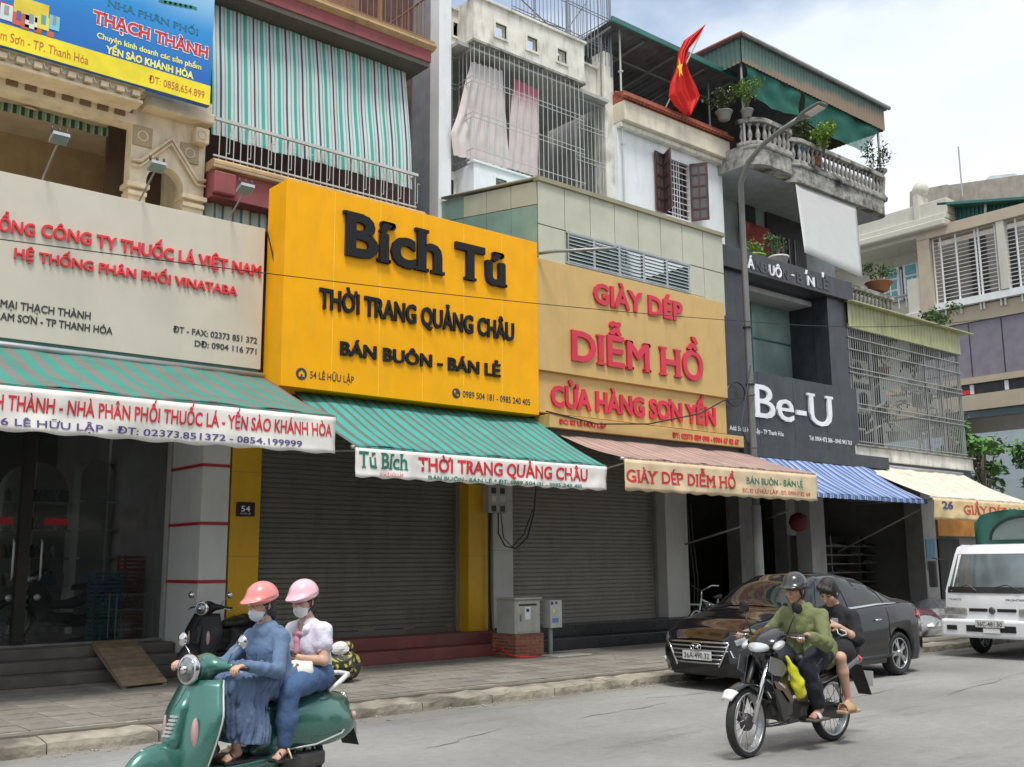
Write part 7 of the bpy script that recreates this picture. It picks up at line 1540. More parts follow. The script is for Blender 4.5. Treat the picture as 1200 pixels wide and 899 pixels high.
TOP = [(-2.17, .96), (-1.95, 1.04), (-1.5, 1.10), (-.75, 1.395), (-.2, 1.455), (.25, 1.44), (.60, 1.33), (1.08, 1.02), (1.2, .975), (1.7, .88), (2.05, .76), (2.20, .64)]
RW = [(-2.17, .50), (-1.6, .60), (-.8, .52), (.2, .53), (.7, .58), (1.1, .68), (1.7, .66), (2.1, .5), (2.20, .40)]
def car_sec(x):
    w, bl, tp, rw = interp(x, HW), interp(x, BELT), interp(x, TOP), interp(x, RW)
    zb = .20+.05*max(0, x-1.9)+.10*max(0, -1.9-x)
    for ax in AX:
        if abs(x-ax) < AR: zb = max(zb, .31+math.sqrt(AR**2-(x-ax)**2)-.0)
    P_ = [(w-.05, zb), (w-.005, max(zb+.02, .34)), (w, max(zb+.03, .52)), (w-.006, max(zb+.04, bl-.22)), (w-.025, bl-.09), (w-.06, bl-.02), (w-.085, bl)]
    gl = max(tp-bl, .02)
    P_ += [(w-.085+(rw-w+.085)*.30, bl+gl*.33), (w-.085+(rw-w+.085)*.68, bl+gl*.70), (rw, tp-.055*min(1, gl/.3)), (rw*.82, tp-.012*min(1, gl/.3)), (rw*.45, tp+.008), (0, tp+.015)]
    return P_
xs_ = sorted(set([round(XR+(XFc-XR)*i/120, 4) for i in range(121)]+[a+s*AR*k for a in AX for s in (-1, 1) for k in (1.0, .995, .97, .9)]))
rows = []
for x in xs_: p = car_sec(x); rows.append([(x, -y, z) for y, z in p]+[(x, y, z) for y, z in p[::-1][1:]])
bm2 = MB().grid(rows); bm2.add([Vector(q) for q in rows[0]], [tuple(range(len(rows[0])))]); bm2.add([Vector(q) for q in rows[-1]], [tuple(range(len(rows[-1])-1, -1, -1))])
bm2.build('body_shell', cpaint, car)
def patch(nm, mat, xa, xb, ja, jb, off=.006, sides=(1, -1), fn=None, nx=16, parent=car):
    "a panel that follows the shell between two stations and two profile points"
    for sy in sides:
        rs = []
        for i in range(nx+1):
            x = xa+(xb-xa)*i/nx; row = []
            for k in range(7):
                j = ja+(jb-ja)*k/6
                xx, jj = fn(x, j) if fn else (x, j)
                p = car_sec(xx); a = int(min(jj, len(p)-1.001)); f = jj-a; y = p[a][0]*(1-f)+p[a+1][0]*f; z = p[a][1]*(1-f)+p[a+1][1]*f
                n_ = V3(0, p[a+1][1]-p[a][1], -(p[a+1][0]-p[a][0])).normalized(); y += n_.y*off; z += n_.z*off; row.append((xx, sy*y, z))
            rs.append(row)
        MB().grid(rs).build(nm, mat, parent)
def keep(x, j, lim=None):
    return x, j
patch('side_window', cglass, -.98, -.10, 6.3, 8.9, fn=lambda x, j: (x+(.10 if x < -.5 else 0)*(j-6.3)*(-.1-x)/.9*.9, j)); patch('side_window', cglass, -.04, .70, 6.3, 8.9, fn=lambda x, j: (x-(j-6.3)*.13*(x+.04)/.74, j))
patch('quarter_window', cglass, -1.30, -1.02, 6.3, 7.8, nx=5, fn=lambda x, j: (x+(j-6.3)*.12*(-1.0-x)/.3, j))
for (xa, xb) in ((-1.34, .78),):
    for jj in (6.15,): patch('chrome_strip', chrome, xa, xb, jj, jj+.14, off=.010, nx=24)
# windscreen and rear screen: between the pillars over the top of the shell
def screen(nm, xa, xb, w):
    rs = []
    for i in range(11):
        x = xa+(xb-xa)*i/10; p = car_sec(x); tp = p[-1][1]; rw = p[9][0]; rs.append([(x, rw*w*k/8, tp+.009-(.062)*max(0, abs(k/8)-.0)**3) for k in range(-8, 9)])
    MB().grid(rs).build(nm, cglass, car)
screen('windscreen', .34, 1.10, .94); screen('rear_screen', -1.52, -.85, .94)
for x in (1.02, .06, -.98): 
    for sy in (1, -1):
        pts = [(x+(0.0), sy*(q[0]+.002), q[1]) for q in car_sec(x)[1:7]]; MB().tube(pts, .004, 4).build('door_gap', blackpl, car)
for sy in (1, -1):
    for x in (-.78, .22): MB().tube([(x, sy*.868, .80), (x+.08, sy*.895, .805), (x+.18, sy*.868, .80)], .013, 6).build('door_handle', chrome, car)
    MB().tube([(-.98, sy*.855, .30), (1.0, sy*.862, .30)], .03, 6).build('sill_trim', blackpl, car)
    mo2 = SD((.66, min(sy*.80, sy*1.10), .86), (.96, max(sy*.80, sy*1.10), 1.1), .012); mo2.ell((.80, sy*.98, .985), (.06, .10, .065)); mo2.cap((.80, sy*.84, .93), (.80, sy*.93, .95), .02, .02); mo2.build('door_mirror', cpaint, car)
for ax in AX:
    for sy in (1, -1):
        MB().lathe([(AR-.01, 0), (AR-.01, .26)], 24, (ax, sy*.84 if sy < 0 else .84, .31), Matrix.Rotation(math.pi/2*sy, 4, 'X')).build('wheel_arch', blackpl, car) if False else box('wheel_well', (ax-.34, min(sy*.35, sy*.62), .22), (ax+.34, max(sy*.35, sy*.62), .66), blackpl, car)
        wheel(car, ax, sy*.755, .31, .31, .19, .215, False, hub=.06, five=True)
box('underbody', (-2.0, -.6, .17), (2.0, .6, .3), blackpl, car)
# front face
fxp = 2.205
gp = [(-.50, .60), (.50, .60), (.43, .50), (.33, .32), (-.33, .32), (-.43, .50)]
MB().prism([(fxp-.05-.025*(y/.5)**2, y, z) for y, z in gp], (.06, 0, 0)).build('grille', blackpl, car)
for k in range(5):
    z = .35+k*.052; w = .33+.13*(z-.32)/.2 if z < .5 else .48; MB().tube([(fxp+.018-.025*(y/.5)**2, y, z) for y in np.linspace(-w, w, 11)], .010, 6).build('grille_bar', alu, car)
for sy in (1, -1): MB().tube([(fxp+.02-.025*(y/.5)**2, sy*y, z) for y, z in ((.50, .60), (.44, .50), (.34, .31))], .016, 6).build('grille_chrome', chrome, car)
MB().tube([(fxp+.02-.025*(y/.5)**2, y, .61) for y in np.linspace(-.5, .5, 13)], .012, 6).build('grille_chrome', chrome, car)
MB().tube([(fxp+.045, .085*math.cos(a), .545+.045*math.sin(a)) for a in [k*math.pi/12 for k in range(25)]], .007, 6).build('oval_emblem', chrome, car)
em = MB(); em.tube([(fxp+.045, .045, .515), (fxp+.045, .03, .578)], .007, 6); em.tube([(fxp+.045, -.03, .512), (fxp+.045, -.045, .575)], .007, 6); em.tube([(fxp+.045, .037, .54), (fxp+.045, -.037, .55)], .006, 6); em.build('slanted_emblem_letter', chrome, car, kind='stuff')
box('number_plate', (fxp+.02, -.235, .385), (fxp+.032, .235, .495), D.materials['plate_white'], car)
text(car, '36A-490.32', 0, 0, 0, 0, prn_blk, d=.002, off=.02, frame=((fxp+.034, -.205, .405), (0, 1, 0), (0, 0, 1), .41, .07)) if False else text(car, '36A-490.32', 0, 0, 0, 0, prn_blk, d=.002, off=.01, frame=((fxp+.033, -.205, .405), (0, 1, 0), (0, 0, 1), .41, .07))
for sy in (1, -1):
    patch('headlight', D.materials.get('headlight_smoke') or M('headlight_smoke', (.33, .35, .37), .08, .5, var=.5, vs=14), 1.66, 2.14, 4.15, 5.35, off=.006, sides=(sy,), fn=lambda x, j: (x, j+.5*(x-1.9))); s = SD((1.6, min(sy*.42, sy*.92), .5), (2.25, max(sy*.42, sy*.92), .85), .012); s.ell((1.93, sy*.67, .665), (.24, .055, .06), Matrix.Rotation(-sy*.75, 3, 'Z')@Matrix.Rotation(.12, 3, 'Y')); None
    s = SD((1.7, min(sy*.42, sy*.9), .25), (2.3, max(sy*.42, sy*.9), .52), .012); s.ell((2.03, sy*.60, .38), (.10, .06, .055), Matrix.Rotation(-sy*.7, 3, 'Z')); s.build('fog_lamp_recess', blackpl, car); MB().lathe([(.04, 0), (.03, .02)], 12, (2.11, sy*.64, .36), Matrix.Rotation(math.pi/2, 4, 'Y')).build('fog_lamp', lens, car)
    s = SD((-2.25, min(sy*.4, sy*.92), .68), (-1.6, max(sy*.4, sy*.92), .98), .012); s.ell((-1.96, sy*.74, .84), (.20, .05, .065), Matrix.Rotation(sy*.55, 3, 'Z')@Matrix.Rotation(.12, 3, 'Y')); s.build('tail_lamp', redlens, car)
box('lower_intake', (2.0, -.45, .21), (2.17, .45, .30), blackpl, car, bevel=.02)
for a, b in (((1.14, .55, .985), (.95, .05, 1.09)), ((1.14, -.02, .995), (.97, -.50, 1.07))): MB().tube([a, b], .008, 5).build('wiper', blackpl, car)
# ================================================================ TRUCK
tw_ = M('truck_white_paint', (.78, .80, .82), .3, var=.03, coat=.6, streak=.1, sc=(.4, .38, .33)); XT = 17.65
tk = thing('delivery_truck', 'white light truck with green tarpaulin cover driving toward the camera at the right edge', 'truck', (19.5, 8.4, 0))
q = lambda u, v, X=XT: P(u, v, X=X)
yl_, yr_ = q(1106, 720).y, q(1106, 720).y-1.72; ym = (yl_+yr_)/2
zbt, zb_top, zbelt, zwt, zrf = q(1110, 745).z, q(1108, 725).z, q(1110, 692).z, q(1125, 650).z, q(1125, 642).z
def cabsec(x, z0, z1, w0, w1, r=.10): return [(x, ym-w0+r*.0, z0), (x, ym-w0, z0+.02), (x, ym-w0, (z0+z1)/2), (x, ym-w1, z1-r), (x, ym-w1+r*.5, z1-.02), (x, ym-w1+r*1.3, z1), (x, ym+w1-r*1.3, z1), (x, ym+w1-r*.5, z1-.02), (x, ym+w1, z1-r), (x, ym+w0, (z0+z1)/2), (x, ym+w0, z0+.02), (x, ym+w0, z0)]
hw = (yl_-yr_)/2; zb0 = zb_top-.02
prof = [(XT+.0, zb0), (XT+.0, zb0+.25), (XT+.03, zbelt), (XT+.33, zwt), (XT+.42, zrf+.01), (XT+.6, zrf+.06), (XT+1.45, zrf+.06)]
cb_ = MB(); rows = []
for x, z in prof: 
    w = hw if z < zbelt+.01 else hw-.07*(z-zbelt)/(zrf-zbelt)
    rows.append([(x+.10*(abs(k)/6)**4, ym+w*k/6, z-.04*(abs(k)/6)**6*(1 if z > zwt else 0)) for k in range(-6, 7)])
cb_.grid(rows)
for sy in (1, -1): cb_.add([(p[0]+.10, ym+sy*(hw if p[1] < zbelt+.01 else hw-.07*(p[1]-zbelt)/(zrf-zbelt)), p[1]) for p in prof]+[(XT+1.45, ym+sy*hw, zb0)], [tuple(range(len(prof)+1)) if sy < 0 else tuple(range(len(prof), -1, -1))])
cb_.add([(XT+1.46, ym-hw, zb0), (XT+1.46, ym+hw, zb0), (XT+1.46, ym+hw-.07, zrf+.05), (XT+1.46, ym-hw+.07, zrf+.05)], [(0, 1, 2, 3)]); cb_.build('cab', tw_, tk)
tg = M('truck_glass', (.10, .13, .14), .06, spec=.8, var=.5, vs=1.5, coat=.5)
za, zb2 = zbelt+.0, zwt+.01; rows = []
for t in np.linspace(0, 1, 7):
    z = zbelt+.03+(zwt-zbelt-.02)*t; x = XT+.03+.30*(z-zbelt)/(zwt-zbelt)-.008; w = hw-.07*(z-zbelt)/(zrf-zbelt)-.07; rows.append([(x+.08*(abs(k)/6)**4, ym+w*k/6, z) for k in range(-6, 7)])
MB().grid(rows).build('windscreen', tg, tk)
rows = []
for t in (0, 1): z = zbelt-.035+.10*t; x = XT+.022+.30*max(0, (z-zbelt))/(zwt-zbelt)-.012; rows.append([(x+.09*(abs(k)/6)**4, ym+(hw-.05)*k/6, z) for k in range(-6, 7)])
MB().grid(rows).build('black_cowl', blackpl, tk)
for a, b in ((ym+.55, ym+.25), (ym-.05, ym-.5)): MB().tube([(XT-.01, a, zbelt+.05), (XT+.01, (a+b)/2, zbelt+.10), (XT-.0, b, zbelt-.0)], .009, 5).build('wiper', blackpl, tk)
s = SD((XT-.2, yr_-.08, zbt-.04), (XT+.4, yl_+.08, zb_top+.06), .018); s.box((XT+.07, ym, (zbt+zb_top)/2), (.18, hw+.02, (zb_top-zbt)/2+.01), None, .05); s.build('bumper', tw_, tk)
zp = (zbt+zb_top)/2
zhl = q(1118, 716).z
for sy in (1, -1):
    box('headlight', (XT-.02, min(ym+sy*(hw-.02), ym+sy*(hw-.42)), zhl-.075), (XT+.2, max(ym+sy*(hw-.02), ym+sy*(hw-.42)), zhl+.07), M('truck_lamp', (.38, .38, .36), .12, .4, var=.4, vs=8) if 'truck_lamp' not in D.materials else D.materials['truck_lamp'], tk, bevel=.02)
    box('bumper_vent', (XT-.125, min(ym+sy*(hw-.10), ym+sy*(hw-.28)), zp-.03), (XT-.1, max(ym+sy*(hw-.10), ym+sy*(hw-.28)), zp+.05), blackpl, tk, bevel=.01)
    box('grille_slot', (XT-.012, min(ym+sy*.08, ym+sy*.40), zhl-.0), (XT+.03, max(ym+sy*.08, ym+sy*.40), zhl+.055), blackpl, tk, bevel=.01)
    wheel(tk, XT+.95, ym+sy*(hw-.16), .30, .30, .18, .19, False, hub=.08)
box('lower_grille', (XT-.122, ym-.42, zp-.05), (XT-.10, ym+.42, zp+.06), blackpl, tk, bevel=.02)
MB().lathe([(.05, 0), (.06, .01), (.03, .02)], 16, (XT-.01, ym, zhl+.02), Matrix.Rotation(-math.pi/2, 4, 'Y')).build('badge', engm, tk, scale=(1, 1, 1))
box('number_plate', (XT-.15, ym-.24, zp+.03), (XT-.135, ym+.24, zp+.15), D.materials['plate_white'], tk)
fr3 = lambda y, z, x=XT-.152: (x, y, z)
text(tk, '36C-481.50', 0, 0, 0, 0, prn_blk, d=.002, off=.01, frame=((XT-.152, ym+.21, zp+.05), (0, -1, 0), (0, 0, 1), .42, .075))
box('permit_plate', (XT-.14, ym-.16, zp-.06), (XT-.13, ym+.12, zp+.015), whitew, tk)
zt3 = q(1120, 702).z
text(tk, 'THACO', 0, 0, 0, 0, engm, d=.004, off=.03, frame=((XT-.004, ym+hw-.12, zt3-.02), (0, -1, 0), (0, 0, 1), .22, .035)); text(tk, 'FRONTIER', 0, 0, 0, 0, engm, d=.004, off=.03, frame=((XT-.004, ym-.24, zt3-.02), (0, -1, 0), (0, 0, 1), .32, .035))
box('chassis', (XT+.2, ym-.45, .35), (XT+5, ym+.45, .55), blackpl, tk); box('cargo_bed', (XT+1.55, yr_-.04, .62), (XT+4.9, yl_+.04, .95), tw_, tk)
for sy in (1, -1): wheel(tk, XT+3.9, ym+sy*(hw-.16), .30, .30, .2, .19, False, hub=.08)
ztp = P(1155, 601, X=XT+1.55).z; rows = []
for i in range(25):
    x = XT+1.55+3.3*i/24; ridge = .05*math.cos(i*math.pi/3); rows.append([(x+.03*math.sin(k*2+i)+(-.02 if i == 0 else 0), ym+(hw+.05)*math.copysign(min(1, abs(k)/5*1.12), k) if abs(k) < 5 else ym+math.copysign(hw+.07, k), (ztp+ridge*.3-.22*(abs(k)/5)**5 if abs(k) < 6 else .9)+.05*noise.noise(Vector((x*2.4, k*.8, 3)))+.02*abs(math.sin(k*1.9+i*.7))) for k in range(-7, 8)])
tp_ = M('green_tarpaulin', (.03, .13, .10), .55, var=.15, streak=.2, sc=(.10, .16, .14), bump=.8, bs=5)
tm = MB().grid(rows); tm.build('tarpaulin', tp_, tk)
fr2_ = [[(XT+1.54+.012*math.sin(k*3), p[1], p[2]-(p[2]-.9)*t) for k, p in enumerate(rows[0])] for t in np.linspace(0, 1, 6)]; MB().grid(fr2_).build('tarpaulin_front', tp_, tk)
MB().tube([(XT+1.50, ym+hw*.75*math.cos(a), ztp-.5+.42*math.sin(a)) for a in [math.pi*k/12 for k in range(13)]], .02, 6).build('front_hoop', blackpl, tk)
MB().prism([(XT+1.51, ym+hw*.72*math.cos(a), ztp-.5+.38*math.sin(a)) for a in [math.pi*k/12 for k in range(13)]], (.01, 0, 0)).build('clear_window', M('dull_tarp_window', (.16, .2, .2), .4), tk)
for sy in (1, -1): MB().tube([(XT+.2, ym+sy*hw, zwt-.1), (XT+.02, ym+sy*(hw+.14), zwt-.05)], .012, 6).build('mirror_arm', blackpl, tk); box('mirror', (XT-.02, min(ym+sy*(hw+.08), ym+sy*(hw+.22)), zbelt+.05), (XT+.05, max(ym+sy*(hw+.08), ym+sy*(hw+.22)), zwt-.1), blackpl, tk, bevel=.02)
# ================================================================ PEOPLE
skinA = M('skin_light', (.60, .36, .26), .5, var=.07, vs=10); skinB = M('skin_tan', (.48, .26, .17), .5, var=.10, vs=12)
hair = M('black_hair', (.018, .014, .013), .45, bump=.4, bs=120); eyem = M('eye_dark', (.02, .015, .012), .2); lipm = M('lip', (.42, .14, .12), .5); maskm = M('mask_white', (.78, .80, .82), .7, bump=.2, bs=20)
def head_frame(f, tilt=0):
    f = V3(*f).normalized(); l = V3(0, 0, 1).cross(f).normalized(); l = Matrix.Rotation(tilt, 3, f)@l; u = f.cross(l).normalized(); return f, l, u, Matrix((f, l, u)).transposed()
def hand(s, w, d, nrm, side, curl=.9, sc=1.0):
    "palm and five fingers; nrm = back of the hand; fingers close away from it"
    d = V3(*d).normalized(); nrm = V3(*nrm); nrm = (nrm-d*nrm.dot(d)).normalized(); a = d.cross(nrm).normalized(); w = V3(*w)
    pc = w+d*.045*sc; s.cap(w, w+d*.02*sc, .022*sc, .024*sc, .012)
    for k in (-1, 0, 1): s.cap(w+d*.02*sc+a*k*.012*sc, w+d*.082*sc+a*k*.022*sc, .013*sc, .0115*sc, .010)
    for i, (o, L_) in enumerate(((-.031, .062), (-.011, .074), (.010, .078), (.030, .070))):
        p = w+d*.085*sc+a*o*sc; dd = d.copy(); ang = 0
        for j, f in enumerate((.45, .32, .25)):
            ang += curl*(.7, 1, .8)[j]; dd = d*math.cos(ang)-nrm*math.sin(ang); q = p+dd*L_*f*sc; s.cap(p, q, (.0092-.0009*j)*sc, (.0086-.0009*j)*sc, .003); p = q
    th = w+d*.025*sc+a*side*.026*sc; t2 = th+(d*.5+a*side*.65-nrm*.35).normalized()*.034*sc; t3 = t2+(d*.8+a*side*.1-nrm*.6).normalized()*.028*sc; s.cap(th, t2, .0125*sc, .0108*sc, .006); s.cap(t2, t3, .0104*sc, .0085*sc, .004)
def body(root, J, skin, h=.0072, hs=1.0, barefoot=True):
    pts = [V3(*J[k]) for k in ('head', 'pel', 'elL', 'elR', 'wrL', 'wrR', 'knL', 'knR', 'anL', 'anR', 'toL', 'toR')]
    lo = [min(p[i] for p in pts)-.17 for i in range(3)]; hi = [max(p[i] for p in pts)+.17 for i in range(3)]; s = SD(lo, hi, h)
    hc = V3(*J['head']); f, l, u, Rm = head_frame(J['f'], J.get('tilt', 0)); nb = V3(*J['neck']); g = J.get('girth', 1)
    s.cap(nb, hc-u*.05*hs-f*.015, .050, .046, .02)
    s.ell(hc+u*.022-f*.008, (.094*hs, .074*hs, .104*hs), Rm, .02); s.ell(hc-u*.048+f*.030, (.058*hs, .053*hs, .062*hs), Rm, .03); s.ell(hc-u*.098+f*.066, (.017, .020, .014), Rm, .02)
    for sy in (1, -1):
        s.ell(hc+f*.058+l*sy*.036-u*.020, (.026, .022, .026), Rm, .02); s.ell(hc-f*.004+l*sy*.077*hs-u*.008, (.018, .008, .030), Rm, .006); s.ell(hc+f*.096+l*sy*.031+u*.010, (.013, .016, .008), Rm, .006, True)
        s.cap(hc+f*.084+l*sy*.012+u*.030, hc+f*.074+l*sy*.046+u*.027, .009, .007, .01)
    s.cap(hc+f*.090+u*.018, hc+f*.110-u*.020, .008, .0125, .010); s.cap(hc+f*.100-u*.026-l*.010, hc+f*.100-u*.026+l*.010, .008, .008, .006)
    s.cap(hc+f*.086-u*.054-l*.018, hc+f*.086-u*.054+l*.018, .0072, .0072, .005); s.cap(hc+f*.084-u*.066-l*.012, hc+f*.084-u*.066+l*.012, .0072, .0072, .005)
    pel, wa, ch = V3(*J['pel']), V3(*J['waist']), V3(*J['chest'])
    for c, w in ((pel, .135), (wa, .115), (ch, .135)):
        for o in (-1, 1): s.ell(c+V3(0, o*.045*g, 0), (w*.80*g, w*.78*g, .12), None, .05)
    s.cap(nb, ch, .055, .10, .05)
    for S_, sg in (('L', 1), ('R', -1)):
        sh, el, wr, hp, kn, an, to = [V3(*J[k+S_]) for k in ('sh', 'el', 'wr', 'hp', 'kn', 'an', 'to')]; s.cap(nb-V3(0, 0, .02), sh, .045, .052, .04)
        s.cap(sh, el, .050*g, .038*g, .03); s.cap(el, el.lerp(wr, .35), .037*g, .038*g, .02); s.cap(el.lerp(wr, .35), wr, .038*g, .025*g, .02); hd_ = J.get('hand'+S_, (1, 0, 0)); hand(s, wr, hd_, J.get('back'+S_, (.2, 0, 1)), -sg if False else J.get('th'+S_, sg), J.get('curl', .85), .95)
        s.cap(hp, hp.lerp(kn, .5), .085*g, .073*g, .03); s.cap(hp.lerp(kn, .5), kn, .073*g, .055*g, .03); s.cap(kn, kn.lerp(an, .35), .052*g, .054*g, .02); s.cap(kn.lerp(an, .35), an, .054*g, .032*g, .02)
        d = (to-an); d.z = 0; d.normalize(); ft = V3(to.x, to.y, to.z); s.cap(an-V3(0, 0, .03)-d*.02, ft-d*.05, .032, .026, .02)
        sd_ = d.cross(V3(0, 0, 1)).normalized()
        for k, (o, r) in enumerate(((.024, .0125), (.008, .009), (-.006, .009), (-.019, .0085), (-.031, .008))): s.cap(ft-d*.055+sd_*o*.9*sg*-1+V3(0, 0, -.004), ft-d*(.008*k)+sd_*o*1.1*sg*-1+V3(0, 0, -.012), r+.003, r, .008)
    b = s.build('body', skin, root)
    for sy in (1, -1):
        e = hc+f*.0815+l*sy*.031+u*.0085; MB().lathe([(.001, -.006), (.008, -.004), (.010, 0), (.008, .004), (.001, .006)], 10).build('eye', eyem, b, loc=e, rot=Rm.to_euler(), scale=(.7, 1.15, .8))
        MB().tube([hc+f*.093+l*sy*.014+u*.034, hc+f*.090+l*sy*.032+u*.040, hc+f*.078+l*sy*.048+u*.034], .0032, 5).build('eyebrow', hair, b)
    MB().tube([hc+f*.089-u*.059-l*.020, hc+f*.0955-u*.059, hc+f*.089-u*.059+l*.020], .0042, 5).build('lips', lipm, b)
    return hc, f, l, u, Rm, s
def helmet(root, J, mat, strap=True, brim=.085, up=0, q=1.0):
    hc = V3(*J['head']); f, l, u, Rm = head_frame(J['f'], J.get('tilt', 0)); c = hc+u*(.064+up)-f*.016
    s = SD(hc-V3(.30, .30, .22), hc+V3(.30, .30, .26), .0075); s.ell(c, (.134*q, .112*q, .112*q), Rm, .01); s.half(c-u*.030, -u+f*-.22)
    s.ell(c+f*.090-u*.022, (brim+.030, .092, .016), Rm@Matrix.Rotation(.10, 3, 'Y'), .045); s.ell(hc-u*.012, (.098, .083, .118), Rm, .01, True)
    o = s.build('helmet', mat, root)
    MB().tube([c+u*-.032+(f*math.cos(a)*.134+l*math.sin(a)*.114)+u*(-.03*math.cos(a)*-1*.9) for a in [2*math.pi*k/24 for k in range(6, 19)]], .005, 5).build('helmet_edge', blackpl, o)
    if strap:
        MB().tube([hc+l*sy*.082+u*.03-f*.0 if True else 0 for sy in (1,)]+[hc+l*.078-u*.05+f*.02, hc+l*.03-u*.112+f*.045, hc-l*.03-u*.112+f*.045, hc-l*.078-u*.05+f*.02, hc-l*.082+u*.03], .006, 5).build('chin_strap', blackpl, o)
    return o
def hairdo(root, J, tail=None, full=False, vol=1.0):
    hc = V3(*J['head']); f, l, u, Rm = head_frame(J['f'], J.get('tilt', 0)); s = SD(hc-V3(.30, .2, .36), hc+V3(.2, .2, .2), .0075)
    s.ell(hc+u*.026-f*.020, (.100*vol, .083*vol, .108*vol), Rm, .02); s.ell(hc-u*.03-f*.045, (.060, .070, .08), Rm, .03)
    if not full: s.ell(hc-u*.025+f*.085, (.075, .070, .085), Rm, .01, True)
    else: s.ell(hc-u*.045+f*.085, (.070, .064, .080), Rm, .01, True); s.cap(hc+u*.085+f*.05-l*.05, hc+u*.07+f*.075+l*.05, .03, .026, .02)
    if tail: s.path([hc-f*.09-u*.0, hc-f*.115-u*.08, V3(*tail)], [.035, .036, .014], .03)
    s.fold(.004, [(160, 40, 20, 0), (60, 190, 10, 2), (30, 50, 60, 1)]); return s.build('hair', hair, root)
def mask(root, J):
    hc = V3(*J['head']); f, l, u, Rm = head_frame(J['f'], J.get('tilt', 0)); s = SD(hc-V3(.18, .18, .2), hc+V3(.18, .18, .12), .006)
    s.ell(hc-u*.060+f*.034, (.074, .061, .060), Rm, .01); s.cap(hc+f*.097-u*.018, hc+f*.108-u*.045, .010, .016, .03); s.half(hc+f*.012-u*.03, -f-u*.1+f*0); s.half(hc-u*.012+f*.08, u-f*.16); o = s.build('face_mask', maskm, root)
    for sy in (1, -1): MB().tube([hc+l*sy*.060+f*.045-u*.02, hc+l*sy*.078+f*.0+u*.005, hc+l*sy*.082-f*.012-u*.01, hc+l*sy*.064+f*.03-u*.065], .0022, 4).build('ear_loop', maskm, o)
def garment(root, name, mat, parts, h=.0085, fold=.004, waves=None, cuts=(), opens=()):
    P0 = [V3(*p) for pr_ in parts for p in pr_[0]]; lo = [min(p[i] for p in P0)-.19 for i in range(3)]; hi = [max(p[i] for p in P0)+.19 for i in range(3)]; s = SD(lo, hi, h)
    for pts, rs, k in parts: s.path([V3(*p) for p in pts], rs, k)
    s.fold(fold*.7, waves or [(38, 20, 30, 0), (-25, 45, 60, 1.3), (60, -30, 22, 2.1), (20, 85, -40, .4)]); s.fold(fold*.8, [(22, 12, 34, .5), (-18, 24, 27, 2), (30, -26, 10, 1)] if not waves else waves[:2], True)
    for c, r in opens: s.ell(c, r, None, .005, True)
    for p, n_ in cuts: s.half(p, n_)
    return s.build(name, mat, root)
def torso_parts(J, rs, sleeve, k=.05, cuff=1.0):
    nb, ch, wa, pe = [V3(*J[q]) for q in ('neck', 'chest', 'waist', 'pel')]; P_ = []
    for o in (-1, 1):
        d = V3(0, o*.05, 0); P_.append(([nb-V3(0, 0, .035)+d*.5, ch+d, wa+d, pe+d-V3(0, 0, .02)], [rs[0], rs[1], rs[2], rs[3]], k))
    for S_ in 'LR':
        sh, el, wr = [V3(*J[q+S_]) for q in ('sh', 'el', 'wr')]; P_.append(([nb-V3(0, 0, .04), sh], [.06, sleeve[0]], .04))
        P_.append(([sh, el], [sleeve[0], sleeve[1]], .03))
        if cuff: P_.append(([el, el.lerp(wr, cuff)], [sleeve[1], sleeve[2]], .02))
    return P_
def rider(label, veh, J, group=None):
    x, y, rz, sc = veh; return turned('person', label, 'person', x, y, rz, scale=sc)
VS = (SX, SY, math.pi+SR, SS); VM = (8.61, 5.69, math.pi, 1)
# --- scooter driver
J1 = dict(head=(.455, 0, 1.405), f=(1, .06, -.10), neck=(.40, 0, 1.235), chest=(.375, 0, 1.07), waist=(.335, 0, .92), pel=(.30, 0, .845), shL=(.385, .165, 1.165), shR=(.385, -.165, 1.165), elL=(.52, .27, .935), elR=(.56, -.26, .96), wrL=(.855, .305, 1.005), wrR=(.865, -.31, 1.01), handL=(1, .05, -.02), handR=(1, -.05, .0), backL=(.1, 0, 1), backR=(.1, 0, 1), thL=1, thR=-1,
    hpL=(.33, .09, .85), hpR=(.33, -.09, .85), knL=(.80, .15, .80), knR=(.80, -.13, .80), anL=(.76, .13, .42), anR=(.76, -.11, .42), toL=(.90, .16, .37), toR=(.90, -.12, .37), curl=.8, girth=.95)
p1 = rider('woman in a denim blue hooded jacket and long skirt, salmon pink helmet and white mask, steering the green scooter', VS, J1); p1['label'] = 'woman in blue jacket and long skirt with salmon helmet and mask steering the green scooter'
body(p1, J1, skinA); hairdo(p1, J1, (.33, .02, 1.18)); helmet(p1, J1, M('salmon_helmet', (.80, .27, .25), .35, coat=.5, var=.03)); mask(p1, J1)
denb = M('denim_blue_fabric', (.13, .20, .33), .85, var=.12, bump=.35, bs=30)
jk_ = garment(p1, 'jacket', denb, torso_parts(J1, [.082, .114, .116, .135], [.055, .050, .038])+[([(.39, -.06, 1.245), (.41, .0, 1.255), (.39, .06, 1.245)], [.035, .03, .035], .03), ([(.375, -.085, 1.235), (.315, -.05, 1.20), (.295, 0, 1.185), (.315, .05, 1.20), (.375, .085, 1.235)], [.024, .042, .05, .042, .024], .02), ([(.30, .07, .80), (.46, .10, .86)], [.13, .09], .05), ([(.30, -.07, .80), (.46, -.10, .86)], [.13, .09], .05)], fold=.0065)
MB().tube([(.505+.0, .015, 1.0), (.498, .018, 1.08), (.490, .015, 1.15), (.47, .01, 1.215)], .004, 5).build('zip', M('zip_dark', (.06, .09, .15), .5), jk_)
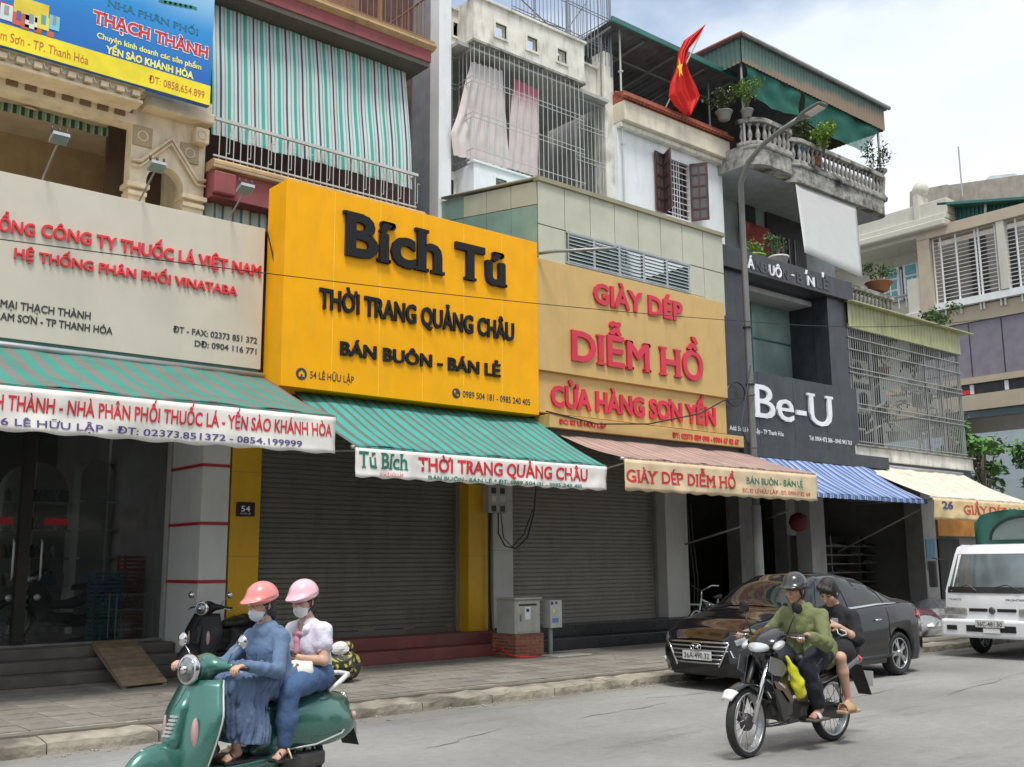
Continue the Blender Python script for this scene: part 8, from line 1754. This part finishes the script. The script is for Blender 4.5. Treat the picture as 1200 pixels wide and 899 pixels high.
garment(p1, 'skirt', M('denim_blue_skirt', (.105, .155, .26), .9, var=.14, bump=.35, bs=30), [([(.28, .07, .83), (.55, .12, .86), (.79, .15, .835)], [.135, .115, .088], .08), ([(.28, -.07, .83), (.55, -.10, .86), (.79, -.13, .835)], [.135, .115, .088], .08), ([(.79, .15, .83), (.775, .16, .62), (.73, .16, .40), (.71, .16, .30)], [.088, .10, .12, .13], .07), ([(.79, -.13, .83), (.775, -.12, .62), (.73, -.10, .40)], [.088, .095, .11], .07), ([(.62, .12, .74), (.62, .14, .50), (.60, .12, .38)], [.08, .10, .11], .08)], fold=.020, waves=[(62, 10, 8, 0), (14, 70, 8, 1), (46, -38, 5, 2.2), (30, 34, 12, .5)], cuts=(((0, 0, .345), (.15, 0, -1)),))
for S_, sg in (('L', 1), ('R', -1)): 
    t_ = V3(*J1['to'+S_]); MB().prism([t_+V3(-.24, -.04, -.045), t_+V3(.02, -.045, -.035), t_+V3(.02, .045, -.035), t_+V3(-.24, .04, -.045)], (0, 0, .018)).build('sandal', blackpl, p1, bevel=.006); MB().tube([t_+V3(-.07, -.045, -.03), t_+V3(-.065, 0, .025), t_+V3(-.07, .045, -.03)], .009, 6).build('sandal_strap', blackpl, p1)
# --- scooter passenger
J2 = dict(head=(.015, 0, 1.415), f=(.95, .22, -.12), tilt=.05, neck=(-.035, 0, 1.25), chest=(-.06, 0, 1.085), waist=(-.08, 0, .94), pel=(-.10, 0, .86), shL=(-.05, .155, 1.18), shR=(-.05, -.155, 1.18), elL=(-.01, .215, .965), elR=(.0, -.21, .96), wrL=(.155, .13, 1.0), wrR=(.15, -.03, 1.0), handL=(.45, -.85, .15), handR=(.6, .75, .2), backL=(.75, .5, .3), backR=(.8, -.3, .4), thL=-1, thR=1,
    hpL=(-.08, .09, .86), hpR=(-.08, -.09, .86), knL=(.37, .235, .77), knR=(.37, -.235, .77), anL=(.40, .235, .40), anR=(.40, -.235, .40), toL=(.53, .275, .34), toR=(.53, -.275, .34), curl=.5, girth=.9)
p2 = rider('girl in lavender-white blouse and blue jeans with pale pink helmet and mask riding pillion', VS, J2); p2['label'] = 'girl in pale lavender blouse and blue jeans with pale pink helmet and mask riding pillion'
body(p2, J2, skinA); hairdo(p2, J2, (-.08, .02, 1.25)); helmet(p2, J2, M('pale_pink_helmet', (.82, .50, .58), .35, coat=.5, var=.03)); mask(p2, J2)
blm = M('lavender_white_cotton', (.68, .66, .78), .9, var=.05, bump=.3, bs=40)
bl_ = garment(p2, 'blouse', blm, torso_parts(J2, [.078, .118, .115, .125], [.068, .066, .05], cuff=0)[:2]+[([(-.04, s_*.02, 1.21), (-.05, s_*.155, 1.185), (-.035, s_*.185, 1.10)], [.06, .066, .068], .04) for s_ in (1, -1)], fold=.005, opens=[((.035, 0, 1.235), (.05, .035, .06))])
clr = M('collar_white', (.80, .79, .86), .9)
for sy in (1, -1):
    s = SD((-.12, min(0, sy*.2), 1.08), (.16, max(0, sy*.2), 1.32), .0065); s.path([(-.06, sy*.075, 1.262), (.0, sy*.078, 1.245), (.045, sy*.070, 1.205), (.062, sy*.045, 1.165)], [.014, .022, .026, .012], .02); s.build('collar', clr, bl_); MB().tube([(-.05+.072*math.cos(a), sy*(.19+.02*math.sin(a)), 1.045+.062*math.sin(a)*.3) for a in [k*math.pi/8 for k in range(17)]], .008, 6).build('sleeve_frill', blm, bl_)
s = SD((.0, -.08, 1.0), (.16, .08, 1.24), .006); s.path([(.065, 0, 1.19), (.085, .01, 1.12), (.09, .02, 1.04)], [.012, .02, .028], .02); s.path([(.07, -.03, 1.17), (.075, .03, 1.17)], [.02, .02], .01); s.build('pink_bow', M('dusty_pink_bow', (.52, .24, .32), .8), bl_)
jean = M('blue_jeans', (.06, .12, .25), .85, var=.2, bump=.3, bs=40)
garment(p2, 'jeans', jean, [([(-.10, s_*.05, .84), (-.08, s_*.09, .85), (.14, s_*.17, .83), (.37, s_*.235, .78)], [.125, .11, .095, .078], .05) for s_ in (1, -1)]+[([(.37, s_*.235, .78), (.385, s_*.238, .58), (.40, s_*.236, .42)], [.078, .075, .052], .03) for s_ in (1, -1)], fold=.004)
for S_, sg in (('L', 1), ('R', -1)):
    t_ = V3(*J2['to'+S_]); MB().prism([t_+V3(-.23, -.04, -.042), t_+V3(.02, -.045, -.038), t_+V3(.02, .045, -.038), t_+V3(-.23, .04, -.042)], (0, 0, .018)).build('sandal', blackpl, p2, bevel=.006)
    for xx in (-.05, -.13): MB().tube([t_+V3(xx, -.042, -.025), t_+V3(xx, 0, .022+(-xx-.05)*.3), t_+V3(xx, .042, -.025)], .008, 6).build('sandal_strap', blackpl if xx > -.1 else valb, p2)
hb = turned('handbag', 'soft white handbag with brown strap held on the pillion girl\'s lap', 'handbag', SX, SY, math.pi+SR, scale=SS)
s = SD((.0, -.16, .74), (.42, .3, 1.02), .008); s.path([(.16, .20, .90), (.20, .10, .88), (.20, -.06, .88)], [.055, .085, .07], .04); s.path([(.12, .19, .95), (.22, .0, .955)], [.03, .03], .03); s.fold(.006, [(60, 30, 40, 0), (20, 80, 30, 1)]); s.build('bag_body', M('cream_bag', (.74, .71, .66), .6, var=.05), hb)
MB().tube([(.20, -.08, .92), (.10, -.10, 1.0), (.03, -.10, 1.12), (-.02, -.08, 1.22)], .010, 6).build('strap', M('brown_strap', (.20, .10, .07), .6), hb); MB().tube([(.25, .06, .80), (.26, .12, .86), (.22, .17, .96)], .012, 6).build('strap', M('brown_strap2', (.20, .10, .07), .6), hb)
ph = turned('phone', 'phone in the pillion girl\'s hands above the white handbag', 'phone', SX, SY, math.pi+SR, scale=SS); MB().box((-.035, -.07, -.004), (.035, .07, .004)).build('phone_body', M('phone_grey', (.35, .36, .38), .2), ph, loc=(.22, .05, 1.035), rot=(.2, -.5, .2), bevel=.003)
# --- motorcycle rider
J3 = dict(head=(.455, 0, 1.355), f=(1, .10, -.10), neck=(.385, 0, 1.20), chest=(.33, 0, 1.04), waist=(.25, 0, .89), pel=(.19, 0, .82), shL=(.35, .185, 1.125), shR=(.37, -.185, 1.125), elL=(.49, .315, .90), elR=(.54, -.31, .90), wrL=(.755, .315, .985), wrR=(.765, -.32, .985), handL=(1, .02, .02), handR=(1, -.02, .02), backL=(.0, 0, 1), backR=(.0, 0, 1), thL=1, thR=-1,
    hpL=(.22, .095, .81), hpR=(.22, -.095, .81), knL=(.60, .20, .70), knR=(.60, -.20, .70), anL=(.475, .20, .36), anR=(.475, -.20, .36), toL=(.63, .225, .295), toR=(.63, -.225, .295), curl=.85, girth=1.0)
p3 = rider('man in green shirt', VM, J3); p3['label'] = 'smiling man in olive green shirt and dark helmet riding the black motorcycle'
body(p3, J3, skinB); hairdo(p3, J3); hm3 = helmet(p3, J3, M('black_helmet', (.04, .04, .042), .2, coat=.4), brim=.055, q=.94)
hc3 = V3(*J3['head']); f3, l3, u3, R3 = head_frame(J3['f']); c3 = hc3+u3*.05-f3*.008
for o_ in (.0,): MB().grid([[c3+f3*.129*math.sin(a)*math.cos(b)+l3*.109*math.sin(a)*math.sin(b)+u3*.109*math.cos(a) for a in [.1, .35, .6, .85, 1.1]] for b in (2.3, 2.6, 2.9)]).build('silver_stripe', silv, hm3); MB().grid([[c3+f3*.129*math.sin(a)*math.cos(b)+l3*.109*math.sin(a)*math.sin(b)+u3*.109*math.cos(a) for a in [.2, .4, .6, .9, 1.2]] for b in (1.2, 1.45, 1.7)]).build('silver_stripe', silv, hm3)
olv = M('olive_green_shirt', (.175, .195, .085), .9, var=.12, bump=.35, bs=30)
sh_ = garment(p3, 'shirt', olv, torso_parts(J3, [.085, .135, .14, .155], [.066, .060, .048], cuff=.80)+[([(.33, s_*.055, 1.215), (.41, s_*.05, 1.185), (.44, s_*.035, 1.14)], [.03, .028, .015], .02) for s_ in (1, -1)]+[([(.20, s_*.08, .80), (.34, s_*.12, .80)], [.14, .10], .05) for s_ in (1, -1)], fold=.0085, opens=[((.475, 0, 1.20), (.06, .028, .075))])
MB().tube([(.487, .0, 1.10), (.475, .01, 1.0), (.43, .02, .90), (.40, .03, .82)], .006, 5).build('button_placket', M('olive_dark', (.13, .16, .06), .9), sh_)
for sy in (1, -1): MB().box((-.006, -.05, -.045), (.006, .05, .045)).build('chest_pocket', olv, sh_, loc=(.448, sy*.095, 1.055), rot=(0, .1, sy*.35), bevel=.004)
s = SD((.3, -.06, 1.05), (.52, .06, 1.24), .006); s.path([(.42, 0, 1.19), (.462, 0, 1.11)], [.03, .016], .02); s.build('undershirt', M('grey_white_vest', (.55, .57, .58), .9), sh_)
garment(p3, 'trousers', M('dark_navy_trousers', (.018, .02, .032), .85, var=.2), [([(.16, s_*.06, .80), (.22, s_*.095, .80), (.42, s_*.16, .76), (.61, s_*.205, .70)], [.12, .11, .10, .078], .05) for s_ in (1, -1)]+[([(.61, s_*.205, .70), (.55, s_*.205, .54), (.49, s_*.20, .40)], [.078, .075, .064], .03) for s_ in (1, -1)], fold=.006)
MB().tube([(.28, .215, .79), (.46, .262, .78), (.60, .285, .72), (.58, .285, .62), (.52, .272, .46)], .004, 5).build('trouser_piping', silv, p3)
sndl = M('grey_white_strap', (.62, .60, .56), .6)
for S_ in 'LR':
    t_ = V3(*J3['to'+S_]); MB().prism([t_+V3(-.22, -.043, -.045), t_+V3(.02, -.05, -.045), t_+V3(.02, .05, -.045), t_+V3(-.22, .043, -.045)], (0, 0, .022)).build('sandal', M('sandal_sole', (.12, .10, .08), .8) if 'sandal_sole' not in D.materials else D.materials['sandal_sole'], p3, bevel=.008)
    MB().grid([[t_+V3(x, .048*math.cos(a), -.025+.05*math.sin(a)) for a in [math.pi*k/8 for k in range(9)]] for x in (-.095, -.05)]).build('sandal_strap', sndl, p3, thick=.008)
# --- motorcycle passenger
J4 = dict(head=(-.055, .02, 1.325), f=(.80, .12, -.52), tilt=.0, neck=(-.155, 0, 1.185), chest=(-.20, 0, 1.02), waist=(-.21, 0, .90), pel=(-.20, 0, .845), shL=(-.185, .165, 1.105), shR=(-.185, -.165, 1.105), elL=(-.13, .245, .905), elR=(-.12, -.24, .90), wrL=(.015, .16, 1.02), wrR=(.01, -.10, 1.01), handL=(.6, -.7, .35), handR=(.6, .7, .3), backL=(.4, .7, .2), backR=(.4, -.7, .2), thL=-1, thR=1,
    hpL=(-.17, .09, .83), hpR=(-.17, -.09, .83), knL=(.155, .235, .76), knR=(.155, -.235, .76), anL=(.04, .215, .40), anR=(.04, -.215, .40), toL=(.175, .245, .325), toR=(.175, -.245, .325), curl=.7, girth=.92)
p4 = rider('youth', VM, J4); p4['label'] = 'dark-haired youth in black t-shirt and shorts looking down at the back of the motorcycle'
body(p4, J4, skinA, hs=.98); hairdo(p4, J4, full=True, vol=1.06)
blt = M('black_tshirt', (.016, .018, .022), .9, var=.2, bump=.3, bs=30)
ts = garment(p4, 't_shirt', blt, torso_parts(J4, [.078, .118, .122, .13], [.062, .062, .06], cuff=0), fold=.007)
MB().box((-.003, -.03, -.022), (.003, .03, .022)).build('shirt_print', M('print_pale', (.5, .55, .58), .7), ts, loc=(-.065, .06, 1.07), rot=(0, .15, .3))
garment(p4, 'shorts', M('black_shorts', (.018, .018, .024), .9), [([(-.20, s_*.06, .83), (-.17, s_*.09, .83), (.03, s_*.175, .80), (.07, s_*.19, .79)], [.125, .115, .10, .098], .05) for s_ in (1, -1)], fold=.005)
tanm = M('tan_foam_slide', (.50, .34, .19), .7)
for S_ in 'LR':
    t_ = V3(*J4['to'+S_]); MB().prism([t_+V3(-.22, -.045, -.05), t_+V3(.03, -.055, -.05), t_+V3(.03, .055, -.05), t_+V3(-.22, .045, -.05)], (0, 0, .03)).build('slide_sole', tanm, p4, bevel=.01)
    MB().grid([[t_+V3(x, .054*math.cos(a), -.03+.07*math.sin(a)) for a in [math.pi*k/8 for k in range(9)]] for x in (-.13, -.06, -.0)]).build('slide_strap', tanm, p4, thick=.012)
ch_ = turned('charging_cable', 'loop of white cable hanging from the youth\'s hands', 'cable', 8.61, 5.69, math.pi); MB().tube([(.06, .16, 1.0), (.08, .18, .965), (.05, .20, .945), (.0, .215, .955), (.0, .21, .98), (.04, .18, 1.0)], .005, 6).build('cord', whitew, ch_)
ph2 = turned('phone', 'dark phone in the hands of the youth on the motorcycle', 'phone', 8.61, 5.69, math.pi); MB().box((-.035, -.07, -.004), (.035, .07, .004)).build('phone_body', M('phone_black', (.02, .02, .02), .15), ph2, loc=(.09, .04, 1.06), rot=(.1, -.9, .1))
# ================================================================ THE OTHER SIDE OF THE STREET (behind the photographer, seen in glass and paint)
opp = [(-26, 6, 8.2, (.45, .42, .34), 'buff'), (-19.8, 5, 6.4, (.30, .36, .30), 'green'), (-14.6, 5.4, 9, (.55, .52, .48), 'white'), (-9, 5, 7.2, (.50, .36, .22), 'ochre'), (-3.8, 5.2, 8.4, (.36, .38, .42), 'grey'), (1.6, 5, 6.6, (.55, .50, .40), 'cream'), (6.8, 5.4, 8.8, (.30, .29, .28), 'slate'), (12.4, 5, 7, (.50, .52, .54), 'pale grey'), (17.6, 5, 8.2, (.42, .40, .28), 'olive'), (22.8, 5.2, 7.4, (.5, .42, .36), 'tan')]
oside = MB().box((-30, -8.0, -.02), (30, -2.6, .15)).build('pavement', gapm, kind='structure')
for i, (x0, w, h, c, nm) in enumerate(opp):
    t = thing('shophouse', '%s shophouse standing across the street behind the camera' % nm, 'shophouse', (x0+w/2, -8, .15)); wm_ = M('opposite_wall_%d' % i, c, .8, streak=.4)
    box('wall', (x0, -14, .15), (x0+w, -7.0, h), wm_, t); box('roof_slab', (x0-.05, -14, h), (x0+w+.05, -6.6, h+.18), mould, t); box('shutter', (x0+.5, -6.99, .3), (x0+w-.5, -6.9, 3.0), (shut, shut2, blkp)[i % 3], t); box('balcony', (x0+.1, -6.98, 3.7), (x0+w-.1, -6.1, 3.95), wm_, t)
    for k in range(2):
        a = x0+.6+k*(w/2-.1); box('window', (a, -6.99, 4.5), (a+1.5, -6.94, 6.0), glassg, t)
    for k in range(int(w/.3)): bar('rail_bar', (x0+.2+k*.3, -6.15, 3.95), (x0+.2+k*.3, -6.15, 4.8), .015, steel, t)
    bar('rail', (x0+.1, -6.15, 4.8), (x0+w-.1, -6.15, 4.8), .02, steel, t)
    MB().prism([(x0+.2, -6.95, 3.6), (x0+.2, -4.6, 2.9), (x0+.2, -4.6, 2.6), (x0+.2, -6.95, 3.5)], (w-.4, 0, 0)).build('canopy', (m1, m4, m5, m3)[i % 4], t)
# fine cracks and patches in the road
ck = M('crack_dark', (.15, .145, .13), .9); rdk = random.Random(11)
for i, (x, y, L_, ang) in enumerate(((7.9, 8.3, 1.6, .1), (9.6, 8.9, 1.2, -.15), (5.6, 7.9, 1.3, .3), (10.8, 7.2, 1.8, .05), (12.5, 6.6, 2.2, .12), (11.0, 4.6, 1.5, -.2), (15.5, 6.0, 2.0, .08))):
    pts = []; yy = 0
    for k in range(15): yy += rdk.gauss(0, .018); pts.append((x+L_*k/14*math.cos(ang)-yy*math.sin(ang), y+L_*k/14*math.sin(ang)+yy*math.cos(ang)))
    m = MB(); m.grid([[(px, py-w_*(.003+.007*math.sin(k*.5)**2), .004) for k, (px, py) in enumerate(pts)] for w_ in (-1, 1)]); m.build('crack', ck, D.objects['road'])
